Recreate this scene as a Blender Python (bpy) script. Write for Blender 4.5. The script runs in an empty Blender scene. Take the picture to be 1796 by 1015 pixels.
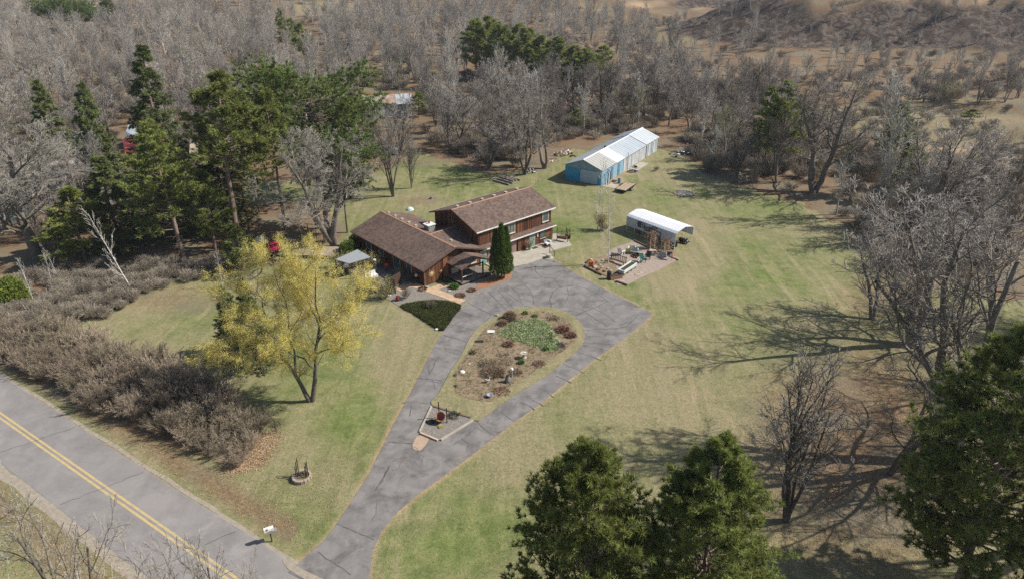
import bpy, math, random
import numpy as np
from mathutils import Vector, Matrix
from mathutils.geometry import tessellate_polygon

R_ = math.radians
scene = bpy.context.scene
col = scene.collection
# ------------------------------------------------------------------ camera
F, TH, CH = 1220.0, 26.8, 42.0            # focal length in photo pixels, pitch, height
CX, CY = 898.0, 507.5
cam = bpy.data.cameras.new('camera')
cam.sensor_width = 36.0
cam.lens = 36.0 * F / 1796.0
cam.clip_start = 0.5
cam.clip_end = 4000
co = bpy.data.objects.new('camera', cam)
col.objects.link(co)
co.location = (0, 0, CH)
co.rotation_euler = (R_(90 - TH), 0, 0)
scene.camera = co
# ------------------------------------------------------------------ sky and sun
SUN_EL = 43.0
sun_dir = Vector((math.cos(R_(SUN_EL)), 0.06, math.sin(R_(SUN_EL)))).normalized()   # towards the sun
w = bpy.data.worlds.new('World')
scene.world = w
w.use_nodes = True
nt = w.node_tree
for n in list(nt.nodes): nt.nodes.remove(n)
sk = nt.nodes.new('ShaderNodeTexSky'); sk.sky_type = 'NISHITA'; sk.sun_disc = False
sk.sun_elevation = R_(SUN_EL); sk.sun_rotation = math.atan2(sun_dir.x, sun_dir.y)
sk.air_density = 1.0; sk.dust_density = 1.2
bg = nt.nodes.new('ShaderNodeBackground'); bg.inputs[1].default_value = 0.08
ow = nt.nodes.new('ShaderNodeOutputWorld')
nt.links.new(sk.outputs[0], bg.inputs[0]); nt.links.new(bg.outputs[0], ow.inputs[0])
sl = bpy.data.lights.new('sun', 'SUN'); sl.energy = 4.5; sl.angle = R_(0.55); sl.color = (1.0, 0.95, 0.87)
so = bpy.data.objects.new('sun', sl); col.objects.link(so)
so.rotation_euler = (-sun_dir).to_track_quat('-Z', 'Y').to_euler()
so.location = (60, 0, 80)
scene.view_settings.view_transform = 'Standard'
scene.view_settings.look = 'None'
scene.view_settings.gamma = 1.0
scene.view_settings.use_curve_mapping = False
scene.view_settings.exposure = 0.55
scene.cycles.max_bounces = 5
scene.cycles.diffuse_bounces = 2
scene.cycles.glossy_bounces = 2
scene.cycles.transparent_max_bounces = 4
scene.render.film_transparent = False
scene.cycles.use_denoising = False
scene.cycles.use_adaptive_sampling = False
scene.cycles.sample_clamp_indirect = 3.0

# ------------------------------------------------------------------ geometry of the place
_s, _c = math.sin(R_(TH)), math.cos(R_(TH))

def mounds(x, y):
    """height of the ground: flat yard, spoil heaps of the gravel pit beyond the wood"""
    x = np.asarray(x, float); y = np.asarray(y, float)
    z = np.zeros(np.broadcast(x, y).shape)
    for (mx, my, rx, ry, h, p) in MOUNDS:
        d = ((x - mx) / rx) ** 2 + ((y - my) / ry) ** 2
        e = np.exp(-d ** p)
        gl = np.abs(np.sin(x * .11 + 1.7 * np.sin(y * .045))) * .10 + np.abs(np.sin((x * .8 + y * .6) * .19 + np.sin(x * .07))) * .06
        z = z + h * e * (1 - gl * (h > 12)) 
    far = np.clip((y - 190) / 200, 0, 1)
    z = z + far * (1.2 * np.sin(x * .06 + 1.3) * np.sin(y * .05) + .7 * np.sin(x * .17 + y * .11) + .35 * np.sin(x * .41 - y * .33))
    return z
MOUNDS = [(155, 352, 62, 44, 27, 1.6), (235, 330, 60, 40, 22, 1.5), (330, 380, 90, 50, 20, 1.4), (110, 170, 30, 9, 2.6, 1.3), (150, 205, 26, 8, 2.5, 1.2),
          (175, 180, 16, 8, 3.0, 1.2), (133, 152, 20, 8, 2.2, 1.2), (-150, 520, 150, 50, 14, 1.3), (60, 520, 110, 45, 9, 1.3),
          (96, 226, 14, 8, 3.5, 1.0), (132, 190, 26, 5, 3.2, 2.0), (168, 214, 30, 6, 4.0, 2.0), (190, 186, 22, 5, 3.5, 2.0), (105, 205, 9, 6, 2.6, 1.2), (120, 160, 14, 4, 2.2, 1.6)]

def U(px, py, z=0.0):
    a = (px - CX) / F; b = (py - CY) / F
    dy = _c - b * _s; dz = -_s - b * _c
    t = (z - CH) / dz
    return Vector((a * t, dy * t, z))

def proj(x, y, z=0.0):
    zz = y * _c - (z - CH) * _s; yy = y * _s + (z - CH) * _c
    return CX + F * x / zz, CY - F * yy / zz, zz

def G(px, py):
    """point of the ground seen at a pixel of the photograph"""
    p = U(px, py, 0)
    if p.y < 150: return p
    a = (px - CX) / F; b = (py - CY) / F
    dy = _c - b * _s; dz = -_s - b * _c
    t = 120.0
    while t < 1200:
        if CH + dz * t <= float(mounds(a * t, dy * t)): break
        t += 1.0
    return Vector((a * t, dy * t, float(mounds(a * t, dy * t))))

def top_h(p, ty):
    lo, hi = 0.0, 60.0
    for _ in range(40):
        m = (lo + hi) / 2
        if proj(p[0], p[1], p[2] + m)[1] > ty: lo = m
        else: hi = m
    return lo

def ppm(p): return F / proj(p[0], p[1], p[2])[2]

rng = np.random.default_rng(7)
rnd = random.Random(11)

# ------------------------------------------------------------------ materials
def nd(t, typ, **kw):
    n = t.nodes.new(typ)
    for k, v in kw.items():
        if isinstance(v, (int, float, tuple)) and k in [i.name for i in n.inputs]: n.inputs[k].default_value = v
        else: setattr(n, k, v)
    return n

def mix(t, a, b, fac, mode='MIX'):
    n = t.nodes.new('ShaderNodeMix'); n.data_type = 'RGBA'; n.blend_type = mode
    for s, v in ((n.inputs[0], fac), (n.inputs[6], a), (n.inputs[7], b)):
        if hasattr(v, 'is_linked') or hasattr(v, 'node'): t.links.new(v, s)
        else: s.default_value = (v if not isinstance(v, tuple) else (v + (1,))[:4])
    return n.outputs[2]

def ramp(t, v, a, b):
    n = t.nodes.new('ShaderNodeMapRange'); n.inputs[1].default_value = a; n.inputs[2].default_value = b
    t.links.new(v, n.inputs[0]); return n.outputs[0]

def math_(t, op, a, b):
    n = t.nodes.new('ShaderNodeMath'); n.operation = op
    for s, v in ((n.inputs[0], a), (n.inputs[1], b)):
        if isinstance(v, (int, float)): s.default_value = v
        else: t.links.new(v, s)
    return n.outputs[0]

def noise(t, scale, detail=4, rough=.6, vec=None, dist=0.0):
    n = t.nodes.new('ShaderNodeTexNoise'); n.inputs['Scale'].default_value = scale; n.inputs['Detail'].default_value = detail
    n.inputs['Roughness'].default_value = rough; n.inputs['Distortion'].default_value = dist
    if vec is not None: t.links.new(vec, n.inputs['Vector'])
    return n.outputs[0]

MATS = {}
def mat(name, c1, c2=None, scale=3.0, lo=.35, hi=.65, rough=.8, bump=0.0, bscale=30.0, tone=False, vary=0.0, metallic=0.0, spec=.3, grain=0.0, stretch=None, leaf=0.0):
    if name in MATS: return MATS[name]
    m = bpy.data.materials.new(name); m.use_nodes = True; t = m.node_tree
    p = t.nodes['Principled BSDF']
    p.inputs['Roughness'].default_value = rough; p.inputs['Metallic'].default_value = metallic
    p.inputs['Specular IOR Level'].default_value = spec
    tc = t.nodes.new('ShaderNodeTexCoord').outputs['Object']
    if stretch:
        mp = t.nodes.new('ShaderNodeMapping'); mp.inputs['Scale'].default_value = stretch
        t.links.new(tc, mp.inputs[0]); tc = mp.outputs[0]
    cc = None
    if c2 is None: c2 = tuple(x * .72 for x in c1)
    cc = mix(t, c1, c2, ramp(t, noise(t, scale, 5, .65, tc), lo, hi))
    if grain:
        g = ramp(t, noise(t, scale * 14, 3, .7, tc), .3, .7)
        cc = mix(t, cc, tuple([.15] * 3), math_(t, 'MULTIPLY', g, grain), 'MULTIPLY')
    if tone:
        a = t.nodes.new('ShaderNodeAttribute'); a.attribute_name = 'tone'
        cc = mix(t, cc, a.outputs['Color'], 1.0, 'MULTIPLY')
    if vary:
        oi = t.nodes.new('ShaderNodeObjectInfo')
        hv = t.nodes.new('ShaderNodeHueSaturation')
        t.links.new(cc, hv.inputs['Color'])
        t.links.new(ramp_out(t, oi.outputs['Random'], 1 - vary, 1 + vary), hv.inputs['Value'])
        t.links.new(ramp_out(t, math_(t, 'FRACT', math_(t, 'MULTIPLY', oi.outputs['Random'], 7.3), 0), .5 - vary * .045, .5 + vary * .045), hv.inputs['Hue'])
        cc = hv.outputs[0]
    t.links.new(cc, p.inputs['Base Color'])
    if leaf:
        tr = t.nodes.new('ShaderNodeBsdfTranslucent'); t.links.new(cc, tr.inputs['Color'])
        ms = t.nodes.new('ShaderNodeMixShader'); ms.inputs[0].default_value = leaf
        t.links.new(p.outputs[0], ms.inputs[1]); t.links.new(tr.outputs[0], ms.inputs[2]); t.links.new(ms.outputs[0], t.nodes['Material Output'].inputs['Surface'])
    if bump:
        b = t.nodes.new('ShaderNodeBump'); b.inputs['Strength'].default_value = bump; b.inputs['Distance'].default_value = .05
        t.links.new(noise(t, bscale, 4, .6, tc), b.inputs['Height']); t.links.new(b.outputs[0], p.inputs['Normal'])
    MATS[name] = m
    return m
def ramp_out(t, v, a, b):
    n = t.nodes.new('ShaderNodeMapRange'); n.inputs[3].default_value = a; n.inputs[4].default_value = b
    t.links.new(v, n.inputs[0]); return n.outputs[0]

# ------------------------------------------------------------------ mesh helpers
def mkmesh(name, V, faces, m=None, tone=None, smooth=False):
    me = bpy.data.meshes.new(name)
    V = np.asarray(V, np.float32).reshape(-1, 3)
    me.vertices.add(len(V)); me.vertices.foreach_set('co', V.ravel())
    faces = [np.asarray(f, np.int32) for f in faces if len(f)]
    li = np.concatenate([f.ravel() for f in faces]); sizes = np.concatenate([np.full(len(f), f.shape[1], np.int32) for f in faces])
    me.loops.add(len(li)); me.loops.foreach_set('vertex_index', li)
    me.polygons.add(len(sizes)); st = np.concatenate([[0], np.cumsum(sizes)[:-1]]).astype(np.int32)
    me.polygons.foreach_set('loop_start', st); me.polygons.foreach_set('loop_total', sizes)
    me.polygons.foreach_set('use_smooth', np.full(len(sizes), bool(smooth)))
    if tone is not None:
        a = me.color_attributes.new('tone', 'FLOAT_COLOR', 'POINT')
        c = np.ones((len(V), 4), np.float32); tn = np.asarray(tone, np.float32)
        c[:, :3] = tn if tn.ndim == 2 else tn[:, None]
        a.data.foreach_set('color', c.ravel())
    me.update(calc_edges=True); me.validate()
    if m: me.materials.append(m)
    return me

def link(name, me, parent=None, loc=None):
    o = bpy.data.objects.new(name, me); col.objects.link(o)
    if parent: o.parent = parent
    if loc is not None: o.location = loc
    return o

def tag(o, label=None, cat=None, group=None, kind=None):
    for k, v in (('label', label), ('category', cat), ('group', group), ('kind', kind)):
        if v: o[k] = v
    return o

def thing(name, label, cat, loc=(0, 0, 0), rz=0.0, group=None, sc=None):
    o = bpy.data.objects.new(name, None); o.empty_display_size = .3; col.objects.link(o)
    o.location = loc; o.rotation_euler = (0, 0, rz)
    if sc: o.scale = sc
    return tag(o, label, cat, group)

class MB:
    """collects boxes, tubes, prisms; build() links them as one mesh object"""
    def __init__(s): s.v = []; s.f = {}; s.t = []
    def add(s, vs, fs, tone=1.0):
        b = len(s.v); s.v += [tuple(p) for p in vs]; s.t += [tone] * len(vs)
        for f in fs: s.f.setdefault(len(f), []).append([i + b for i in f])
        return s
    def hexa(s, p, tone=1.0):          # 8 corners: bottom ring, top ring
        return s.add(p, [(3, 2, 1, 0), (4, 5, 6, 7), (0, 1, 5, 4), (1, 2, 6, 5), (2, 3, 7, 6), (3, 0, 4, 7)], tone)
    def box(s, x0, x1, y0, y1, z0, z1, tone=1.0):
        return s.hexa([(x0, y0, z0), (x1, y0, z0), (x1, y1, z0), (x0, y1, z0), (x0, y0, z1), (x1, y0, z1), (x1, y1, z1), (x0, y1, z1)], tone)
    def cbox(s, c, sz, rz=0.0, tilt=0.0, tone=1.0):
        M = Matrix.Translation(c) @ Matrix.Rotation(rz, 4, 'Z') @ Matrix.Rotation(tilt, 4, 'X')
        a, b, d = [q / 2 for q in sz]
        return s.hexa([M @ Vector(q) for q in ((-a, -b, -d), (a, -b, -d), (a, b, -d), (-a, b, -d), (-a, -b, d), (a, -b, d), (a, b, d), (-a, b, d))], tone)
    def tube(s, pts, rad, n=6, tone=1.0):
        pts = [Vector(p) for p in pts]
        rad = rad if isinstance(rad, (list, tuple)) else [rad] * len(pts)
        rings = []
        for i, p in enumerate(pts):
            t = (pts[min(i + 1, len(pts) - 1)] - pts[max(i - 1, 0)]).normalized()
            ref = Vector((0, 0, 1)) if abs(t.z) < .9 else Vector((1, 0, 0))
            a = t.cross(ref).normalized(); b = t.cross(a)
            rings += [p + (a * math.cos(2 * math.pi * k / n) + b * math.sin(2 * math.pi * k / n)) * rad[i] for k in range(n)]
        fs = [(i * n + k, i * n + (k + 1) % n, (i + 1) * n + (k + 1) % n, (i + 1) * n + k) for i in range(len(pts) - 1) for k in range(n)]
        fs += [tuple(range(n))[::-1], tuple((len(pts) - 1) * n + k for k in range(n))]
        return s.add(rings, fs, tone)
    def lathe(s, prof, c=(0, 0, 0), n=12, tone=1.0):   # prof: (r, z) from bottom to top
        return s.tube_v([(c[0], c[1], c[2] + z) for r, z in prof], [max(r, .001) for r, z in prof], n, tone)
    def tube_v(s, pts, rad, n, tone):
        vs = [(p[0] + r * math.cos(2 * math.pi * k / n), p[1] + r * math.sin(2 * math.pi * k / n), p[2]) for p, r in zip(pts, rad) for k in range(n)]
        fs = [(i * n + k, i * n + (k + 1) % n, (i + 1) * n + (k + 1) % n, (i + 1) * n + k) for i in range(len(pts) - 1) for k in range(n)]
        fs += [tuple(range(n))[::-1], tuple((len(pts) - 1) * n + k for k in range(n))]
        return s.add(vs, fs, tone)
    def prism(s, poly, z0, z1, tone=1.0):
        n = len(poly); a = sum(poly[i][0] * poly[(i + 1) % n][1] - poly[(i + 1) % n][0] * poly[i][1] for i in range(n))
        if a < 0: poly = poly[::-1]
        vs = [(p[0], p[1], z0) for p in poly] + [(p[0], p[1], z1) for p in poly]
        b = len(s.v); s.v += vs; s.t += [tone] * len(vs)
        for i in range(n): s.f.setdefault(4, []).append([b + i, b + (i + 1) % n, b + n + (i + 1) % n, b + n + i])
        for tr in tessellate_polygon([[Vector((p[0], p[1], 0)) for p in poly]]):
            q = [poly[i] for i in tr]
            ar = (q[1][0] - q[0][0]) * (q[2][1] - q[0][1]) - (q[2][0] - q[0][0]) * (q[1][1] - q[0][1])
            tr = list(tr) if ar > 0 else list(tr)[::-1]
            s.f.setdefault(3, []).append([b + n + i for i in tr]); s.f[3].append([b + i for i in tr[::-1]])
        return s
    def slab(s, q, th):                # four corners of the top face (ccw from above), thickness downwards
        return s.hexa([(p[0], p[1], p[2] - th) for p in q] + [tuple(p) for p in q])
    def build(s, name, m, parent=None, smooth=False, kind=None, bevel=0):
        me = mkmesh(name, s.v, [v for v in s.f.values()], m, s.t, smooth)
        o = link(name, me, parent)
        if kind: o['kind'] = kind
        if bevel:
            md = o.modifiers.new('b', 'BEVEL'); md.width = bevel; md.segments = 1; md.limit_method = 'ANGLE'
        return o

# ------------------------------------------------------------------ plants: vectorised growth
def unit(a): return a / np.maximum(np.linalg.norm(a, axis=-1, keepdims=True), 1e-9)

def tubes(P, Rr, m):
    n, k, _ = P.shape
    t = unit(np.gradient(P, axis=1))
    ref = np.where(np.abs(t[..., 2:3]) < .9, np.array([0., 0, 1]), np.array([1., 0, 0]))
    a = unit(np.cross(t, ref)); b = np.cross(t, a)
    ph = np.arange(m) * 2 * np.pi / m
    V = P[:, :, None] + Rr[:, :, None, None] * (a[:, :, None] * np.cos(ph)[:, None] + b[:, :, None] * np.sin(ph)[:, None])
    idx = np.arange(n * k * m).reshape(n, k, m)
    q = np.stack([idx[:, :-1], np.roll(idx, -1, 2)[:, :-1], np.roll(idx, -1, 2)[:, 1:], idx[:, 1:]], -1).reshape(-1, 4)
    return V.reshape(-1, 3), q

def grow(g, P, Rr, nper, t0, t1, lf, ang, k, up=.1, wig=.15, rr=.6, tip=.35, taper=.5, lens=None, flat=0.0):
    n, kp, _ = P.shape
    t = (np.arange(nper)[None] + g.random((n, nper))) / nper * (t1 - t0) + t0
    f = t * (kp - 1); i = np.minimum(f.astype(int), kp - 2); w_ = (f - i)[..., None]
    ar = np.arange(n)[:, None]
    pos = P[ar, i] * (1 - w_) + P[ar, i + 1] * w_
    tan = unit(P[ar, i + 1] - P[ar, i]); r0 = Rr[ar, i] * (1 - w_[..., 0]) + Rr[ar, i + 1] * w_[..., 0]
    rv = g.normal(size=pos.shape); rv[..., 2] *= (1 - flat)
    perp = unit(np.cross(tan, rv)) if flat == 0 else unit(rv - (rv * tan).sum(-1, keepdims=True) * tan)
    a = np.radians(g.uniform(ang[0], ang[1], t.shape))[..., None]
    d = unit(tan * np.cos(a) + perp * np.sin(a))
    Lp = np.linalg.norm(np.diff(P, axis=1), axis=-1).sum(1)[:, None]
    L = (Lp * lf * (1 - taper * t) * g.uniform(.7, 1.25, t.shape)) if lens is None else lens(t) * g.uniform(.85, 1.12, t.shape)
    N = n * nper; pos = pos.reshape(N, 3); d = d.reshape(N, 3); L = L.reshape(N)
    out = np.zeros((N, k, 3)); out[:, 0] = pos
    for j in range(1, k):
        d = unit(d + g.normal(size=d.shape) * wig + np.array([0, 0, up]))
        out[:, j] = out[:, j - 1] + d * (L / (k - 1))[:, None]
    r = np.maximum(r0.reshape(N) * rr, .004)
    Ro = r[:, None] * np.linspace(1, tip, k)[None]
    return out, Ro, t.reshape(N)

def start(g, H, r, k=8, lean=0.0, wig=.04, tip=.25, n=1, spread=0.0, base=.0):
    P = np.zeros((n, k, 3)); az = g.uniform(0, 2 * np.pi, n) if n > 1 else np.zeros(1) + g.uniform(0, 6)
    a = np.radians(g.uniform(.3, 1, n) * spread + lean)
    d = np.stack([np.cos(az) * np.sin(a), np.sin(az) * np.sin(a), np.cos(a)], -1)
    P[:, 0, :2] = d[:, :2] * base
    L = H * g.uniform(.85, 1.05, n)
    for j in range(1, k):
        d = unit(d + g.normal(size=d.shape) * wig + np.array([0, 0, .03])); P[:, j] = P[:, j - 1] + d * (L / (k - 1))[:, None]
    P[:, 0, 2] -= .12
    return P, np.full((n, 1), r) * np.linspace(1, tip, k)[None]

def merge(parts):
    V, Q, b = [], [], 0
    for v, q in parts: V.append(v); Q.append(q + b); b += len(v)
    return np.concatenate(V), np.concatenate(Q)

def bare_proto(seed, kind='oak', H=14., dense=False, minr=.013):
    g = np.random.default_rng(seed)
    if kind == 'oak':
        P0, R0 = start(g, H * .78, H * .019, 9, wig=.09)
        P1, R1, _ = grow(g, P0, R0, 13, .2, 1, .68, (20, 50), 8, up=.09, wig=.12, rr=.55, tip=.2)
        pr = [(9, .15, 1, .5, (20, 46), 6, .06, .12), (8, .1, 1, .55, (20, 45), 4, .04, .12), (4, .1, 1, .7, (18, 42), 3, .03, .1)]
    elif kind == 'aspen':
        P0, R0 = start(g, H * .92, H * .011, 9, wig=.04)
        P1, R1, _ = grow(g, P0, R0, 22, .28, .98, .33, (22, 50), 6, up=.14, wig=.12, rr=.5)
        pr = [(7, .2, 1, .45, (22, 50), 5, .08, .18), (6, .2, 1, .5, (20, 50), 3, .05, .2), (3, .2, 1, .6, (20, 50), 2, .02, .2)]
    elif kind == 'vase':
        P0, R0 = start(g, H * .8, H * .008, 9, wig=.05, n=6, spread=12, base=.3)
        P1, R1, _ = grow(g, P0, R0, 9, .25, 1, .4, (18, 40), 6, up=.12, wig=.1, rr=.5, tip=.2)
        pr = [(6, .15, 1, .5, (18, 45), 5, .08, .12), (5, .1, 1, .6, (18, 45), 3, .04, .12), (3, .1, 1, .65, (18, 45), 2, .02, .12)]
    elif kind == 'sparse':
        P0, R0 = start(g, H * .8, H * .016, 10, wig=.09, n=2, spread=16, base=.2)
        P1, R1, _ = grow(g, P0, R0, 9, .22, 1, .55, (25, 55), 9, up=.08, wig=.16, rr=.48, tip=.18)
        pr = [(9, .12, 1, .48, (25, 55), 6, .05, .16), (7, .1, 1, .5, (25, 55), 4, .03, .15), (4, .1, 1, .6, (22, 50), 3, .02, .14)]
    elif kind == 'sapling':
        P0, R0 = start(g, H * .97, H * .0068, 10, wig=.03)
        P1, R1, _ = grow(g, P0, R0, 18, .12, .97, .26, (18, 42), 5, up=.14, wig=.08, rr=.35)
        pr = [(5, .2, 1, .5, (15, 40), 4, .1, .1), (3, .2, 1, .6, (15, 40), 3, .05, .1)]
    elif kind == 'limbs':      # forked broad tree, long crooked limbs
        P0, R0 = start(g, H * .8, H * .019, 10, wig=.12, n=3, spread=26, base=.15)
        P1, R1, _ = grow(g, P0, R0, 8, .25, 1, .55, (28, 58), 8, up=.05, wig=.2, rr=.52, tip=.2)
        pr = [(9, .15, 1, .5, (25, 58), 6, .04, .17), (8, .1, 1, .52, (24, 55), 4, .03, .16), (4, .1, 1, .65, (20, 50), 3, .02, .14)]
    tr = [tubes(P0, R0, 8), tubes(P1, R1, 6)]
    cr = []
    P, Rr = P1, R1
    for li, (n_, a, b, lf, an, k, up, wg) in enumerate(pr):
        P, Rr, _ = grow(g, P, Rr, n_, a, b, lf, an, k, up=up, wig=wg, rr=.6)
        Rr = np.maximum(Rr, minr * (.8 if li > 1 else 1.25 if li == 1 else 2.0))
        (tr if li == 0 else cr).append(tubes(P, Rr, 4 if li == 0 else 3))
    if dense:
        P, Rr, _ = grow(g, P, Rr, 4, .1, 1, .6, (25, 60), 2, up=0, wig=.2)
        Rr = np.maximum(Rr, minr * .65); cr.append(tubes(P, Rr, 3))
    V, Q = merge(tr); V2, Q2 = merge(cr)
    top = max(V[:, 2].max(), V2[:, 2].max()); rad = np.percentile(np.hypot(V2[:, 0], V2[:, 1]), 96)
    return (V, Q), (V2, Q2), top, rad

def shrub_proto(seed, H=3.6, n=30, spread=34, minr=.0075, lv=((8, .12, 1, .5, (10, 30), 4), (6, .1, 1, .55, (10, 32), 3), (4, .1, 1, .7, (12, 38), 2))):
    g = np.random.default_rng(seed)
    P, Rr = start(g, H, .02, 6, wig=.06, n=n, spread=spread, base=.6)
    ps = [tubes(P, Rr, 4)]
    for (n_, a, b, lf, an, k) in lv:
        P, Rr, _ = grow(g, P, Rr, n_, a, b, lf, an, k, up=.06, wig=.09)
        Rr = np.maximum(Rr, minr); ps.append(tubes(P, Rr, 3))
    V, Q = merge(ps)
    return V, Q, V[:, 2].max(), np.percentile(np.hypot(V[:, 0], V[:, 1]), 96)

def spikes(g, C, D, size, K, wdt, sp=.75, tone=None):
    n = len(C)
    d = unit(D[:, None] * 1.0 + g.normal(size=(n, K, 3)) * sp)
    L = size * g.uniform(.6, 1.15, (n, K, 1))
    p = unit(np.cross(d, g.normal(size=d.shape))) * wdt
    b = C[:, None] + d * L * .08
    V = np.stack([b - p, b + p, b + d * L], 2).reshape(-1, 3)
    T = np.arange(len(V)).reshape(-1, 3)
    tn = (g.uniform(.62, 1.25, n) if tone is None else tone)
    return V, T, np.repeat(tn, K * 3)

def pt_on(g, P, per, t0):
    n, k, _ = P.shape
    t = g.uniform(t0, 1, (n, per)); f = t * (k - 1); i = np.minimum(f.astype(int), k - 2); w_ = (f - i)[..., None]; ar = np.arange(n)[:, None]
    return (P[ar, i] * (1 - w_) + P[ar, i + 1] * w_).reshape(-1, 3), unit(P[ar, i + 1] - P[ar, i]).reshape(-1, 3)

def pine_proto(seed, H=18., R=4.2, bare=.3, K=16, per=(5, 4), nb=58, tuft=.42, wdt=.035, prof='pine', droop=.0, n2=8):
    g = np.random.default_rng(seed)
    P0, R0 = start(g, H * .99, H * .0125, 12, wig=.018, tip=.14)
    if prof == 'pine':
        f = lambda t: R * np.clip(1.0 - np.clip((t - .42) / .60, 0, 1) ** 1.5 - np.clip((.40 - t) / .5, 0, 1) ** 2, .08, 1)
        an, up = (62, 92), .07
    elif prof == 'umbrella':
        f = lambda t: R * np.clip(1.05 - ((t - .80) / .34) ** 2, .2, 1) ; an, up = (72, 100), .03
    elif prof == 'column':
        f = lambda t: R * (.75 * (1 - t) ** .7 + .3) * np.clip(t * 8 + .5, 0, 1); an, up = (35, 60), .25
    else:
        f = lambda t: R * (1 - t) ** .88 + .12; an, up = (78, 105), -.03
    P1, R1, t1 = grow(g, P0, R0, nb, bare, .985, 1, an, 6, up=up, wig=.07, rr=.42, lens=f, taper=0, flat=0)
    P2, R2, _ = grow(g, P1, R1, n2, .22, 1, .40, (30, 62), 4, up=up * .9, wig=.1, rr=.5)
    tr = [tubes(P0, R0, 9), tubes(P1, R1, 4), tubes(P2, np.maximum(R2, .01), 3)]
    if bare > .2:      # dead stubs on the bare lower bole
        Pd, Rd, _ = grow(g, P0, R0, 12, bare * .45, bare, 1, (70, 100), 4, up=-.05, wig=.1, rr=.14, lens=lambda t: R * .35 + 0 * t)
        tr.append(tubes(Pd, Rd, 3))
    C1, D1 = pt_on(g, P2, per[0], .25); C2, D2 = pt_on(g, P1, per[1], .45)
    C = np.concatenate([C1, C2]); D = np.concatenate([D1, D2])
    D = unit(D + np.array([0, 0, .55 if prof in ('pine', 'umbrella', 'column') else -droop]))
    C = C + g.normal(size=C.shape) * (.06 if prof != 'spruce' else .05) * H / 16
    V, T, tn = spikes(g, C, D, tuft, K, wdt, .62 if prof != 'spruce' else .45)
    Vt, Qt = merge(tr)
    return (Vt, Qt), (V, T, tn), np.percentile(V[:, 2], 99.7), np.percentile(np.hypot(V[:, 0], V[:, 1]), 97)

def leafy(g, P, per, t0, size, sc=.15):
    C, D = pt_on(g, P, per, t0); C = C + g.normal(size=C.shape) * sc
    n = len(C); a = unit(g.normal(size=(n, 3))); b = unit(np.cross(a, g.normal(size=(n, 3)))); s = size * g.uniform(.5, 1.2, (n, 1))
    V = np.stack([C - a * s, C + b * s * .5, C + a * s, C - b * s * .5], 1).reshape(-1, 3)
    return V, np.arange(len(V)).reshape(-1, 4), np.repeat(g.uniform(.65, 1.2, n), 4)

# materials of plants
m_bark = mat('grey_bark', (.20, .172, .145), (.09, .078, .065), 4, bump=.4, bscale=14, vary=.35)
m_twig = mat('grey_twigs', (.385, .35, .305), (.265, .24, .205), .35, vary=.35)
m_twigb = mat('brown_twigs', (.34, .295, .23), (.25, .215, .17), .4, vary=.25)
m_pale = mat('pale_aspen_bark', (.46, .43, .38), (.32, .30, .26), .6, vary=.18)
m_birch = mat('white_birch_bark', (.62, .58, .52), (.30, .26, .22), 5, lo=.5, hi=.75, stretch=(1, 1, .4))
m_hedge = mat('hedge_twigs', (.35, .285, .205), (.25, .205, .15), .9, vary=.3)
m_pbark = mat('pine_bark', (.26, .19, .15), (.15, .11, .09), 5, bump=.4, bscale=12)
m_pine = mat('pine_needles', (.31, .345, .10), (.19, .23, .06), .8, tone=True, vary=.15, rough=.55, leaf=.3)
m_wpine = mat('white_pine_needles', (.215, .275, .075), (.14, .195, .05), .7, tone=True, vary=.08, rough=.55, leaf=.22)
m_spruce = mat('spruce_needles', (.20, .235, .085), (.12, .15, .05), .8, tone=True, vary=.2, rough=.6, leaf=.2)
m_dkgreen = mat('arborvitae_leaves', (.17, .25, .05), (.10, .16, .03), 3, tone=True, rough=.6, leaf=.25)
m_yell = mat('yellow_spring_leaves', (.86, .72, .17), (.66, .60, .17), .5, tone=True, rough=.6, leaf=.35)

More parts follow.
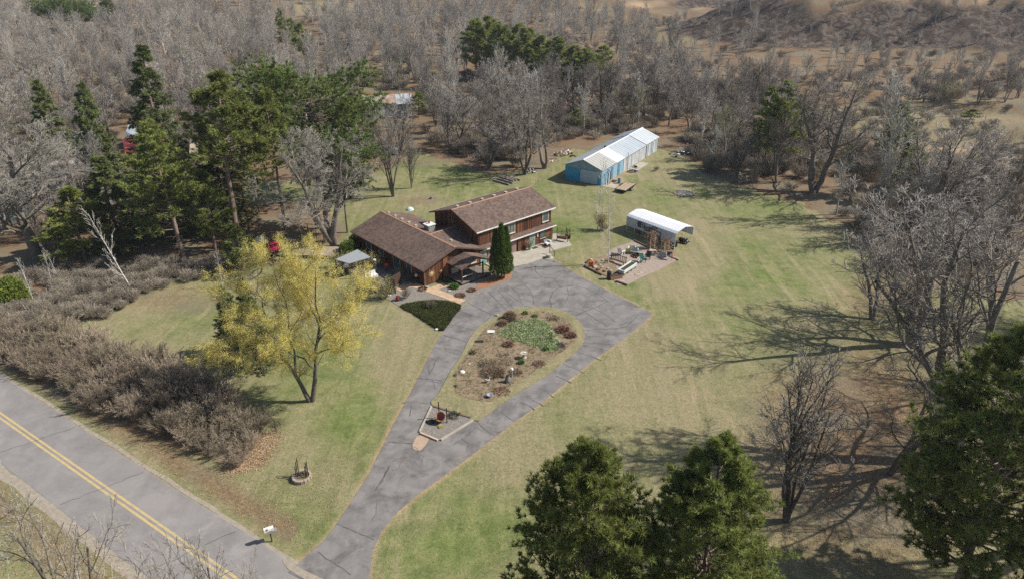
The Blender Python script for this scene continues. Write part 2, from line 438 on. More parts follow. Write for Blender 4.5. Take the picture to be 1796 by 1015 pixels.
def make_tree_protos():
    d = {}
    spec = {'oak': [('oak', 101, 14, False), ('oak', 102, 14, False), ('oak', 103, 14, False), ('oak', 104, 14, False)],
            'aspen': [('aspen', 111, 14, False), ('aspen', 112, 14, False), ('aspen', 113, 14, False)],
            'vase': [('vase', 121, 11, False), ('vase', 122, 12, False)],
            'limbs': [('limbs', 131, 14, True), ('limbs', 132, 14, True), ('limbs', 133, 15, False)],
            'sparse': [('sparse', 161, 14, False), ('sparse', 162, 14, False), ('sparse', 163, 14, False)],
            'sapling': [('sapling', 151, 12, False), ('sapling', 152, 12, False)],
            'oakd': [('oak', 141, 14, True)]}
    for k, lst in spec.items():
        d[k] = []
        for (kd, sd, H, dn) in lst:
            a, b, top, rad = bare_proto(sd, kd, H, dn, minr=.0075 if dn else .006 if kd in ('sparse', 'sapling', 'vase') else .0095)
            tm = m_birch if k == 'sapling' else m_pale if k == 'aspen' else m_bark; cm = m_pale if k in ('aspen', 'sapling') else m_twig
            d[k].append((mkmesh('trunk', a[0], [a[1]], tm, smooth=True), mkmesh('twigs', b[0], [b[1]], cm), top, rad, None))
    d['oak'][3][1].materials[0] = mat('olive_budding_twigs', (.36, .35, .20), (.26, .25, .15), .35, vary=.2)
    d['limbs'][2][1].materials[0] = mat('dark_brown_twigs', (.27, .23, .195), (.19, .16, .135), .35, vary=.25)
    d['oak'][1][1].materials[0] = mat('silver_twigs', (.40, .375, .34), (.30, .28, .255), .35, vary=.25)
    d['oak'][0][1].materials[0] = mat('brown_oak_twigs', (.33, .285, .235), (.24, .205, .17), .35, vary=.25)
    def pine(key, mm, bm=m_pbark, **kw):
        a, b, top, rad = pine_proto(**kw)
        d.setdefault(key, []).append((mkmesh('trunk', a[0], [a[1]], bm, smooth=True), mkmesh('needles', b[0], [b[1]], mm, tone=b[2]), top, rad, None))
    pine('bigpine', m_pine, seed=201, H=18, R=4.6, bare=.10, K=20, per=(6, 8), nb=150, tuft=.32, wdt=.022, n2=10)
    pine('bigpine', m_pine, seed=202, H=18, R=4.2, bare=.10, K=20, per=(6, 8), nb=150, tuft=.32, wdt=.022, n2=10)
    pine('redpine', m_pine, seed=211, H=20, R=4.0, bare=.45, K=12, per=(6, 5), nb=60, tuft=.38, wdt=.035)
    pine('redpine', m_pine, seed=212, H=18, R=3.6, bare=.25, K=12, per=(6, 5), nb=66, tuft=.38, wdt=.035)
    pine('farpine', m_pine, seed=221, H=14, R=3.0, bare=.25, K=10, per=(3, 3), nb=40, tuft=.6, wdt=.06)
    pine('farpine', m_pine, seed=222, H=14, R=3.4, bare=.2, K=10, per=(3, 3), nb=40, tuft=.6, wdt=.06)
    pine('whitepine', m_wpine, seed=231, H=18, R=7.6, bare=.40, K=11, per=(12, 13), nb=100, tuft=.36, wdt=.035, prof='umbrella', n2=12)
    pine('spruce', m_spruce, seed=241, H=20, R=3.4, bare=.04, K=9, per=(5, 7), nb=190, tuft=.32, wdt=.03, prof='spruce', droop=.5)
    pine('spruce', m_spruce, seed=242, H=16, R=3.6, bare=.04, K=9, per=(5, 7), nb=170, tuft=.34, wdt=.03, prof='spruce', droop=.4)
    return d
PR = make_tree_protos()

def put_tree(kind, idx, p, H, label, cat='tree', name='bare_tree', width=None, rz=None, lean=(0, 0), group=None, crown='crown', mats=None):
    tm, cm, top, rad, _ = PR[kind][idx % len(PR[kind])]
    s = H / top; sx = s if width is None else (width / 2) / rad
    o = thing(name, label, cat, p, rnd.uniform(0, 6.28) if rz is None else rz, group, (sx, sx, s))
    if lean != (0, 0): o.rotation_euler = (lean[0], lean[1], 0)
    t = link('trunk', tm, o); c = link(crown, cm, o)
    return o

# ------------------------------------------------------------------ the ground
def inside(px, py, poly):
    r = np.zeros(px.shape, bool); n = len(poly)
    for i in range(n):
        x0, y0 = poly[i]; x1, y1 = poly[(i + 1) % n]
        c = ((y0 > py) != (y1 > py)) & (px < (x1 - x0) * (py - y0) / (y1 - y0 + 1e-12) + x0)
        r ^= c
    return r
def W(pts): return [tuple(U(*p)[:2]) for p in pts]
def segdist(x, y, poly, closed=True):
    d = np.full(x.shape, 1e9); n = len(poly)
    for i in range(n if closed else n - 1):
        ax, ay = poly[i]; bx, by = poly[(i + 1) % n]
        dx, dy = bx - ax, by - ay
        t = np.clip(((x - ax) * dx + (y - ay) * dy) / (dx * dx + dy * dy), 0, 1)
        d = np.minimum(d, np.hypot(x - ax - t * dx, y - ay - t * dy))
    return d

def smooth_loop(pts, n=4):
    out = []; N = len(pts)
    for i in range(N):
        p0, p1, p2, p3 = [np.array(pts[(i + j - 1) % N]) for j in range(4)]
        for k in range(n):
            t = k / n
            out.append(tuple(.5 * ((2 * p1) + (p2 - p0) * t + (2 * p0 - 5 * p1 + 4 * p2 - p3) * t * t + (3 * p1 - p0 - 3 * p2 + p3) * t ** 3)))
    return out

DRIVE = [(505, 1003), (545, 968), (575, 940), (600, 905), (648, 830), (690, 745), (730, 670), (765, 600), (792, 560), (816, 534), (844, 513), (867, 503), (890, 494), (899, 486), (898, 474), (902, 466.5),
         (926, 455.6), (947.7, 449), (962, 453), (976, 459), (1015, 483), (1060, 507), (1110, 532), (1145, 549), (1128, 566), (1095, 594), (1050, 624), (1000, 664), (950, 706), (900, 741), (850, 780), (795, 822),
         (735, 865), (700, 895), (670, 930), (654, 965), (646, 1030), (640, 1075), (590, 1050)]
ISLAND = smooth_loop([(758, 713), (771, 688), (790, 652), (809.6, 622), (823.4, 594.5), (842.7, 572), (867.5, 556), (895, 544), (928, 538.5), (966.8, 540), (994, 548), (1013.7, 561),
          (1025, 581), (1023, 600), (1008, 619), (986, 637), (964, 655), (933.7, 674), (900.6, 694), (870, 716), (845, 734), (831, 737.5)], 3)
TIP = [(757.5, 713), (736, 758.5), (739, 762), (767, 773), (773.5, 772), (830, 738.5), (826, 734), (783, 716)]
drive_w, island_w, tip_w = W(DRIVE), W(ISLAND), W(TIP)

road_dir = Vector((math.cos(R_(-33.2)), math.sin(R_(-33.2)), 0)); road_n = Vector((-road_dir.y, road_dir.x, 0))
road_c = U(0, 728)
road_o = U(0, 659); road_hw = abs((road_o - road_c).dot(road_n))      # half width, up side
def RD(s, o, z=0): p = road_c + road_dir * s + road_n * o; return (p.x, p.y, z)

WOOD = [(-900, -80), (2700, -80), (2700, 560), (1900, 545), (1640, 500), (1530, 455), (1490, 400), (1390, 352), (1245, 312), (1215, 282), (1170, 262), (1000, 262), (950, 298), (860, 308), (780, 282), (735, 262), (700, 290),
        (600, 320), (500, 318), (430, 318), (420, 352), (560, 362), (600, 392), (600, 420), (520, 455), (420, 475), (290, 488), (170, 555), (-60, 610), (-900, 700)]
def zone_fields(x, y, z):
    px, py, zz = proj(x, y, z)
    n1 = 14 * np.sin(px * .031 + py * .017) + 9 * np.sin(px * .083 - py * .07 + 2) + 6 * np.sin(px * .19 + py * .23)
    n2 = 6 * np.sin(px * .047 - py * .03 + 1) + 4 * np.sin(px * .13 + py * .11)
    k = np.clip((py - 150) / 500, .2, 1.2)
    qx, qy = px + n1 * k, py + n2 * k
    wood = inside(qx, qy, WOOD).astype(float)
    def blob(L):
        r = np.zeros(px.shape)
        for (bx, by, rx, ry, a) in L:
            r = np.maximum(r, a * np.exp(-((((px - bx) / rx) ** 2 + ((py - by) / ry) ** 2)) ** 1.3))
        return r
    green = .46 + blob([(975, 395, 60, 45, .45), (1110, 345, 150, 22, .25), (780, 310, 110, 22, .4), (560, 650, 95, 60, .4), (600, 740, 60, 70, .35), (810, 935, 110, 70, .5), (1300, 500, 80, 50, .3), (1010, 385, 40, 30, .4),
                        (690, 960, 40, 60, .4), (1128, 436, 40, 30, .2), (1210, 548, 90, 22, .35), (500, 900, 60, 50, .35), (560, 930, 50, 50, .4), (1320, 360, 90, 40, .25), (490, 340, 70, 12, .7), (840, 325, 80, 16, .3), (360, 560, 60, 20, .15), (1230, 340, 70, 14, .3),
                        (30, 920, 40, 60, .4), (1110, 340, 100, 10, .2), (1090, 500, 60, 16, .2)])
    green = green - blob([(700, 610, 40, 120, .35), (1190, 515, 60, 60, .4), (1235, 450, 30, 60, .35), (1120, 680, 150, 60, .3), (1400, 800, 220, 150, .3), (250, 520, 130, 40, .3), (1000, 800, 120, 70, .15), (880, 770, 60, 60, .15), (740, 355, 50, 20, .35), (1215, 480, 22, 90, .4), (1255, 430, 30, 40, .3), (1140, 560, 60, 20, .35), (1000, 660, 160, 26, .2), (650, 560, 60, 40, .25), (1230, 360, 60, 30, .2)])
    litter = wood * .95 + (1 - wood) * np.maximum(blob([(1520, 810, 270, 260, .8), (1420, 640, 150, 60, .4), (1120, 745, 130, 60, .35), (1560, 520, 120, 60, .55), (300, 525, 150, 34, .5), (435, 800, 45, 30, .9), (60, 640, 60, 30, .7), (1380, 400, 80, 50, .3), (750, 285, 60, 14, .5), (735, 352, 60, 12, .5)]), .06)
    # strip between road and hedge
    ro = (x - road_c.x) * road_n.x + (y - road_c.y) * road_n.y
    litter = np.maximum(litter, .75 * np.exp(-((ro - road_hw - 2.2) / 1.7) ** 2) * (px < 520))
    litter = np.maximum(litter, .65 * np.exp(-((ro + road_hw + 2.5) / 2.5) ** 2))
    inhedge = inside(px, py, [(-300, 640), (0, 640), (200, 740), (420, 822), (470, 800), (460, 750), (300, 650), (0, 575), (-300, 480)])
    litter = np.where(inhedge, .97, litter)
    sand = blob([(1240, 8, 70, 10, .9), (1640, 3, 220, 9, .8), (1130, 8, 60, 8, .8), (1640, 262, 170, 8, .7), (1750, 300, 90, 12, .5), (1500, 115, 10, 5, .0), (640, 12, 60, 12, .3), (1700, 125, 160, 5, .4), (1560, 262, 120, 6, .5), (1700, 160, 140, 10, .4)])
    tanf = blob([(1560, 210, 150, 34, .8), (1700, 240, 160, 60, .7), (1330, 122, 100, 8, .3), (1640, 175, 160, 14, .5), (1200, 60, 70, 24, .7), (560, 14, 80, 16, .8), (640, 30, 40, 14, .6), (1020, 14, 120, 10, .5), (480, 22, 60, 12, .6)])
    litter = litter * (1 - .8 * tanf); green = np.where(tanf > .25, -.35 + .3 * np.sin(px * .05 + py * .1) ** 2, green); litter = np.maximum(litter, .36 * (tanf > .25))
    dd = segdist(x, y, drive_w); ind = inside(x, y, drive_w)
    edge = np.exp(-(dd / .55) ** 2) * .7
    edge = np.maximum(edge, np.exp(-((np.abs(ro) - road_hw) / .6) ** 2) * .6)
    edge = np.where(y > 130, 0, edge)
    dirt = np.maximum(edge, blob([(1075, 318, 26, 12, .85), (1100, 300, 30, 10, .7), (1190, 285, 40, 12, .45), (1060, 418, 12, 6, .5), (660, 250, 10, 10, 0)]))
    dark = blob([(1300, 50, 140, 75, .95), (1230, 25, 70, 40, .95), (1400, 80, 80, 60, .9), (1600, 50, 200, 52, .9), (1760, 50, 160, 50, .85)]) * np.clip((z - .8) / 2, 0, 1)
    return np.clip(green, -.4, 1), np.clip(litter, 0, 1), np.clip(np.maximum(sand, dirt), 0, 1), np.clip(dark, 0, 1)

def build_ground():
    def axis(a0, a1, b0, b1, st):
        core = np.arange(a0, a1, st); lo = [a0]; s = st
        while lo[-1] > b0: s *= (1.03 if lo[-1] > -460 else 1.15); lo.append(lo[-1] - s)
        hi = [core[-1]]; s = st
        while hi[-1] < b1: s *= (1.014 if hi[-1] < 460 else 1.1); hi.append(hi[-1] + s)
        return np.concatenate([lo[:0:-1], core, hi[1:]])
    xs = axis(-75, 78, -1500, 1500, .62); ys = axis(34, 150, -200, 2600, .62)
    X, Y = np.meshgrid(xs, ys); Z = mounds(X, Y)
    g = np.random.default_rng(3)
    f = np.clip((Y - 60) / 60, 0, 1) * 0
    nx, ny = len(xs), len(ys)
    gr, li, sa, dk = zone_fields(X, np.maximum(Y, 30), Z)
    idx = np.arange(nx * ny).reshape(ny, nx)
    q = np.stack([idx[:-1, :-1], idx[:-1, 1:], idx[1:, 1:], idx[1:, :-1]], -1).reshape(-1, 4)
    me = mkmesh('ground', np.stack([X, Y, Z], -1).reshape(-1, 3), [q], smooth=True)
    a = me.color_attributes.new('zone', 'FLOAT_COLOR', 'POINT')
    c = np.stack([gr, li, sa, dk], -1).reshape(-1, 4).astype(np.float32)
    a.data.foreach_set('color', c.ravel())
    return me

def grass_material(name, fixed=None):
    m = bpy.data.materials.new(name); m.use_nodes = True; t = m.node_tree; p = t.nodes['Principled BSDF']
    p.inputs['Roughness'].default_value = .9; p.inputs['Specular IOR Level'].default_value = .1
    geo = t.nodes.new('ShaderNodeNewGeometry').outputs['Position']
    if fixed is None:
        at = t.nodes.new('ShaderNodeAttribute'); at.attribute_name = 'zone'
        sp = t.nodes.new('ShaderNodeSeparateColor'); t.links.new(at.outputs['Color'], sp.inputs[0])
        G_, L_, S_, D_ = sp.outputs[0], sp.outputs[1], sp.outputs[2], at.outputs['Alpha']
    else:
        vs = []
        for v in fixed:
            q = t.nodes.new('ShaderNodeValue'); q.outputs[0].default_value = v; vs.append(q.outputs[0])
        G_, L_, S_, D_ = vs
    nA = noise(t, .11, 4, .6, geo, .6); nB = noise(t, .55, 5, .7, geo, .4); nC = noise(t, 3.2, 5, .75, geo); nD = noise(t, 11, 3, .8, geo); nE = noise(t, .035, 3, .5, geo, .8)
    cmb = math_(t, 'ADD', math_(t, 'MULTIPLY', math_(t, 'SUBTRACT', nA, .5), 1.5), math_(t, 'ADD', math_(t, 'MULTIPLY', math_(t, 'SUBTRACT', nB, .5), 1.3), math_(t, 'MULTIPLY', math_(t, 'SUBTRACT', nC, .5), 1.0)))
    cmb = math_(t, 'ADD', cmb, math_(t, 'MULTIPLY', math_(t, 'SUBTRACT', nE, .5), 1.0))
    gfac = math_(t, 'MULTIPLY', ramp(t, math_(t, 'ADD', G_, cmb), .10, 1.05), .86)
    gr1 = mix(t, (.165, .215, .058), (.105, .150, .040), ramp(t, nB, .4, .6))
    dry = mix(t, (.325, .278, .175), (.235, .208, .118), ramp(t, nC, .35, .65))
    base = mix(t, dry, gr1, gfac)
    mp = t.nodes.new('ShaderNodeMapping'); mp.inputs['Rotation'].default_value = (0, 0, -.95); mp.inputs['Scale'].default_value = (.9, .07, 1); t.links.new(geo, mp.inputs[0])
    base = mix(t, base, (.76, .80, .72), math_(t, 'MULTIPLY', ramp(t, noise(t, 1.0, 3, .6, mp.outputs[0], .3), .46, .60), .55), 'MULTIPLY')
    mp2 = t.nodes.new('ShaderNodeMapping'); mp2.inputs['Rotation'].default_value = (0, 0, -.7); mp2.inputs['Scale'].default_value = (.5, .05, 1); t.links.new(geo, mp2.inputs[0])
    base = mix(t, base, (.38, .30, .20), math_(t, 'MULTIPLY', ramp(t, noise(t, .8, 5, .75, mp2.outputs[0], .5), .56, .68), .55))
    # litter
    li = mix(t, (.26, .165, .095), (.14, .095, .060), ramp(t, nC, .35, .62))
    li = mix(t, li, (.40, .27, .15), ramp(t, nD, .58, .72))
    li = mix(t, li, (.20, .17, .12), ramp(t, nA, .45, .6))
    lfac = ramp(t, math_(t, 'ADD', L_, math_(t, 'MULTIPLY', cmb, .45)), .3, .75)
    base = mix(t, base, li, lfac)
    sn = mix(t, (.43, .31, .20), (.33, .235, .15), ramp(t, nB, .4, .6))
    sfac = ramp(t, math_(t, 'ADD', S_, math_(t, 'MULTIPLY', cmb, .4)), .35, .8)
    base = mix(t, base, sn, sfac)
    dk = mix(t, (.048, .034, .028), (.17, .135, .11), ramp(t, noise(t, .25, 5, .7, geo, 1.0), .45, .62))
    base = mix(t, base, dk, ramp(t, math_(t, 'ADD', D_, math_(t, 'MULTIPLY', cmb, .3)), .3, .6))
    # blade and thatch grain
    base = mix(t, base, (.50, .50, .48), math_(t, 'MULTIPLY', ramp(t, noise(t, 6.0, 5, .9, geo), .40, .66), .9), 'MULTIPLY')
    base = mix(t, base, (1.35, 1.3, 1.2), math_(t, 'MULTIPLY', ramp(t, noise(t, 1.7, 5, .85, geo, .5), .44, .60), .6), 'MULTIPLY')
    base = mix(t, base, (.40, .33, .18), math_(t, 'MULTIPLY', ramp(t, noise(t, 6.0, 2, .5, geo), .66, .72), .5))
    t.links.new(base, p.inputs['Base Color'])
    b = t.nodes.new('ShaderNodeBump'); b.inputs['Strength'].default_value = .5; b.inputs['Distance'].default_value = .05
    t.links.new(math_(t, 'ADD', nD, math_(t, 'MULTIPLY', nC, 1.2)), b.inputs['Height']); t.links.new(b.outputs[0], p.inputs['Normal'])
    return m
m_ground = grass_material('lawn_and_leaf_litter')
ground = link('ground', build_ground()); ground.data.materials.append(m_ground); ground['kind'] = 'structure'

def sheet(name, poly, z0, z1, m, parent=None, kind='structure'):
    mb = MB(); mb.prism([tuple(p[:2]) for p in poly], z0, z1)
    o = mb.build(name, m, parent)
    if kind: o['kind'] = kind
    return o

def asphalt(name, c1, c2, sc=1.0, stain=.5, dirt=None):
    m = bpy.data.materials.new(name); m.use_nodes = True; t = m.node_tree; p = t.nodes['Principled BSDF']
    p.inputs['Roughness'].default_value = .85; p.inputs['Specular IOR Level'].default_value = .25
    geo = t.nodes.new('ShaderNodeNewGeometry').outputs['Position']
    b = mix(t, c1, c2, ramp(t, noise(t, .35 * sc, 5, .65, geo, .5), .38, .62))
    b = mix(t, b, tuple(x * .62 for x in c2), math_(t, 'MULTIPLY', ramp(t, noise(t, .25 * sc, 6, .7, geo, .4), .50, .66), stain))
    b = mix(t, b, tuple(x * 1.22 for x in c1), math_(t, 'MULTIPLY', ramp(t, noise(t, .22, 4, .6, geo, 1.0), .56, .70), .6))
    b = mix(t, b, (.55, .55, .55), math_(t, 'MULTIPLY', ramp(t, noise(t, 14, 3, .8, geo), .4, .7), .45), 'MULTIPLY')
    if dirt: b = mix(t, b, dirt, math_(t, 'MULTIPLY', ramp(t, noise(t, .5, 5, .7, geo, .5), .60, .72), .5))
    t.links.new(b, p.inputs['Base Color'])
    bb = t.nodes.new('ShaderNodeBump'); bb.inputs['Strength'].default_value = .25; bb.inputs['Distance'].default_value = .02
    t.links.new(noise(t, 25, 3, .7, geo), bb.inputs['Height']); t.links.new(bb.outputs[0], p.inputs['Normal'])
    return m
m_drive = asphalt('worn_drive_asphalt', (.235, .220, .207), (.160, .150, .142), 1.6, .75, (.30, .25, .19))
m_road = asphalt('road_asphalt', (.272, .252, .240), (.222, .206, .198), .8, .45)
m_tar = mat('crack_filler_tar', (.06, .06, .062), (.13, .125, .12), 1.5, rough=.6)
m_yline = mat('yellow_road_paint', (.60, .45, .19), (.42, .35, .23), 2.2, lo=.4, hi=.7, rough=.7, grain=.4)
m_edge = mat('gravel_shoulder', (.44, .38, .30), (.32, .27, .21), 2.5, rough=.9, bump=.5, grain=.5)
m_conc = mat('pale_concrete', (.46, .42, .35), (.36, .32, .26), .8, rough=.85, grain=.3)
m_mulch = mat('brown_wood_mulch', (.34, .245, .165), (.19, .165, .09), 1.3, rough=.95, bump=.8, bscale=9, grain=.5)
m_rmulch = mat('orange_needle_mulch', (.42, .21, .11), (.28, .14, .08), 2.5, rough=.95, bump=.6, bscale=9, grain=.4)
m_grav = mat('pale_river_gravel', (.36, .33, .29), (.20, .175, .15), 6, rough=.9, bump=1.0, bscale=14, grain=.6)
m_pgrav = mat('pinkish_pea_gravel', (.43, .35, .29), (.34, .27, .22), 2, rough=.9, bump=.6, bscale=14, grain=.5)

def strip(mb, pts, wd, z):
    """flat ribbon of width wd on the ground along world points"""
    pts = [Vector((p[0], p[1], 0)) for p in pts]
    L, Rr_ = [], []
    for i, p in enumerate(pts):
        d = (pts[min(i + 1, len(pts) - 1)] - pts[max(i - 1, 0)]).normalized(); n = Vector((-d.y, d.x, 0))
        wv = wd * (rnd.uniform(.6, 1.3) if wd < .2 else 1)
        L.append(p + n * wv / 2); Rr_.append(p - n * wv / 2)
    vs = [(a.x, a.y, z) for a in L] + [(a.x, a.y, z) for a in Rr_]; n = len(pts)
    mb.add(vs, [(i + n, i + 1 + n, i + 1, i) for i in range(n - 1)])

# road
mb = MB(); n = 60
road = bpy.data.objects.new('road', None)
vs = []; fs = []
for i in range(n + 1):
    s = -220 + 380 * i / n
    j = rnd.uniform(-.12, .12); j2 = rnd.uniform(-.12, .12)
    vs += [RD(s, road_hw + j, .02), RD(s, -road_hw + j2, .02), RD(s, road_hw + j + .25, -.03), RD(s, -road_hw + j2 - .25, -.03)]
for i in range(n):
    a = i * 4; b = a + 4
    fs += [(a, a + 1, b + 1, b), (a + 2, a, b, b + 2), (a + 1, a + 3, b + 3, b + 1)]
mb.add(vs, fs); road = mb.build('road', m_road); road['kind'] = 'structure'
for off in (-.2, .2):
    mb = MB(); vs = []; fs = []
    strip(mb, [RD(-220 + i * 1.0, off) for i in range(381)], .21, .026)
    mb.build('centre_line', m_yline, road)
mb = MB(); strip(mb, [RD(-220 + i * 2.0 + rnd.uniform(-.3, .3), road_hw + .28 + rnd.uniform(-.1, .1)) for i in range(152)], .38, .010); mb.build('shoulder', m_edge, road)
mb = MB(); strip(mb, [RD(-220 + i * 2.0, -road_hw - .5 + rnd.uniform(-.15, .15)) for i in range(190)], .9, .010); mb.build('shoulder', m_edge, road)
# thin cracks across the road
for s in [6, 17.5, 30, 44, 52, -12, -30]:
    mb = MB(); pts = [RD(s + rnd.uniform(-.12, .12) + .15 * k, -road_hw + .2 + (2 * road_hw - .4) * k / 14) for k in range(15)]
    strip(mb, pts, .05, .030); mb.build('crack', m_tar, road)

driveway = sheet('driveway', drive_w, -.03, .034, m_drive)
island = sheet('traffic_island', island_w, -.02, .11, m_ground); island['kind'] = 'structure'
# the island shares the lawn material through its own zone values
m_isl = grass_material('island_grass', (.16, .24, .08, 0)); island.data.materials.clear(); island.data.materials.append(m_isl)

def z3(x, y, ox, oy, s): return (ox + x / s, oy + y / s)
CR = []
for pl in [[(510, 40), (600, 88), (690, 125)], [(450, 88), (540, 120), (615, 140)], [(400, 178), (480, 195), (550, 215)], [(355, 245), (430, 265), (500, 290)], [(300, 322), (380, 335), (465, 345)], [(300, 325), (350, 340), (400, 356), (450, 372)],
           [(180, 520), (260, 525), (350, 538)], [(200, 512), (270, 540), (340, 550)], [(90, 675), (180, 670), (265, 682)], [(0, 922), (90, 932), (190, 935)], [(690, 715), (745, 755), (805, 795)], [(565, 795), (620, 845), (680, 885)], [(845, 668), (895, 695), (935, 720)],
           [(880, 635), (935, 665), (990, 695)], [(1000, 600), (1030, 622), (1060, 640)], [(1070, 505), (1120, 525), (1170, 550)], [(1110, 430), (1180, 455), (1255, 488)], [(1215, 355), (1280, 375), (1360, 405)], [(1245, 312), (1320, 325), (1400, 342)], [(1250, 290), (1330, 300), (1440, 305)],
           [(1250, 215), (1330, 208), (1430, 205)], [(1180, 128), (1250, 95), (1320, 68), (1400, 30)], [(1090, 72), (1130, 40), (1150, -10), (1140, -60)], [(930, 52), (925, 10), (905, -40), (850, -90)], [(640, -30), (690, 20), (745, 78), (800, 75)], [(700, -40), (760, 30), (805, 82)], [(615, 165), (650, 130), (655, 90), (690, 125)],
           [(1040, 70), (1030, 20), (1050, -30), (1100, -60), (1180, -70)], [(860, 50), (790, 0), (740, -40)], [(780, -60), (830, -20), (850, 40)], [(1260, 100), (1330, 150), (1400, 190)], [(1300, 70), (1380, 110), (1450, 160)], [(1100, -60), (1060, -110), (980, -120), (900, -110)], [(980, -120), (940, -160), (940, -195)],
           [(1180, -70), (1260, -50), (1330, -20), (1400, 30)], [(1330, -20), (1360, -70), (1300, -110)], [(1060, -110), (1110, -150), (1180, -160)], [(1260, 20), (1300, -10), (1330, -20)], [(260, 440), (262, 500), (290, 450), (310, 400)], [(150, 690), (140, 760)], [(600, 855), (560, 830), (480, 905), (420, 940)], [(470, 905), (515, 935), (505, 960)],
           [(1440, 205), (1520, 190), (1580, 130)], [(1440, 305), (1500, 290), (1560, 240)]]:
    CR.append([z3(x, y, 680, 520, 3.626) for x, y in pl])
for pl in [[(1180, 255), (1155, 300), (1110, 345)], [(1225, 160), (1195, 215), (1180, 250)], [(820, 598), (960, 655), (1110, 720)], [(680, 808), (740, 860), (860, 930), (930, 985)], [(1215, 165), (1180, 240), (1120, 330)]]:
    CR.append([z3(x, y, 400, 780, 4.32) for x, y in pl])
for k, pl in enumerate(CR):
    pts = []
    for a, b in zip(pl[:-1], pl[1:]):
        A, B = U(*a), U(*b); n = max(2, int((B - A).length / .35)); nn = Vector((-(B - A).y, (B - A).x, 0)).normalized()
        for i in range(n): pts.append(A.lerp(B, i / n) + nn * rnd.uniform(-.045, .045))
    pts.append(U(*pl[-1]))
    if pl is CR[-1] or not all(inside(np.array([p.x]), np.array([p.y]), drive_w)[0] for p in pts[2:-2]):
        pts = [p for p in pts if inside(np.array([p.x]), np.array([p.y]), drive_w)[0]]
    pts = [p for p in pts if not inside(np.array([p.x]), np.array([p.y]), island_w)[0]]
    if len(pts) < 3: continue
    mb = MB(); strip(mb, pts, .075 if k % 3 else .11, .039 + .0004 * (k % 7)); mb.build('crack', m_tar, driveway)
# hairlines
mb = MB()
for k in range(70):
    i = rnd.randrange(len(drive_w)); a = rnd.uniform(0, 6.28)
    p = U(rnd.uniform(640, 1130), rnd.uniform(455, 980)); pts = [p]
    for j in range(rnd.randint(4, 12)):
        a += rnd.uniform(-.7, .7); p = p + Vector((math.cos(a), math.sin(a), 0)) * .4; pts.append(p)
    if all(inside(np.array([p.x]), np.array([p.y]), drive_w)[0] and not inside(np.array([p.x]), np.array([p.y]), island_w)[0] for p in pts): strip(mb, pts, .04, .043)
mb.build('hairline_cracks', m_tar, driveway, kind='stuff')
# sandy wash at the tip and light edge strip where drive meets road
mb = MB(); strip(mb, [U(*p) for p in ((733, 775), (738, 780), (744, 786))], .7, .0385)
sheet('sand_spill', W(smooth_loop([(734, 764), (752, 764), (748, 778), (736, 790), (724, 785), (727, 772)], 3)), .035, .040, mat('washed_sand', (.42, .30, .21), (.33, .24, .17), 3, rough=.95), kind='structure')
sheet('gravel_lip', W(smooth_loop([(496, 981), (512, 988), (545, 1005), (580, 1022), (575, 1032), (540, 1018), (505, 997)], 2)), .0, .041, m_edge, kind='structure')

# island bed: mulch patch, green groundcover
BED = smooth_loop([(800, 660), (812, 632), (835, 600), (850, 580), (880, 560), (905, 551), (945, 547), (985, 556), (1005, 575), (1012, 590), (1003, 606), (975, 625), (950, 640), (930, 660), (905, 672), (880, 695), (855, 705), (825, 700), (800, 690)], 3)
def ragged(poly, amp, n=4):
    out = []
    for i, a in enumerate(poly):
        b = poly[(i + 1) % len(poly)]
        for k in range(n): t = k / n; out.append((a[0] + (b[0] - a[0]) * t + rnd.uniform(-amp, amp), a[1] + (b[1] - a[1]) * t + rnd.uniform(-amp, amp)))
    return out
sheet('garden_bed', ragged(W(BED), .16), .1, .135, m_mulch)
GC = smooth_loop([(878, 588), (890, 570), (915, 563), (945, 562), (965, 572), (975, 590), (982, 606), (965, 618), (948, 612), (925, 605), (900, 596)], 3)
gcw = ragged(W(GC), .35, 2)
sheet('groundcover_base', ragged(W(GC), .25, 3), .12, .142, mat('pale_leafy_ground', (.34, .38, .20), (.22, .24, .13), 4, grain=.4))

def scatter_in(poly, n, g):
    x = [p[0] for p in poly]; y = [p[1] for p in poly]
    X = g.uniform(min(x), max(x), n * 3); Y = g.uniform(min(y), max(y), n * 3)
    k = inside(X, Y, poly); return X[k][:n], Y[k][:n]
def tuft_field(name, poly, n, z, size, wd, m, K=7, sp=.6, parent=None, up=1.0, seed=5, tr=(.6, 1.2)):
    g = np.random.default_rng(seed); X, Y = scatter_in(poly, n, g)
    C = np.stack([X, Y, np.full(len(X), z)], -1); D = np.tile([0., 0, up], (len(X), 1))
    V, T, tn = spikes(g, C, D, size, K, wd, sp, g.uniform(tr[0], tr[1], len(X)))
    o = link(name, mkmesh(name, V, [T], m, tone=tn), parent); o['kind'] = 'stuff'; return o
m_gc = mat('bright_groundcover', (.50, .57, .33), (.34, .44, .19), 2, tone=True, leaf=.3)
m_dead = mat('dead_stems', (.40, .30, .21), (.26, .19, .13), 1.5, tone=True)
m_dead2 = mat('straw_stems', (.52, .44, .30), (.38, .31, .21), 1.5, tone=True)
m_red = mat('reddish_stems', (.38, .22, .16), (.26, .16, .115), 1.5, tone=True)
tag(tuft_field('groundcover', gcw, 1700, .13, .24, .035, m_gc, sp=.9, tr=(.45, 1.3)), 'bright green leafy groundcover filling the far half of the island bed', 'groundcover')
tag(tuft_field('dead_perennials', W(BED), 1600, .13, .25, .014, m_dead, seed=6), 'brown dead perennial stems over the island bed', 'dead plants')
tag(tuft_field('straw_perennials', W(smooth_loop([(850, 650), (875, 620), (900, 625), (895, 645), (870, 660)], 2)), 300, .13, .4, .012, m_dead2, seed=7), 'pale straw coloured stems in the middle of the island bed', 'dead plants')

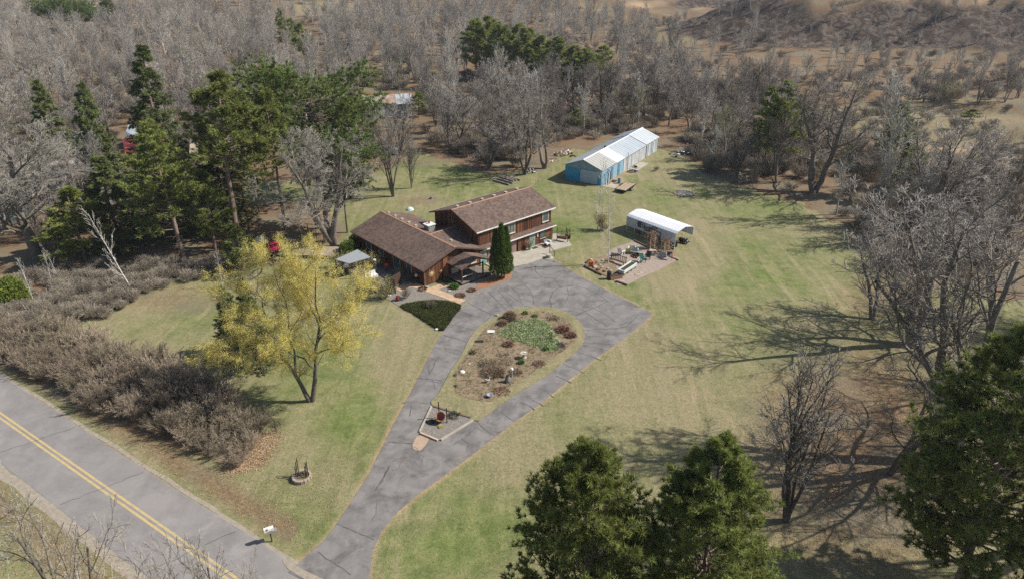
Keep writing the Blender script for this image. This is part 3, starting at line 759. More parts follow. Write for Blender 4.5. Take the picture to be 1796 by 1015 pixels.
# ------------------------------------------------------------------ the house
def shingles(name, c1, c2):
    m = bpy.data.materials.new(name); m.use_nodes = True; t = m.node_tree; p = t.nodes['Principled BSDF']
    p.inputs['Roughness'].default_value = .9; p.inputs['Specular IOR Level'].default_value = .2
    tc = t.nodes.new('ShaderNodeTexCoord').outputs['Object']
    v = t.nodes.new('ShaderNodeTexVoronoi'); v.inputs['Scale'].default_value = 2.9; v.inputs['Randomness'].default_value = .55; t.links.new(tc, v.inputs['Vector'])
    sp = t.nodes.new('ShaderNodeSeparateColor'); t.links.new(v.outputs['Color'], sp.inputs[0])
    b = mix(t, c1, c2, ramp(t, sp.outputs[0], .2, .8))
    b = mix(t, b, tuple(x * 1.3 for x in c1), math_(t, 'MULTIPLY', ramp(t, noise(t, .35, 4, .6, tc), .5, .7), .45))
    b = mix(t, b, (.6, .6, .6), math_(t, 'MULTIPLY', ramp(t, noise(t, 6, 3, .7, tc), .45, .7), .6), 'MULTIPLY')
    t.links.new(b, p.inputs['Base Color'])
    bb = t.nodes.new('ShaderNodeBump'); bb.inputs['Strength'].default_value = .9; bb.inputs['Distance'].default_value = .06
    t.links.new(sp.outputs[1], bb.inputs['Height']); t.links.new(bb.outputs[0], p.inputs['Normal'])
    return m
m_shin = shingles('brown_shingles', (.165, .115, .092), (.105, .073, .060))
m_ridge = mat('orange_ridge_shingles', (.40, .235, .15), (.30, .17, .11), 3, rough=.9)  # ridge caps in a paler orange brown than the roof slopes
m_board = mat('stained_cedar_boards', (.27, .115, .058), (.13, .058, .036), 1.2, rough=.6, tone=True, stretch=(1, 1, .15), grain=.5)
m_core = mat('dark_wall_core', (.035, .022, .018), rough=.9)
m_white = mat('white_painted_metal', (.72, .71, .68), (.60, .59, .56), 2, rough=.5)
m_fascia = mat('brown_fascia', (.13, .085, .065), rough=.6)
m_trim = mat('cream_window_trim', (.62, .58, .48), rough=.6)
m_glass = mat('window_glass', (.05, .07, .08), (.10, .13, .14), .8, rough=.08, spec=.8)
m_teal = mat('teal_door_paint', (.14, .36, .30), rough=.5)
m_gar = mat('mauve_brown_garage_paint', (.25, .17, .155), (.21, .14, .13), 1, rough=.6)
m_deck = mat('grey_weathered_deck', (.25, .215, .19), (.17, .145, .13), 1.5, rough=.85, grain=.4)
m_dark = mat('black_metal', (.03, .028, .028), rough=.5)
m_rust = mat('rusty_metal', (.18, .085, .05), (.10, .05, .035), 8, rough=.8)
m_wood = mat('brown_timber', (.20, .125, .08), (.13, .085, .06), 2, rough=.85, grain=.4)
m_dkwood = mat('dark_timber', (.075, .045, .032), rough=.8)
m_stone = mat('tan_stone', (.42, .35, .27), (.27, .22, .17), 3, rough=.9, bump=.5)
m_chim = mat('grey_metal_chimney', (.36, .35, .34), (.16, .15, .15), 5, rough=.6, stretch=(1, 1, .1))

HO = Vector((5.686, 99.276, 0)); HA = R_(41.7)
house = thing('wooden_house', 'brown two storey wooden house with a long low wing and a front porch', 'house', HO, HA)
def HW(u, v, z=0):
    c, s = math.cos(HA), math.sin(HA); return Vector((HO.x + u * c - v * s, HO.y + u * s + v * c, z))

def boards(name, a, b, z0, zf, parent, step=.24, th=.03):
    """vertical boards along a wall line a->b (local), proud of the core on the right hand side of a->b"""
    mb = MB(); A, B = Vector((a[0], a[1], 0)), Vector((b[0], b[1], 0)); L = (B - A).length; d = (B - A) / L; n = Vector((d.y, -d.x, 0))
    k = int(L / step)
    for i in range(k):
        s0, s1 = i * L / k + .006, (i + 1) * L / k - .006
        t = th * rnd.uniform(.6, 1.3); tn = rnd.choice([.45, .6, .75, .9, 1.0, 1.2, 1.5]) * rnd.uniform(.85, 1.1)
        p0, p1 = A + d * s0, A + d * s1
        q = [p0 + n * t, p1 + n * t, p1 + n * .002, p0 + n * .002]
        za, zb = zf(s0 / L), zf(s1 / L)
        if min(za, zb) <= z0 + .05: continue
        mb.hexa([(v.x, v.y, z0) for v in q] + [(q[0].x, q[0].y, za), (q[1].x, q[1].y, zb), (q[2].x, q[2].y, zb), (q[3].x, q[3].y, za)], tn)
        if True:   # batten over the joint
            pj = A + d * (s1 + .006); q = [pj - d * .025 + n * (th * 1.9), pj + d * .025 + n * (th * 1.9), pj + d * .025 + n * .003, pj - d * .025 + n * .003]
            mb.hexa([(v.x, v.y, z0 + .01) for v in q] + [(v.x, v.y, zb - .01) for v in q], tn * .7)
    return mb.build(name, m_board, parent, kind='stuff')

def gable_core(mb, u0, u1, v0, v1, z0, ze, zr, along='u'):
    if along == 'u':
        vm = (v0 + v1) / 2; pr = [(v0, z0), (v1, z0), (v1, ze), (vm, zr), (v0, ze)]
        vs = [(u0, a, b) for a, b in pr] + [(u1, a, b) for a, b in pr]
    else:
        um = (u0 + u1) / 2; pr = [(u0, z0), (u1, z0), (u1, ze), (um, zr), (u0, ze)]
        vs = [(a, v0, b) for a, b in pr] + [(a, v1, b) for a, b in pr]
    n = 5
    mb.add(vs, [(0, 1, 2, 3, 4), (9, 8, 7, 6, 5)] + [(i + n, (i + 1) % n + n, (i + 1) % n, i) for i in range(n)])

def window(name, parent, u0, u1, v, z0, z1, face=-1, mull=True, mt=None):
    """window in a wall facing -v (face=-1)"""
    mt = mt or m_trim
    w_ = MB(); t = .09
    y0, y1 = (v - .075, v - .01)
    w_.box(u0, u1, y0, y1, z0, z0 + t); w_.box(u0, u1, y0, y1, z1 - t, z1); w_.box(u0, u0 + t, y0 + .002, y1, z0 + t, z1 - t); w_.box(u1 - t, u1, y0 + .002, y1, z0 + t, z1 - t)
    if mull: w_.box((u0 + u1) / 2 - .035, (u0 + u1) / 2 + .035, y0 + .004, y1, z0 + t, z1 - t)
    f = w_.build(name, mt, parent)
    MB().box(u0 + t, u1 - t, v - .045, v - .015, z0 + t, z1 - t).build('pane', m_glass, f)
    MB().box(u0 - .08, u1 + .08, v - .13, v - .075, z0 - .06, z0).build('sill', m_trim, f)
    return f

# --- two storey block
EZ, RZ, VE0, VE1, VR = 5.17, 7.06, .50, 11.85, 6.175
UL, UR = -13.85, 1.75
mb = MB(); gable_core(mb, -13.1, 1.2, .95, 11.4, .0, EZ + .0, RZ - .12); core = mb.build('wall', m_core, house)
sl_ = (RZ - EZ) / (VR - VE0)
mb = MB()   # roof slopes as thick slabs
rs = MB().hexa([(UL, VE0, EZ - .16), (UR, VE0, EZ - .16), (UR, VR, RZ - .16), (UL, VR, RZ - .16), (UL, VE0, EZ), (UR, VE0, EZ), (UR, VR, RZ), (UL, VR, RZ)]).build('roof', m_shin, house)
rs2 = MB().hexa([(UL, VR, RZ - .16), (UR, VR, RZ - .16), (UR, VE1, EZ - .16), (UL, VE1, EZ - .16), (UL, VR, RZ), (UR, VR, RZ), (UR, VE1, EZ), (UL, VE1, EZ)]).build('roof', m_shin, house)
def ridge_caps(parent, a, b, step=.3, wd=.17, m=m_ridge):
    mb = MB(); A, B = Vector(a), Vector(b); L = (B - A).length; d = (B - A) / L; n = Vector((-d.y, d.x, 0)); k = int(L / step)
    for i in range(k):
        p0, p1 = A + d * (i * L / k), A + d * ((i + 1) * L / k + .02)
        for sg in (1, -1):
            o_ = n * sg * wd; dn = Vector((0, 0, -wd / 3)); q0, q1 = p0, p1
            up = Vector((0, 0, .02 + .015)); u2 = Vector((0, 0, .035))
            f = [q0 + u2, q0 + o_ + dn + u2, q1 + o_ + dn + up * .5, q1 + up * .5]
            mb.add([v for v in f] + [v - Vector((0, 0, .03)) for v in f], [(0, 1, 2, 3), (3, 2, 1, 0), (0, 4, 5, 1), (1, 5, 6, 2), (2, 6, 7, 3)])
    return mb.build('ridge_cap', m, parent)
ridge_caps(rs, (UL, VR, RZ), (UR, VR, RZ))
def vent(parent, u, v, z, sz=.38):
    mb = MB(); mb.box(u - sz / 2, u + sz / 2, v - sz / 2, v + sz / 2, z - .25, z + .16); mb.box(u - sz * .6, u + sz * .6, v - sz * .6, v + sz * .6, z + .16, z + .20)
    return mb.build('roof_vent', mat('faded_tan_vent', (.45, .39, .33)), parent)
for k in range(6): vent(rs2, -12.2 + k * 2.35, VR + .7, RZ - .18)
# white gutters
for nm, (v, z, ua, ub) in (('gutter', (VE0, EZ, UL, UR)), ('gutter', (VE1 + .1, EZ, UL, UR))):
    MB().box(ua, ub, v - .12, v - .003, z - .17, z - .03).build(nm, m_white, house)
# rakes
for u in (UL - .03, UR + .001):
    mb = MB(); mb.hexa([(u, VE0, EZ - .2), (u + .03, VE0, EZ - .2), (u + .03, VR, RZ - .2), (u, VR, RZ - .2), (u, VE0, EZ + .01), (u + .03, VE0, EZ + .01), (u + .03, VR, RZ + .01), (u, VR, RZ + .01)])
    mb.hexa([(u, VR, RZ - .2), (u + .03, VR, RZ - .2), (u + .03, VE1, EZ - .2), (u, VE1, EZ - .2), (u, VR, RZ + .01), (u + .03, VR, RZ + .01), (u + .03, VE1, EZ + .01), (u, VE1, EZ + .01)])
    mb.build('rake_board', m_fascia, house)
boards('upper_front_boards', (-13.1, .95), (1.2, .95), 2.62, lambda t: 5.03, house)
gz = lambda t: EZ - .02 + sl_ * (5.225 - abs(t - .5) * 10.45) + .0
boards('gable_boards', (-13.1, 11.4), (-13.1, .95), 2.0, gz, house)
boards('gable_boards', (1.2, .95), (1.2, 11.4), .1, gz, house)
# pent roof
mb = MB().hexa([(-13.3, -.15, 2.46), (1.35, -.15, 2.46), (1.35, .94, 2.64), (-13.3, .94, 2.64), (-13.3, -.15, 2.58), (1.35, -.15, 2.58), (1.35, .94, 2.78), (-13.3, .94, 2.78)])
mb.build('pent_roof', m_shin, house)
MB().box(-13.3, 1.35, -.26, -.153, 2.42, 2.56).build('gutter', m_white, house)
# lower front wall
mb = MB(); mb.box(-13.6, -12.05, .30, .9, 0, 2.46); mb.box(-12.05, -6.15, .60, .9, 0, 2.46); mb.box(-6.15, 1.0, .30, .9, 0, 2.46); mb.box(-12.05, -6.15, .3, .6, 2.3, 2.46); mb.build('lower_wall', m_core, house)
boards('lower_front_boards', (-6.1, .30), (-3.85, .30), .1, lambda t: 2.42, house)
boards('lower_front_boards', (-2.75, .30), (1.0, .30), .1, lambda t: 2.42, house)
boards('lower_front_boards', (1.0, .30), (1.0, .93), .1, lambda t: 2.42, house)
gd = thing_ = MB().box(-12.0, -6.2, .52, .56, .1, 2.32).build('garage_door', m_core, house)
for r in range(4): MB().box(-11.98, -6.22, .46, .517, .12 + r * .55, .12 + r * .55 + .53).build('panel', m_gar, gd)
# back door with patterned glass, teal
def door(u0, u1, v, z0, z1, lattice=False):
    f = MB(); f.box(u0 - .1, u0, v - .09, v - .01, z0, z1 + .1); f.box(u1, u1 + .1, v - .09, v - .01, z0, z1 + .1); f.box(u0, u1, v - .088, v - .01, z1, z1 + .1)
    fr = f.build('door', m_trim, house)
    MB().box(u0, u1, v - .06, v - .02, z0, z1).build('leaf', m_teal, fr)
    MB().box(u0 + .16, u1 - .16, v - .075, v - .062, z0 + 1.0, z1 - .15).build('pane', m_glass, fr)
    g_ = MB()
    for k in range(3):
        g_.cbox(((u0 + u1) / 2, v - .083, z0 + 1.15 + k * .28), (.5, .01, .035), 0, 0); 
    for s in (-1, 1): g_.cbox(((u0 + u1) / 2 + s * .12, v - .083, z0 + 1.4), (.03, .012, .8))
    g_.build('glazing_bar', m_trim, fr)
    MB().box(u1 - .12, u1 - .07, v - .12, v - .06, z0 + .95, z0 + 1.1).build('handle', m_dark, fr)
door(-3.75, -2.85, .30, .14, 2.16)
door(-13.3, -12.45, .30, .14, 2.16)
window('window', house, -.62, .68, .92, 3.15, 4.75, mull=False)
window('window', house, -7.5, -6.25, .92, 3.1, 4.75)
window('window', house, -9.9, -8.7, .92, 3.1, 4.75)
window('window', house, -1.7, -.55, .27, .95, 2.05, mull=False, mt=m_fascia)
# wall lamp
MB().box(-2.35, -2.2, .1, .26, 1.5, 2.05).build('wall_ornament', m_white, house)

# --- long low wing
WL, WR, WV0, WV1, WE, WU = -23.75, -12.75, -.45, 18.3, 2.72, -18.25
WZ = WE + (WU - WL) / 3.0
mb = MB(); gable_core(mb, -23.1, -13.4, .3, 17.7, 0, WE + .05, WZ - .16, 'v'); mb.build('wing_wall', m_core, house)
def slope(u0, z0, u1, z1, v0, v1, m=m_shin, name='wing_roof', th=.16):
    return MB().hexa([(u0, v0, z0 - th), (u1, v0, z1 - th), (u1, v1, z1 - th), (u0, v1, z0 - th), (u0, v0, z0), (u1, v0, z1), (u1, v1, z1), (u0, v1, z0)]).build(name, m, house)
wr1 = slope(WL, WE, WU, WZ, WV0, WV1)
wr2 = slope(WU, WZ, WR, WE - .0 + (WR - (2 * WU - WL)) * -1 / 3, WV0, WV1)
ridge_caps(wr1, (WU, WV0, WZ), (WU, WV1, WZ), wd=.16)
for v in (9.8, 11.6, 13.4, 15.2, 17): vent(wr2, WU + .55, v, WZ - .15, .34)
vent(wr2, WU + 1.6, 2.7, WZ - .5, .3)
MB().hexa([(WL, WV0 - .03, WE - .2), (WU, WV0 - .03, WZ - .2), (WU, WV0 - .001, WZ - .2), (WL, WV0 - .001, WE - .2), (WL, WV0 - .03, WE + .01), (WU, WV0 - .03, WZ + .01), (WU, WV0 - .001, WZ + .01), (WL, WV0 - .001, WE + .01)]).build('rake_board', m_fascia, house)
MB().hexa([(WU, WV0 - .03, WZ - .2), (WR, WV0 - .03, WE - .2), (WR, WV0 - .001, WE - .2), (WU, WV0 - .001, WZ - .2), (WU, WV0 - .03, WZ + .01), (WR, WV0 - .03, WE + .01), (WR, WV0 - .001, WE + .01), (WU, WV0 - .001, WZ + .01)]).build('rake_board', m_fascia, house)
MB().box(WL - .1, WL - .003, WV0, WV1, WE - .17, WE - .02).build('gutter', m_fascia, house)
boards('wing_front_boards', (-23.1, .3), (-13.45, .3), .1, lambda t: WE - .1 + (.5 - abs(t - .5)) * 9.65 / 3 + .1, house)
boards('wing_side_boards', (-23.1, 17.7), (-23.1, .3), .1, lambda t: WE - .02, house)
boards('wing_back_boards', (-13.4, 17.7), (-23.1, 17.7), .1, lambda t: WE - .1 + (.5 - abs(t - .5)) * 9.7 / 3, house)
# cross gable towards the two storey wall
cz = 4.42
MB().hexa([(-18.1, 1.4, 2.75), (-13.12, 1.4, 2.75), (-13.12, 6, cz - .1), (-18.1, 6, cz - .1), (-18.1, 1.4, 2.9), (-13.12, 1.4, 2.9), (-13.12, 6, cz), (-18.1, 6, cz)]).build('cross_roof', m_shin, house)
MB().hexa([(-18.1, 6, cz - .1), (-13.12, 6, cz - .1), (-13.12, 10.6, 2.75), (-18.1, 10.6, 2.75), (-18.1, 6, cz), (-13.12, 6, cz), (-13.12, 10.6, 2.9), (-18.1, 10.6, 2.9)]).build('cross_roof', m_shin, house)
ridge_caps(house, (-17.9, 6, cz), (-13.15, 6, cz), wd=.13)
# chimney with metal cover
ch = MB().box(-17.15, -16.0, 7.35, 8.55, 3.4, 4.95).build('chimney', m_chim, house)
MB().box(-17.25, -15.9, 7.25, 8.65, 4.95, 5.05).build('chimney_cap', m_white, ch)
MB().lathe([(.12, 0), (.14, .25), (.2, .27), (.2, .33)], (-16.5, 8.1, 5.05), 8).build('flue', mat('red_flue', (.4, .05, .04)), ch)
MB().lathe([(.10, 0), (.10, .5), (.16, .52), (.16, .6)], (-14.6, 9.6, 3.1), 8).build('vent_pipe', m_dark, house)
# glazed doors on the wing's long side (facing -u)
def side_window(v0, v1, z0, z1, door_=False):
    u = -23.14; t = .08
    w_ = MB(); w_.box(u - .07, u, v0, v1, z0, z0 + t); w_.box(u - .07, u, v0, v1, z1 - t, z1); w_.box(u - .068, u, v0, v0 + t, z0 + t, z1 - t); w_.box(u - .068, u, v1 - t, v1, z0 + t, z1 - t)
    f = w_.build('window', m_trim, house); MB().box(u - .04, u - .01, v0 + t, v1 - t, z0 + t, z1 - t).build('pane', m_glass, f)
side_window(3.2, 4.4, .5, 2.3); side_window(6.0, 7.8, .25, 2.3); side_window(10.2, 11.4, .9, 2.2); side_window(13.5, 15, .9, 2.2)
MB().box(-23.2, -23.0, .2, .42, .1, 2.6).build('corner_post', m_wood, house)

# --- front porch
PZ = .38
pd = MB(); pd.box(-19.35, -14.2, -3.0, .28, .05, .28); pdo = pd.build('porch_base', m_dkwood, house)
for k in range(21):
    MB().box(-19.38 + k * .2475, -19.38 + k * .2475 + .235, -3.03, .27, .28, PZ).build('deck_board', m_deck, house)
for (u, v) in ((-19.12, -2.75), (-15.45, -2.75)):
    MB().box(u - .08, u + .08, v - .08, v + .08, 0, 2.36).build('porch_post', m_dkwood, house)
pz0, pzr, pu0, pu1, pum, pv = 2.36, 3.28, -19.35, -14.05, -16.65, -3.0
q = MB().hexa([(pu0, pv, pz0 - .1), (pum, pv, pzr - .1), (pum, .9, pzr - .1), (pu0, .28, pz0 - .1), (pu0, pv, pz0), (pum, pv, pzr), (pum, .9, pzr), (pu0, .28, pz0)]).build('porch_roof', m_shin, house)
q = MB().hexa([(pum, pv, pzr - .1), (pu1, pv, pz0 - .1), (pu1, .28, pz0 - .1), (pum, .9, pzr - .1), (pum, pv, pzr), (pu1, pv, pz0), (pu1, .28, pz0), (pum, .9, pzr)]).build('porch_roof', m_shin, house)
MB().box(-19.12, -15.45, -2.8, -2.7, 2.16, 2.3).build('porch_beam', m_dkwood, house)
MB().box(-18.6, -17.4, .24, .275, .4, 1.2).build('bench_back', m_trim, house)
rl = MB(); rl.box(-19.0, -17.3, -2.78, -2.72, 1.05, 1.12)
rl.build('porch_rail', m_white, house)
for k in range(3): MB().lathe([(.02, 0), (.02, 1.9)], (-17.3 + k * .22, -2.75, PZ), 6).build('chime_tube', m_stone, house)
door(-17.0, -16.1, .30, .4, 2.35)
window('window', house, -15.6, -14.2, .27, .9, 2.1)

# sun shaped wall ornaments
def sun_ornament(u, z, r, label, m):
    o = thing('sun_ornament', label, 'wall ornament', HW(u, .22, z), HA)
    mb = MB()
    # disc facing -v
    n = 16; vs = [(0, -.12, 0)] + [(math.cos(2 * math.pi * k / n) * r * .45, -.06, math.sin(2 * math.pi * k / n) * r * .45) for k in range(n)]
    mb.add(vs, [(0, 1 + k, 1 + (k + 1) % n) for k in range(n)] + [tuple(range(n, 0, -1))]); mb.build('face', m, o)
    for k in range(12):
        a = 2 * math.pi * k / 12; a1, a2 = a - .14, a + .14
        P_ = [(math.cos(a1) * r * .47, -.05, math.sin(a1) * r * .47), (math.cos(a2) * r * .47, -.05, math.sin(a2) * r * .47), (math.cos(a) * r, -.05, math.sin(a) * r)]
        Q_ = [(x, -.02, zz) for x, y, zz in P_]
        MB().add(P_ + Q_, [(0, 2, 1), (3, 4, 5), (0, 1, 4, 3), (1, 2, 5, 4), (2, 0, 3, 5)]).build('ray', m, o)
    return o
m_brass = mat('pale_gold_metal', (.55, .43, .20), (.40, .30, .14), 4, rough=.5)
sun_ornament(-22.0, 1.55, .62, 'large pale gold sun ornament on the brown gable wall beside the porch', m_brass)
sun_ornament(-20.45, 1.45, .33, 'smaller copper coloured sun ornament beside the large gold one', mat('copper_metal', (.42, .23, .10), rough=.5))

# concrete apron and side terrace
apron = sheet('concrete_apron', [HW(*p)[:2] for p in ((-12.6, .9), (-12.6, -.9), (-10.9, -2.9), (-8.2, -3.75), (-4.4, -3.95), (-3.3, -3.3), (-2.4, -2.75), (1.6, -3.4), (2.6, -1.6), (3.3, 1.6), (1.0, 2.4), (1.0, .9))], -.02, .12, m_conc)
# ------------------------------------------------------------------ front garden
m_gsh = m_grav
gravel = sheet('gravel_bed', W([(688, 512), (715, 498), (745, 500), (770, 505), (790, 500), (800, 494), (848, 489), (870, 478), (882, 470), (899, 474), (898, 486), (888, 494), (866, 503), (843, 513.5), (822, 528), (814, 532), (809, 535), (775, 527), (740, 528), (715, 534), (700, 537), (680, 525)]), -.02, .045, m_grav)
sheet('needle_mulch', W(smooth_loop([(842, 495), (866, 487), (880, 482), (896, 478), (897, 487), (884, 493), (862, 502), (846, 506), (836, 508)], 3)), .0, .07, m_rmulch)
m_brickp = mat('buff_paving', (.48, .34, .22), (.38, .27, .18), 1.4, rough=.9, grain=.35)
# the stepping path, slab by slab
path = bpy.data.objects.new('garden_path', None); col.objects.link(path); path['kind'] = 'structure'
def slab_path(pxpts, wd, m, step=.62, z=.05, parent=None):
    pts = [U(*p) for p in pxpts]; dist = [0]
    for a, b in zip(pts[:-1], pts[1:]): dist.append(dist[-1] + (b - a).length)
    s = 0
    while s < dist[-1] - .1:
        i = max(j for j in range(len(pts) - 1) if dist[j] <= s); t = (s - dist[i]) / max(1e-6, dist[i + 1] - dist[i]); p = pts[i].lerp(pts[i + 1], t); d = (pts[i + 1] - pts[i]).normalized(); n = Vector((-d.y, d.x, 0))
        for sg in (-1, 1):
            c = p + n * sg * wd / 4; hw = wd / 4 - .005; hl = step / 2 - .005; zz = z + rnd.uniform(.0, .006)
            q = [c - d * hl - n * hw, c + d * hl - n * hw, c + d * hl + n * hw, c - d * hl + n * hw]
            MB().hexa([(v.x, v.y, .0) for v in q] + [(v.x, v.y, zz + .02) for v in q], rnd.uniform(.95, 1.04)).build('paver', m, parent)
        s += step
m_paver = mat('buff_pavers', (.50, .36, .235), (.40, .28, .185), 1.4, rough=.9, tone=True)
slab_path([(700, 508), (712, 502), (726, 500), (742, 506), (760, 511), (780, 518), (800, 526), (814, 531)], 1.35, m_paver, parent=path)
slab_path([(752, 511), (768, 504), (780, 500)], 1.25, m_paver, parent=path)
hedge_sq = smooth_loop([(703, 537), (738, 530), (778, 529), (808, 537), (800, 550), (792, 560), (779, 579), (768, 577), (745, 563), (724, 549)], 2)
sheet('creeping_juniper_bed', W(hedge_sq), .0, .12, mat('dark_soil', (.05, .045, .03)))
m_jun = mat('creeping_juniper', (.105, .115, .03), (.065, .08, .022), 1.2, tone=True)
tag(tuft_field('juniper_cover', W(hedge_sq), 5200, .1, .30, .03, m_jun, K=8, sp=.9, seed=9), 'dense dark green creeping juniper between the path and the lawn', 'ground cover')
for (x, y, r, lab) in ((797, 501, .62, 'small bright green mounded shrub in the gravel in front of the porch'),):
    pass

def small_shrub(px, py, r, h, m, label, n=260, size=.18, wdt=.02, cat='shrub', name='small_shrub', z=.04, K=8, grp=None):
    g = np.random.default_rng(int(px * 7 + py)); p = U(px, py); o = thing(name, label, cat, (p.x, p.y, z), 0, grp)
    C = unit(g.normal(size=(n, 3))); C[:, 2] = np.abs(C[:, 2]); D = C.copy(); C = C * g.uniform(.55, 1, (n, 1)) * np.array([r, r, h])
    V, T, tn = spikes(g, C, D + np.array([0, 0, .4]), size, K, wdt, .6)
    link('foliage', mkmesh('foliage', V, [T], m, tone=tn), o)
    st = MB()
    for k in range(7): a = k * .9; st.tube([(0, 0, -.05), (math.cos(a) * r * .5, math.sin(a) * r * .5, h * .6)], [.02, .008], 4)
    st.build('stem', m_bark, o); return o
small_shrub(797, 505, .62, .6, mat('fresh_green_leaves', (.16, .30, .05), (.10, .20, .035), 3, tone=True), 'bright green round shrub in the gravel in front of the porch', 500)
small_shrub(783, 493, .5, .45, mat('mid_green_leaves', (.12, .22, .05), tone=True), 'low green shrub in the shade left of the porch')
small_shrub(684, 492, .45, .7, MATS['fresh_green_leaves'], 'vivid green leafy plant above the lattice screen', 200)
small_shrub(807, 519, .75, .28, m_red, 'reddish brown dead perennial clump nearest the drive in the gravel bed', 200, cat='plant')
small_shrub(827, 510, .6, .26, m_red, 'reddish brown dead perennial clump between the path and the orange mulch', 200, cat='plant')
small_shrub(741, 508, .7, .25, m_rust, 'rust brown dead clump by the corner of the house', 120, cat='plant')

# rock features
def rock(px, py, r, label, m=m_stone, name='rock', cat='rock', sz=(1, .8, .6), grp=None, z=0.03):
    g = random.Random(int(px * 13 + py)); p = U(px, py)
    bm_v = []; n = 7
    prof = [(.75, 0), (1, .35), (.8, .75), (.35, 1)]
    mb = MB(); vs = []
    for (rr, zz) in prof:
        for k in range(n):
            a = 2 * math.pi * k / n; q = rr * g.uniform(.82, 1.15); vs.append((math.cos(a) * q * r * sz[0], math.sin(a) * q * r * sz[1], zz * r * sz[2]))
    fs = [(i * n + k, i * n + (k + 1) % n, (i + 1) * n + (k + 1) % n, (i + 1) * n + k) for i in range(3) for k in range(n)] + [tuple(range(3 * n, 4 * n)), tuple(range(n))[::-1]]
    mb.add(vs, fs); o = mb.build(name, m); o.location = (p.x, p.y, z); o.rotation_euler = (0, 0, g.uniform(0, 6)); return tag(o, label, cat, grp)
rock(748, 505, .35, 'pale tan boulder at the corner post of the house')
rock(788, 511, .3, 'tan boulder beside the path fork')
rock(773, 503, .2, 'small whitish stone under the gable wall')
rock(766, 578, .28, 'pale striped stone at the tip of the juniper bed', m_white)
rock(682, 519, .3, 'pale stone at the end of the gravel near the lattice screen', m_white)

# arborvitae, three lobes
def arborvitae(px, py, H, wid, label):
    g = np.random.default_rng(5); p = U(px, py); o = thing('arborvitae', label, 'evergreen', (p.x, p.y, .06))
    tr = []; C_, D_ = [], []
    for (dx, dy, h, r) in ((-.75, .1, H * .88, 1.0), (.05, -.25, H, 1.12), (.75, .25, H * .93, 1.0), (.1, .6, H * .8, .9)):
        P0, R0 = start(g, h, .13, 7, wig=.01); P0 = P0 + np.array([dx * .55, dy * .55, 0]); P0[:, :, 0] += np.linspace(0, dx * .45, 7); tr.append(tubes(P0, R0, 6))
        n = 2600; t = g.random(n) ** .8; zz = .55 + t * (h - .55)
        rad = r * np.minimum(1, (1.02 - t) ** .75 * 1.25) * np.clip(t * 6 + .45, 0, 1) * (.86 + .10 * np.sin(zz * 4 + dx * 3) + .05 * g.normal(size=n)); a = g.uniform(0, 2 * np.pi, n)
        q = g.uniform(.72, 1.03, n)
        C_.append(np.stack([dx + np.cos(a) * rad * q, dy + np.sin(a) * rad * q, zz], -1)); D_.append(np.stack([np.cos(a) * .7, np.sin(a) * .7, np.full(n, 1.1)], -1))
    C, D = np.concatenate(C_), np.concatenate(D_)
    V, T, tn = spikes(g, C, unit(D), .30, 7, .03, .35)
    s = wid / 2 / 1.75
    link('crown', mkmesh('crown', V, [T], m_dkgreen, tone=tn), o); Vt, Qt = merge(tr); link('trunk', mkmesh('trunk', Vt, [Qt], m_wood), o)
    o.scale = (s, s, 1); return o
pa = U(879, 489); arborvitae(879, 489, top_h(pa, 393), 43 / ppm(pa), 'tall dark green arborvitae with three pointed lobes in front of the garage')

# ------------------------------------------------------------------ blue and white pole barn
def panelmat(name, c1, c2, rough=.45, metallic=0.0, sc=.8, stain=None):
    return mat(name, c1, c2, sc, rough=rough, metallic=metallic, spec=.4, grain=.25)
m_blue = panelmat('faded_blue_metal', (.05, .40, .66), (.035, .30, .54))
m_lblue = panelmat('pale_blue_metal', (.36, .55, .68), (.24, .44, .60), sc=1.6)
m_wwall = panelmat('dull_white_siding', (.66, .66, .64), (.45, .48, .52), sc=.7)
m_roofw = panelmat('white_roof_sheet', (.76, .77, .77), (.70, .71, .71))
m_roofg = panelmat('galvanised_roof_sheet', (.40, .45, .49), (.46, .50, .53), sc=.4)
m_roofd = panelmat('dirty_grey_roof_sheet', (.40, .40, .37), (.46, .45, .40), sc=.5)
m_roofl = panelmat('light_grey_roof_sheet', (.58, .61, .63), (.48, .52, .55), sc=.4)
BO = U(1054, 325.9); BA = R_(58.1)
barn = thing('pole_barn', 'long low blue and white metal pole barn with a patchwork grey and white roof', 'barn', BO, BA)
BL, BW, BE, BR = 28.5, 7.7, 3.05, 4.5
def BWp(u, v, z=0): c, s = math.cos(BA), math.sin(BA); return Vector((BO.x + u * c - v * s, BO.y + u * s + v * c, z))
mb = MB(); gable_core(mb, .05, BL - .05, .05, BW - .05, 0, BE - .06, BR - .1); mb.build('frame_wall', m_core, barn)
def ribbed(name, a, b, z0, zf, m, parent, step=.32, amp=.03, kind=None):
    """corrugated sheet along a->b, outward on the right hand side"""
    A, B = Vector((a[0], a[1], 0)), Vector((b[0], b[1], 0)); L = (B - A).length; d = (B - A) / L; n = Vector((d.y, -d.x, 0)); k = max(2, int(L / step)); vs = []; 
    for i in range(k):
        for f, o_ in ((0, 0), (.72, 0), (.8, amp), (.92, amp)):
            s = (i + f) * L / k; p = A + d * s + n * (.02 + o_); vs.append((p.x, p.y, z0)); vs.append((p.x, p.y, zf(s / L)))
    p = B + n * .02; vs += [(p.x, p.y, z0), (p.x, p.y, zf(1))]
    return MB().add(vs, [(2 * i, 2 * i + 2, 2 * i + 3, 2 * i + 1) for i in range(len(vs) // 2 - 1)]).build(name, m, parent, kind=kind)
fl = lambda t: BE - .03
ribbed('side_panel', (0, 0), (10.2, 0), .0, fl, m_lblue, barn)
ribbed('side_panel', (10.2, 0), (22, 0), .0, fl, m_wwall, barn)
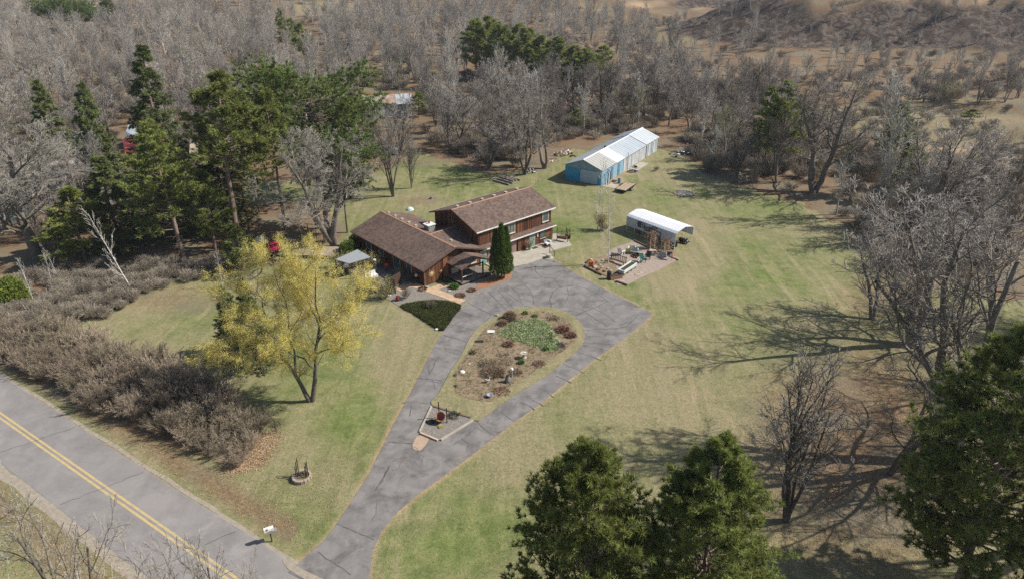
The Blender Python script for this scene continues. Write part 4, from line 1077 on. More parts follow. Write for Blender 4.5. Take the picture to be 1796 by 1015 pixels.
ribbed('side_panel', (22, 0), (BL, 0), .0, fl, mat('grey_streaked_siding', (.50, .53, .56), (.30, .34, .38), .6, spec=.4), barn)
ribbed('side_panel', (BL, BW), (0, BW), .0, fl, m_blue, barn)
ribbed('end_panel', (BL, 0), (BL, BW), .0, lambda t: BE + (BR - BE) * (1 - abs(2 * t - 1)) - .05, m_wwall, barn)
ribbed('end_panel', (0, BW), (0, 0), .0, lambda t: 2.95, m_blue, barn)
# gable triangle, pale grey blue
mb = MB(); mb.add([(-.06, BW, 2.6), (-.06, 0, 2.6), (-.06, 0, BE - .03), (-.06, BW / 2, BR - .04), (-.06, BW, BE - .03), (-.0, BW, 2.6), (-.0, 0, 2.6), (0, 0, BE - .03), (0, BW / 2, BR - .04), (0, BW, BE - .03)],
                  [(4, 3, 2, 1, 0), (0, 1, 6, 5)]); mb.build('gable_panel', mat('grey_blue_metal', (.26, .38, .44), (.20, .30, .36), 1, spec=.4), barn)
bd = MB().box(-.16, -.07, .75, 4.35, .05, 2.55).build('sliding_door', mat('pale_grey_blue_door', (.42, .52, .60), (.36, .46, .54), .8), barn)
for (y0, y1) in ((.75, 2.54), (2.56, 4.35)): MB().box(-.19, -.161, y0, y1, .08, 2.52).build('door_leaf', MATS['pale_grey_blue_door'], bd)
for y in (2.2, 2.9): MB().box(-.24, -.191, y - .05, y + .05, 1.2, 1.45).build('handle', m_white, bd)
# dark stained bays on the long side
for (u0, u1) in ((4.2, 5.2), (7.4, 8.3)): MB().box(u0, u1, -.09, -.055, .02, 2.5).build('side_door', mat('weathered_blue_boards', (.10, .16, .20), (.22, .30, .36), 1.2, grain=.5), barn)
for u in (10.2, 14.3, 18.2, 22.0, 25.2): MB().box(u - .05, u + .05, -.13, -.056, 0, 2.95).build('corner_strip', m_white if u != 22 else m_dark, barn)
for u in (23.6, 26.4): MB().box(u - .4, u + .4, -.09, -.056, .05, 2.5).build('side_door', mat('grey_streaked_siding', (.5, .53, .56)), barn)
# roof panels, sheets by section, two slopes
def roof_sheet(u0, u1, side, m, lift=0.0, name='roof_panel'):
    k = max(1, int((u1 - u0) / .9)); sl = (BR - BE) / (BW / 2)
    par = None
    for i in range(k):
        a, b = u0 + (u1 - u0) * i / k, u0 + (u1 - u0) * (i + 1) / k - .012
        z = lift + rnd.uniform(0, .012)
        if side > 0: q = [(a, -.3, BE - .3 * sl), (b, -.3, BE - .3 * sl), (b, BW / 2, BR), (a, BW / 2, BR)]
        else: q = [(a, BW / 2, BR), (b, BW / 2, BR), (b, BW + .3, BE - .3 * sl), (a, BW + .3, BE - .3 * sl)]
        mb = MB(); mb.slab([(x, y, zz + z) for x, y, zz in q], .05)
        # standing rib
        q2 = [(a, q[0][1], q[0][2]), (a + .05, q[1][1], q[1][2]), (a + .05, q[2][1], q[2][2]), (a, q[3][1], q[3][2])]
        mb.slab([(x, y, zz + z + .035) for x, y, zz in q2], .034)
        mb.build(name, m, barn)
roof_sheet(-.3, 6.2, 1, m_roofd); roof_sheet(6.2, 10.1, 1, m_roofw, .01); roof_sheet(10.1, 21.2, 1, m_roofg); roof_sheet(21.2, BL + .25, 1, m_roofl, .10)
roof_sheet(-.3, 10.1, -1, m_roofl); roof_sheet(10.1, 21.2, -1, m_roofg); roof_sheet(21.2, BL + .25, -1, m_roofg, .10)
mb = MB()
for s in (1, -1): mb.slab([(4.6, BW / 2 - 0, BR + .09), (4.6, BW / 2, BR + .09), (4.7, BW / 2, BR + .09), (4.7, BW / 2, BR + .09)], .0) if False else None
for (ua, ub, dz) in ((-.3, 21.2, .02), (21.2, BL + .25, .12)):
    mb = MB(); mb.slab([(ua, BW / 2 - .22, BR - .08 + dz + .045), (ub, BW / 2 - .22, BR - .08 + dz + .045), (ub, BW / 2, BR + dz + .05), (ua, BW / 2, BR + dz + .05)], .02)
    mb.slab([(ua, BW / 2, BR + dz + .05), (ub, BW / 2, BR + dz + .05), (ub, BW / 2 + .22, BR - .08 + dz + .045), (ua, BW / 2 + .22, BR - .08 + dz + .045)], .02); mb.build('ridge_cap', m_roofw, barn)
MB().box(3.0, 6.1, .8, 2.6, 0, .01)
MB().box(9.9, 10.25, BW / 2 + .1, BW / 2 + .5, BR - .1, BR + .28).build('roof_vent', m_wood, barn)
MB().tube([(11.8, -.25, 0), (11.8, -.25, 3.6)], .045, 6).build('downpipe', m_dark, barn)
# wooden arch frame at the barn corner
arch = thing('wooden_arch', 'dark wooden arbour arch standing against the corner of the blue barn', 'arbour', BWp(.9, -.75), BA)
for x in (0, .9):
    for y in (-.25, .25): MB().box(x - .04, x + .04, y - .04, y + .04, 0, 2.4).build('post', m_dkwood, arch)
mb = MB(); mb.tube([(0, 0, 2.4), (.2, 0, 2.75), (.45, 0, 2.87), (.7, 0, 2.75), (.9, 0, 2.4)], .05, 6); mb.tube([(0, -.25, 2.4), (.0, .25, 2.4)], .04, 5); mb.tube([(.9, -.25, 2.4), (.9, .25, 2.4)], .04, 5); mb.tube([(.45, -.25, 2.85), (.45, .25, 2.85)], .04, 5)
mb.build('arch_top', m_dkwood, arch)
sheet('barn_pad', [BWp(*p)[:2] for p in ((-.3, -.2), (-.4, -3.3), (2.0, -3.5), (2.3, -.2))], -.02, .05, m_conc)
sheet('barn_pad_far', [BWp(*p)[:2] for p in ((11.5, -.3), (11.5, -2.2), (18.5, -2.2), (18.5, -.3))], -.02, .045, m_conc)

def barrel(px, py, r, h, m, label, z=0.0, name='barrel', cat='barrel', p=None):
    p = p or U(px, py); o = thing(name, label, cat, (p.x, p.y, z))
    MB().lathe([(r * .92, 0), (r, .04), (r, h * .3), (r * 1.04, h * .32), (r, h * .34), (r, h * .66), (r * 1.04, h * .68), (r, h * .7), (r, h * .97), (r * .93, h)], n=14).build('body', m, o)
    MB().lathe([(r * .8, h), (r * .8, h + .03)], n=12).build('lid', m_dark, o); return o
barrel(0, 0, .32, .85, panelmat('blue_plastic', (.10, .28, .40), (.08, .22, .33)), 'blue plastic barrel on the slab beside the barn and trailer', p=BWp(3.2, -2.3, .05), z=.03)
# junk along the barn wall
def junk(p, n, spread, label, mats, name='scrap_pile', cat='scrap pile', hmax=.5, seed=1, sc=1.0, long_=.5):
    g = random.Random(seed); o = thing(name, label, cat, (p.x, p.y, p.z))
    for k in range(n):
        a = g.uniform(0, 6.28); r = spread * math.sqrt(g.random()); hh = hmax * (1 - (r / spread) ** 2) + .02
        c = Vector((math.cos(a) * r, math.sin(a) * r * .7, hh * g.uniform(.2, 1)))
        mb = MB()
        if g.random() < long_: mb.cbox(c, (g.uniform(.5, 1.7) * sc, g.uniform(.08, .3) * sc, g.uniform(.05, .14)), g.uniform(0, 3), g.uniform(-.4, .4))
        elif g.random() < .5: mb.tube([c, c + Vector((g.uniform(-.8, .8), g.uniform(-.6, .6), g.uniform(-.1, .35))) * sc], .06, 6)
        else: mb.cbox(c, (g.uniform(.2, .6) * sc, g.uniform(.2, .6) * sc, g.uniform(.1, .45)), g.uniform(0, 3), g.uniform(-.3, .3))
        mb.build(('plank', 'pipe', 'box')[k % 3], g.choice(mats), o)
    return o
m_lt = mat('sun_bleached_wood', (.50, .40, .30), (.36, .28, .20), 2); m_grayj = mat('grey_scrap', (.30, .31, .32), (.14, .14, .15), 3); m_whj = mat('white_scrap', (.7, .7, .7))
junk(BWp(11.2, -1.6), 14, 1.1, 'heap of grey household scrap against the white side of the barn', [m_grayj, m_whj, m_dark, m_wood], seed=2, hmax=.8, long_=.2)
junk(BWp(14.2, -1.3), 5, .5, 'small dark pile beside the far slab of the barn', [m_dark, m_wood], seed=3, long_=.2)
junk(BWp(3.6, -1.0), 6, .6, 'low dark clutter at the foot of the blue barn wall', [m_dark, m_wood, m_grayj], seed=4, long_=.3, hmax=.3)
junk(G(989, 272), 34, 2.6, 'sunlit pile of pale scrap wood and white junk left of the barn roof', [m_lt, m_lt, m_whj, m_dark, m_wood, m_lt], seed=5, hmax=1.3)
junk(G(972, 281), 12, 1.5, 'low heap of sawn pale boards nearest the blue end of the barn', [m_lt, m_wood], seed=6, hmax=.4, long_=.9)
junk(G(932, 303), 20, 1.6, 'dark heap of old machinery at the foot of the two leaning trees', [m_dark, m_dark, m_grayj, m_whj], seed=7, hmax=.9, long_=.3)
junk(G(1196, 272), 26, 3.0, 'blue black heap of junk at the wood edge right of the barn', [m_dark, m_grayj, MATS['blue_plastic'], m_whj], seed=8, hmax=.9, long_=.4)
junk(G(1232, 300), 14, 2.6, 'low grey line of boards lying at the wood edge', [m_grayj, m_wood], seed=9, hmax=.25, long_=1)
junk(G(1500, 330), 26, 2.8, 'stack of cut branches and logs at the edge of the right hand wood', [m_lt, m_wood, m_dkwood], seed=10, hmax=1.2, long_=.95, name='brush_pile', cat='brush pile')
junk(G(1300, 322), 10, 2.0, 'pile of fallen logs in the leaves below the slim trees', [m_wood, m_dkwood], seed=12, hmax=.3, long_=.95, name='brush_pile', cat='brush pile')

# flatbed trailer
pt = U(1097, 333); trl = thing('flatbed_trailer', 'flat deck trailer with a bare wooden bed parked beside the barn', 'trailer', (pt.x, pt.y, 0), R_(58))
for k in range(9): MB().box(-2.3, 2.3, -1.0 + k * .223, -1.0 + k * .223 + .215, .62, .67 + rnd.uniform(0, .006), rnd.uniform(.8, 1.1)).build('plank', mat('trailer_planks', (.42, .32, .21), (.32, .24, .16), 1.2, tone=True), trl)
mb = MB(); mb.box(-2.35, 2.35, -1.06, -1.0, .5, .7); mb.box(-2.35, 2.35, 1.01, 1.07, .5, .7); mb.box(-2.35, -2.31, -1, 1, .5, .68); mb.box(2.31, 2.35, -1, 1, .5, .68); mb.box(-2.2, 2.2, -.5, -.42, .45, .6); mb.box(-2.2, 2.2, .42, .5, .45, .6)
mb.tube([(2.3, -.5, .5), (3.5, 0, .5)], .05, 6); mb.tube([(2.3, .5, .5), (3.5, 0, .5)], .05, 6); mb.build('frame', m_dark, trl)
def wheel(parent, c, r=.33, w_=.2, axis='y'):
    mb = MB(); n = 14; prof = [(r * .75, -w_ / 2), (r, -w_ * .35), (r, w_ * .35), (r * .75, w_ / 2)]
    vs = [(math.cos(2 * math.pi * k / n) * rr, zz, math.sin(2 * math.pi * k / n) * rr) for rr, zz in prof for k in range(n)]
    if axis == 'x': vs = [(y, x, z) for x, y, z in vs]
    vs = [(x + c[0], y + c[1], z + c[2]) for x, y, z in vs]
    mb.add(vs, [(i * n + k, i * n + (k + 1) % n, (i + 1) * n + (k + 1) % n, (i + 1) * n + k) for i in range(3) for k in range(n)] + [tuple(range(n)), tuple(range(3 * n, 4 * n))])
    o = mb.build('wheel', mat('black_rubber', (.025, .025, .027), rough=.8), parent)
    s = -1 if c[1] < 0 else 1; q = [(x - c[0]) for x in (0,)]
    hb = MB(); off = (w_ / 2 + .005) * s
    vs = [(c[0] + math.cos(2 * math.pi * k / 8) * r * .5, c[1] + off, c[2] + math.sin(2 * math.pi * k / 8) * r * .5) for k in range(8)] + [(c[0], c[1] + off * 1.05, c[2])]
    if axis == 'x': vs = [(c[0] + (y - c[1]), c[1] + (x - c[0]), z) for x, y, z in vs]
    hb.add(vs, [(k, (k + 1) % 8, 8) for k in range(8)]); hb.build('hub', m_white, o)
for x in (.0, .75):
    for y in (-1.2, 1.2): wheel(trl, (x, y, .33))
for y in (-1.2, 1.2): MB().box(-.4, 1.15, y - .13, y + .13, .69, .72).build('mudguard', m_dark, trl)

# beams lying on the lawn behind the house
BM = [((865, 317.5), (893, 325.5)), ((872, 315), (899, 322.5)), ((876, 311.5), (901, 319.5)), ((879, 310), (906, 318)), ((884, 309.3), (912.5, 317.3))]
LB = ['nearest the house', 'second nearest the house', 'in the middle of the row', 'second farthest from the house', 'farthest from the house']
for k, (a, b) in enumerate(BM):
    A, B = U(*a), U(*b); c = (A + B) / 2; d = B - A
    o = MB().box(-d.length / 2, d.length / 2, -.14, .14, .04, .32).build('timber_beam', mat('weathered_beam', (.36, .31, .26), (.24, .20, .17), 1.5, grain=.4)); o.location = c; o.rotation_euler = (0, 0, math.atan2(d.y, d.x))
    tag(o, 'long grey timber beam on the lawn behind the house, ' + LB[k], 'beam', 'timber beams lying on the back lawn')

# burnt ring on the far lawn
pr = U(1200, 340); ring = thing('fire_ring', 'round grey disc of ash ringed by stones on the far lawn', 'fire ring', (pr.x, pr.y, 0))
MB().lathe([(1.5, -.02), (1.45, .12), (1.2, .2), (.001, .22)], n=20).build('ash_bed', mat('grey_ash', (.30, .28, .26), (.16, .15, .14), 2, grain=.4), ring)
for k in range(18):
    a = k * 2 * math.pi / 18; o = MB().cbox((math.cos(a) * 1.75, math.sin(a) * 1.75, .1), (.38, .28, .22), a + rnd.uniform(-.4, .4)).build('stone', m_stone, ring)

# ------------------------------------------------------------------ carport
CO = U(1182.5, 437); CA = R_(129.7); CL, CW, CE, CRz = 9.6, 4.1, 2.55, 3.15
cp = thing('carport', 'white metal carport with ribbed roof, half height side sheets and open ends', 'carport', CO, CA)
m_cpw = panelmat('white_enamel_sheet', (.80, .81, .82), (.76, .77, .78)); m_cps = panelmat('grey_white_side_sheet', (.56, .60, .66), (.52, .56, .61))
prof = [(.05, CE - .05), (-.35, CE + .22), (-CW / 2 + .0, CRz), (-CW + .35, CE + .22), (-CW - .05, CE - .05)]
n = 20
for i in range(10):     # roof in ribbed sheets
    u0, u1 = -.15 + (CL + .3) * i / 10, -.15 + (CL + .3) * (i + 1) / 10 - .01
    mb = MB()
    for (a, b) in zip(prof[:-1], prof[1:]):
        mb.hexa([(u0, a[0], a[1] - .03), (u0, b[0], b[1] - .03), (u1, b[0], b[1] - .03), (u1, a[0], a[1] - .03), (u0, a[0], a[1]), (u0, b[0], b[1]), (u1, b[0], b[1]), (u1, a[0], a[1])])
        for uu in (u0 + .02, u0 + .5): mb.hexa([(uu, a[0], a[1] + .001), (uu, b[0], b[1] + .001), (uu + .06, b[0], b[1] + .001), (uu + .06, a[0], a[1] + .001), (uu, a[0], a[1] + .04), (uu, b[0], b[1] + .04), (uu + .06, b[0], b[1] + .04), (uu + .06, a[0], a[1] + .04)])
    mb.build('roof_panel', m_cpw, cp)
for (v, zz) in ((.06, .95), (-CW - .06, 1.25)):
    mb = MB(); k = 7
    for i in range(k):
        z0 = zz + (CE - .06 - zz) * i / k; z1 = zz + (CE - .06 - zz) * (i + 1) / k - .02; mb.box(-.1, CL + .1, v - .02, v + .02, z0, z1)
    mb.build('side_sheet', m_cps, cp)
for u in [0, 1.6, 3.2, 4.8, 6.4, 8.0, 9.6]:
    for v in (0, -CW): MB().box(u - .03, u + .03, v - .03, v + .03, 0, CE - .08).build('post', m_white, cp)
for v in (0, -CW): MB().box(-.1, CL + .1, v - .05, v + .05, 0, .07).build('base_rail', m_lt, cp)
for u in (0, 3.2, 6.4, 9.6):
    mb = MB()
    for (a, b) in zip(prof[:-1], prof[1:]): mb.tube([(u, a[0] + 0, a[1] - .08), (u, b[0], b[1] - .08)], .03, 4)
    mb.build('roof_bow', m_white, cp)
def cframe(u0, u1, z0, z1, fill=None, mid=True, label=''):
    """old window frame hung on the side sheet"""
    o = thing('window_frame', label, 'window frame', (CO + Vector((math.cos(CA) * u0 - math.sin(CA) * .12, math.sin(CA) * u0 + math.cos(CA) * .12, z0))), CA)
    L, H = u1 - u0, z1 - z0; t = .09; mb = MB(); mb.box(0, L, -.03, .03, 0, t); mb.box(0, L, -.03, .03, H - t, H); mb.box(0, t, -.028, .03, t, H - t); mb.box(L - t, L, -.028, .03, t, H - t)
    if mid: mb.box(L / 2 - .03, L / 2 + .03, -.026, .028, t, H - t); mb.box(t, L - t, -.024, .026, H / 2 - .03, H / 2 + .03)
    mb.build('frame', mat('dull_brown_frame', (.11, .08, .075), rough=.8), o)
    if fill: MB().box(t, L - t, -.01, .01, t, H - t).build('pane', fill, o)
    return o
cframe(6.75, 7.35, 1.45, 2.35, m_fascia, True, 'narrow brown old window frame hung farthest left on the carport side')
cframe(5.95, 6.72, 1.50, 2.45, None, True, 'tall four pane frame second from the left on the carport side')
cframe(4.95, 5.9, 1.25, 1.95, mat('green_painted_board', (.18, .26, .12)), False, 'green filled frame in the middle of the carport side')
cframe(4.45, 4.93, 1.2, 2.1, mat('mauve_board', (.22, .13, .13)), False, 'small reddish brown panel right of the green frame on the carport')
cframe(3.5, 4.35, 1.45, 2.4, None, True, 'dark four pane frame second from the right on the carport side')
cframe(2.7, 3.48, 1.0, 1.85, None, False, 'dark single frame hung lowest and farthest right on the carport side')
def CWp(u, v, z=0): c, s = math.cos(CA), math.sin(CA); return Vector((CO.x + u * c - v * s, CO.y + u * s + v * c, z))
# things kept under the carport
def picnic(u, v, label, rz=0):
    o = thing('picnic_table', label, 'picnic table', CWp(u, v), CA + rz)
    for k in range(4): MB().box(-.9, .9, -.38 + k * .19, -.38 + k * .19 + .18, .72, .76).build('top_board', m_wood, o)
    for s in (-1, 1): MB().box(-.9, .9, s * .72 - .13, s * .72 + .13, .42, .46).build('seat', m_wood, o)
    for x in (-.65, .65):
        MB().cbox((x, 0, .41), (.06, 1.5, .08)).build('crossbar', m_dkwood, o)
        for s in (-1, 1):
            MB().tube([(x + .05, s * .65, 0), (x + .05, s * .2, .72)], .045, 4).build('leg', m_dkwood, o)
picnic(1.6, -1.3, 'dark wooden picnic table at the near open end of the carport'); picnic(4.4, -1.4, 'wooden picnic table in the middle of the carport shade'); picnic(7.2, -1.5, 'wooden picnic table deepest in the carport')
mw = thing('riding_mower', 'dark lawn tractor standing at the open near end of the carport', 'lawn tractor', CWp(.6, -3.0), CA + .3)
MB().box(-.1, .75, -.25, .25, .35, .72).build('hood', m_dark, mw); MB().box(-.65, -.05, -.32, .32, .35, .5).build('body', m_grayj, mw); MB().cbox((-.45, 0, .68), (.1, .42, .4)).build('seat_back', m_dark, mw); MB().cbox((-.28, 0, .54), (.4, .42, .08)).build('seat', m_dark, mw)
MB().tube([(.0, 0, .6), (-.12, 0, .95)], .02, 5).build('steering_column', m_dark, mw); MB().box(-.3, .35, -.5, .5, .14, .26).build('mower_deck', m_rust, mw)
for (x, r) in ((.6, .2), (-.45, .28)):
    for y in (-.36, .36): wheel(mw, (x, y, r), r, .16)
barrel(0, 0, .28, .85, m_dark, 'black drum under the near corner of the carport', p=CWp(.5, -.9), name='drum', cat='drum')
junk(CWp(2.9, -.7), 9, .9, 'dark stacked clutter behind the carport side sheet', [m_dark, m_wood, m_grayj], seed=21, hmax=.8, long_=.3, name='stored_clutter', cat='clutter')
junk(CWp(6.0, -.8), 8, .9, 'dark clutter under the far half of the carport', [m_dark, m_wood, m_grayj], seed=22, hmax=.8, long_=.3, name='stored_clutter', cat='clutter')
junk(CWp(.9, .35), 6, .6, 'low dark scraps on the grass at the carport side', [m_dark, m_wood], seed=23, hmax=.25, long_=.6, name='stored_clutter', cat='clutter')

# ------------------------------------------------------------------ gravel sitting area
PAT = [(1026, 467), (1040, 455), (1062, 449), (1075, 436), (1110, 424), (1128, 428), (1145, 436), (1165, 446), (1188, 453), (1184, 458), (1155, 474), (1124, 487), (1100, 500), (1083, 500), (1078, 492), (1055, 480)]
sheet('gravel_patio', W(PAT), -.02, .04, m_pgrav)
RB = [(1024, 467), (1037, 454), (1062, 449), (1072, 452), (1080, 465), (1083, 478), (1076, 490), (1052, 480)]
sheet('rock_garden_bed', W(RB), .0, .08, m_mulch)
def log_edge(a, b, label, r=.09, z=.05, m=None, name='edging_timber', cat='edging timber'):
    A, B = U(*a), U(*b); d = B - A; o = MB().box(0, d.length, -r, r, 0, r * 2).build(name, m or m_wood); o.location = (A.x, A.y, z); o.rotation_euler = (0, 0, math.atan2(d.y, d.x)); tag(o, label, cat, 'edging timbers round the gravel sitting area')
log_edge((1025, 468), (1056, 483), 'edging timber along the drive side of the rock garden'); log_edge((1112, 423), (1150, 441), 'edging timber between the gravel and the carport shade')
log_edge((1171, 449), (1191, 457), 'pale edging timber at the right corner of the gravel area', m=m_lt); log_edge((1080, 494), (1100, 501), 'edging timber at the front corner of the gravel area')
log_edge((1100, 472), (1076, 482), 'dark timber leaning by the planter')
rk = [(1030, 461), (1036, 457), (1043, 470), (1049, 474), (1052, 466), (1056, 470), (1060, 477), (1062, 462), (1066, 472), (1046, 461), (1070, 477), (1057, 458), (1048, 479)]
for k, (x, y) in enumerate(rk): rock(x, y, rnd.uniform(.22, .42), 'rough tan rock in the rock garden bed by the drive', m_stone if k % 3 else m_rust, grp='rocks in the rock garden bed', z=.07)
for (x, y, l) in ((1118, 482, 'flat pale stepping stone nearer the planter'), (1124, 479.5, 'flat pale stepping stone farther from the planter'), (1090, 494, 'flat pale stepping stone at the gravel corner')): rock(x, y, .45, l, m_stone, 'stepping_stone', 'stepping stone', (1, .8, .2), z=.03)
# orange pot
op = U(1037, 468); o = thing('orange_planter', 'bright orange cylindrical planter in the rock garden', 'planter', (op.x, op.y, .08))
for s in (-.19, .19): MB().lathe([(.17, 0), (.19, .05), (.18, .75), (.2, .78), (.17, .8)], (s, 0, 0), 12).build('tube', mat('orange_glaze', (.60, .16, .03), (.45, .11, .03), 4, rough=.5), o)
barrel(1068, 489, .32, 1.12, m_dark, 'tall black drum at the corner of the rock garden', name='black_drum', cat='drum')
cr = U(1079, 488); o = thing('low_crate_bed', 'low reddish wooden box bed beside the black drum', 'raised bed', (cr.x, cr.y, .03), R_(20))
for (a, b, c_, d) in ((-.9, .9, -.45, -.4), (-.9, .9, .4, .45), (-.9, -.85, -.4, .4), (.85, .9, -.4, .4)): MB().box(a, b, c_, d, 0, .4).build('board', mat('red_brown_boards', (.30, .16, .10), (.22, .12, .08), 3), o)
MB().box(-.84, .84, -.39, .39, .0, .33).build('soil', MATS['dark_soil'], o)
# long planter box on legs
A, B, C_ = U(1086, 481), U(1095, 486), U(1116, 472)
pc = (U(1088, 484) + U(1112, 469)) / 2; pl = thing('planter_box', 'long raised pale green planter box on wooden legs', 'planter', (pc.x, pc.y, .04), math.atan2(*(reversed((C_ - B)[:2]))))
m_pg = mat('pale_green_paint', (.52, .60, .50), (.42, .50, .42), 3); L = 1.75
for (a, b, c_, d) in ((-L, L, -.45, -.39), (-L, L, .39, .45), (-L, -L + .06, -.39, .39), (L - .06, L, -.39, .39)): MB().box(a, b, c_, d, .38, .82).build('side_board', m_pg if c_ != -.45 else m_pg, pl)
MB().box(-L - .02, L + .02, -.53, -.4, .82, .86).build('rim', m_white, pl); MB().box(-L - .02, L + .02, .4, .53, .82, .86).build('rim', m_white, pl)
MB().box(-L - .1, -L + .04, -.39, .39, .82, .86).build('rim', m_white, pl)
MB().box(-L + .07, L - .07, -.38, .38, .5, .74).build('soil', MATS['dark_soil'], pl)
for x in (-L + .2, -.5, .5, L - .2):
    for y in (-.38, .38): MB().box(x - .05, x + .05, y - .05, y + .05, 0, .4).build('leg', m_wood, pl)
# bench swing frame / slatted seat by the birch
sw = U(1082, 462); o = thing('slatted_bench', 'dark slatted wooden settee at the end of the rock garden', 'bench', (sw.x, sw.y, .05), R_(-42))
for k in range(9): MB().box(-1.2 + k * .3, -1.2 + k * .3 + .1, .3, .34, .45, 1.1).build('back_slat', m_dkwood, o)
MB().box(-1.25, 1.4, .29, .36, 1.1, 1.18).build('top_rail', m_dkwood, o)
for k in range(4): MB().box(-1.2, 1.35, -.3 + k * .14, -.3 + k * .14 + .11, .42, .45).build('seat_slat', m_wood, o)
for x in (-1.2, 1.3):
    for y in (-.28, .3): MB().box(x - .05, x + .05, y - .05, y + .05, 0, 1.25 if y > 0 else .65).build('leg', m_wood, o)
# fire pit
fp = U(1117, 450); o = thing('fire_pit', 'dark round fire pit in the middle of the gravel area', 'fire pit', (fp.x, fp.y, .03))
mb = MB(); mb.lathe([(.55, 0), (.6, .35), (.5, .35), (.45, .1), (.001, .1)], n=18); mb.build('bowl', m_dark, o)
for k in range(14): a = k * 2 * math.pi / 14; MB().cbox((math.cos(a) * .72, math.sin(a) * .72, .1), (.28, .2, .22), a).build('stone', m_rust, o)
def lawn_chair(px, py, m, label, rz, sc=1.0, name='lawn_chair'):
    p = U(px, py); o = thing(name, label, 'chair', (p.x, p.y, .04), rz, 'chairs on the gravel sitting area', (sc, sc, sc))
    for k in range(5): M = MB(); M.cbox((-.26 + k * .13, .33, .68), (.115, .03, .75), 0, -.35); M.build('back_slat', m, o)
    for k in range(4): MB().cbox((0, -.22 + k * .125, .36 - k * .02), (.56, .11, .025)).build('seat_slat', m, o)
    for s in (-1, 1):
        MB().box(s * .34 - .07, s * .34 + .07, -.35, .35, .55, .58).build('arm', m, o); MB().box(s * .32 - .02, s * .32 + .02, -.33, -.26, 0, .55).build('leg', m, o); MB().cbox((s * .3, .2, .16), (.03, .1, .42), 0, .9).build('leg', m, o)
    return o
m_wp = mat('white_plastic', (.72, .71, .68)); m_ltg = mat('pale_aqua_plastic', (.42, .58, .55)); m_dgp = mat('dark_green_plastic', (.03, .16, .12)); m_yg = mat('yellow_green_plastic', (.55, .60, .15))
lawn_chair(1089, 447, m_wp, 'white slatted lawn chair leaning beside the birch', 2.4, 1.2); lawn_chair(1101, 444, m_yg, 'yellow green chair left of the white glider', 2.6, .8)
lawn_chair(1108, 443, m_wp, 'white high backed chair behind the fire pit', 3.0, 1.35); lawn_chair(1114, 444, m_ltg, 'pale aqua chair beside the white high backed one', 2.9, 1.1)
lawn_chair(1126, 460, m_dgp, 'dark green slatted chair in front of the fire pit', .3, 1.15); lawn_chair(1136, 455, m_dark, 'black chair right of the dark green one', -.4, 1.1); lawn_chair(1122, 461, m_wp, 'small white chair hidden behind the dark green one', .6, .7)
tb = U(1127, 450); o = thing('side_table', 'small pinkish round table beside the fire pit', 'table', (tb.x, tb.y, .04)); MB().lathe([(.38, .42), (.38, .46)], n=14).build('top', mat('pinkish_stone', (.55, .35, .28)), o); MB().lathe([(.05, 0), (.05, .42)], n=8).build('pedestal', m_dark, o)
# easel like frame with blue and purple things
ez = U(1172, 455); o = thing('swing_frame', 'small red legged frame stand holding white and purple pieces', 'stand', (ez.x, ez.y, .0), R_(-20))
for s in (-1, 1):
    for y in (-.45, .45): MB().tube([(s * .6, y, 0), (s * .45, 0, 1.5)], .03, 5).build('leg', mat('pink_red_paint', (.5, .15, .14)), o)
MB().tube([(-.5, 0, 1.5), (.5, 0, 1.5)], .035, 5).build('top_bar', m_dark, o); MB().cbox((.1, 0, .95), (.7, .3, .5)).build('seat_bundle', mat('dark_purple_cloth', (.10, .04, .09)), o); MB().cbox((.35, -.12, .8), (.3, .2, .35)).build('white_bundle', m_white, o)
bd_ = U(1163, 452); o = thing('sandwich_board', 'pale blue grey folding board beside the red legged stand', 'board', (bd_.x, bd_.y, .03), R_(-50))
for s in (-1, 1): MB().cbox((0, s * .2, .45), (.7, .03, .92), 0, s * .4).build('panel', mat('pale_blue_grey_board', (.40, .46, .48)), o)
# two vine arbours
def arbour(px, py, h, label, seed, vines=420):
    p = U(px, py); o = thing('vine_arbour', label, 'arbour', (p.x, p.y, .02), R_(35))
    for x in (-.45, .45):
        for y in (-.3, .3): MB().box(x - .05, x + .05, y - .05, y + .05, 0, h).build('post', m_lt, o)
    for y in (-.32, .32): MB().box(-.75, .75, y - .03, y + .03, h, h + .1).build('beam', m_wood, o)
    for k in range(4): MB().box(-.45 + k * .3 - .02, -.45 + k * .3 + .02, -.5, .5, h + .1, h + .16).build('rafter', m_wood, o)
    g = np.random.default_rng(seed); C = np.stack([g.normal(0, .38, vines), g.normal(0, .3, vines), h * (1.06 - g.random(vines) ** 1.6 * .95)], -1)
    V, T, tn = spikes(g, C, g.normal(size=C.shape) + np.array([0, 0, -.8]), .55, 6, .012, .5); link('vine', mkmesh('vine', V, [T], mat('tan_dry_vines', (.40, .28, .19), (.30, .20, .14), 2, tone=True), tone=tn), o)
    return o
arbour(1141, 436, 2.35, 'left vine covered wooden arbour in front of the carport', 3); arbour(1165, 446, 2.2, 'right arbour with pale lattice posts and dry vines', 4, 200)
junk(U(1147, 440) + Vector((0, 0, .05)), 10, 1.3, 'low heap of cut vines and boards between the two arbours', [m_wood, m_lt], seed=31, hmax=.25, long_=.95, name='cut_vine_heap', cat='vine heap')

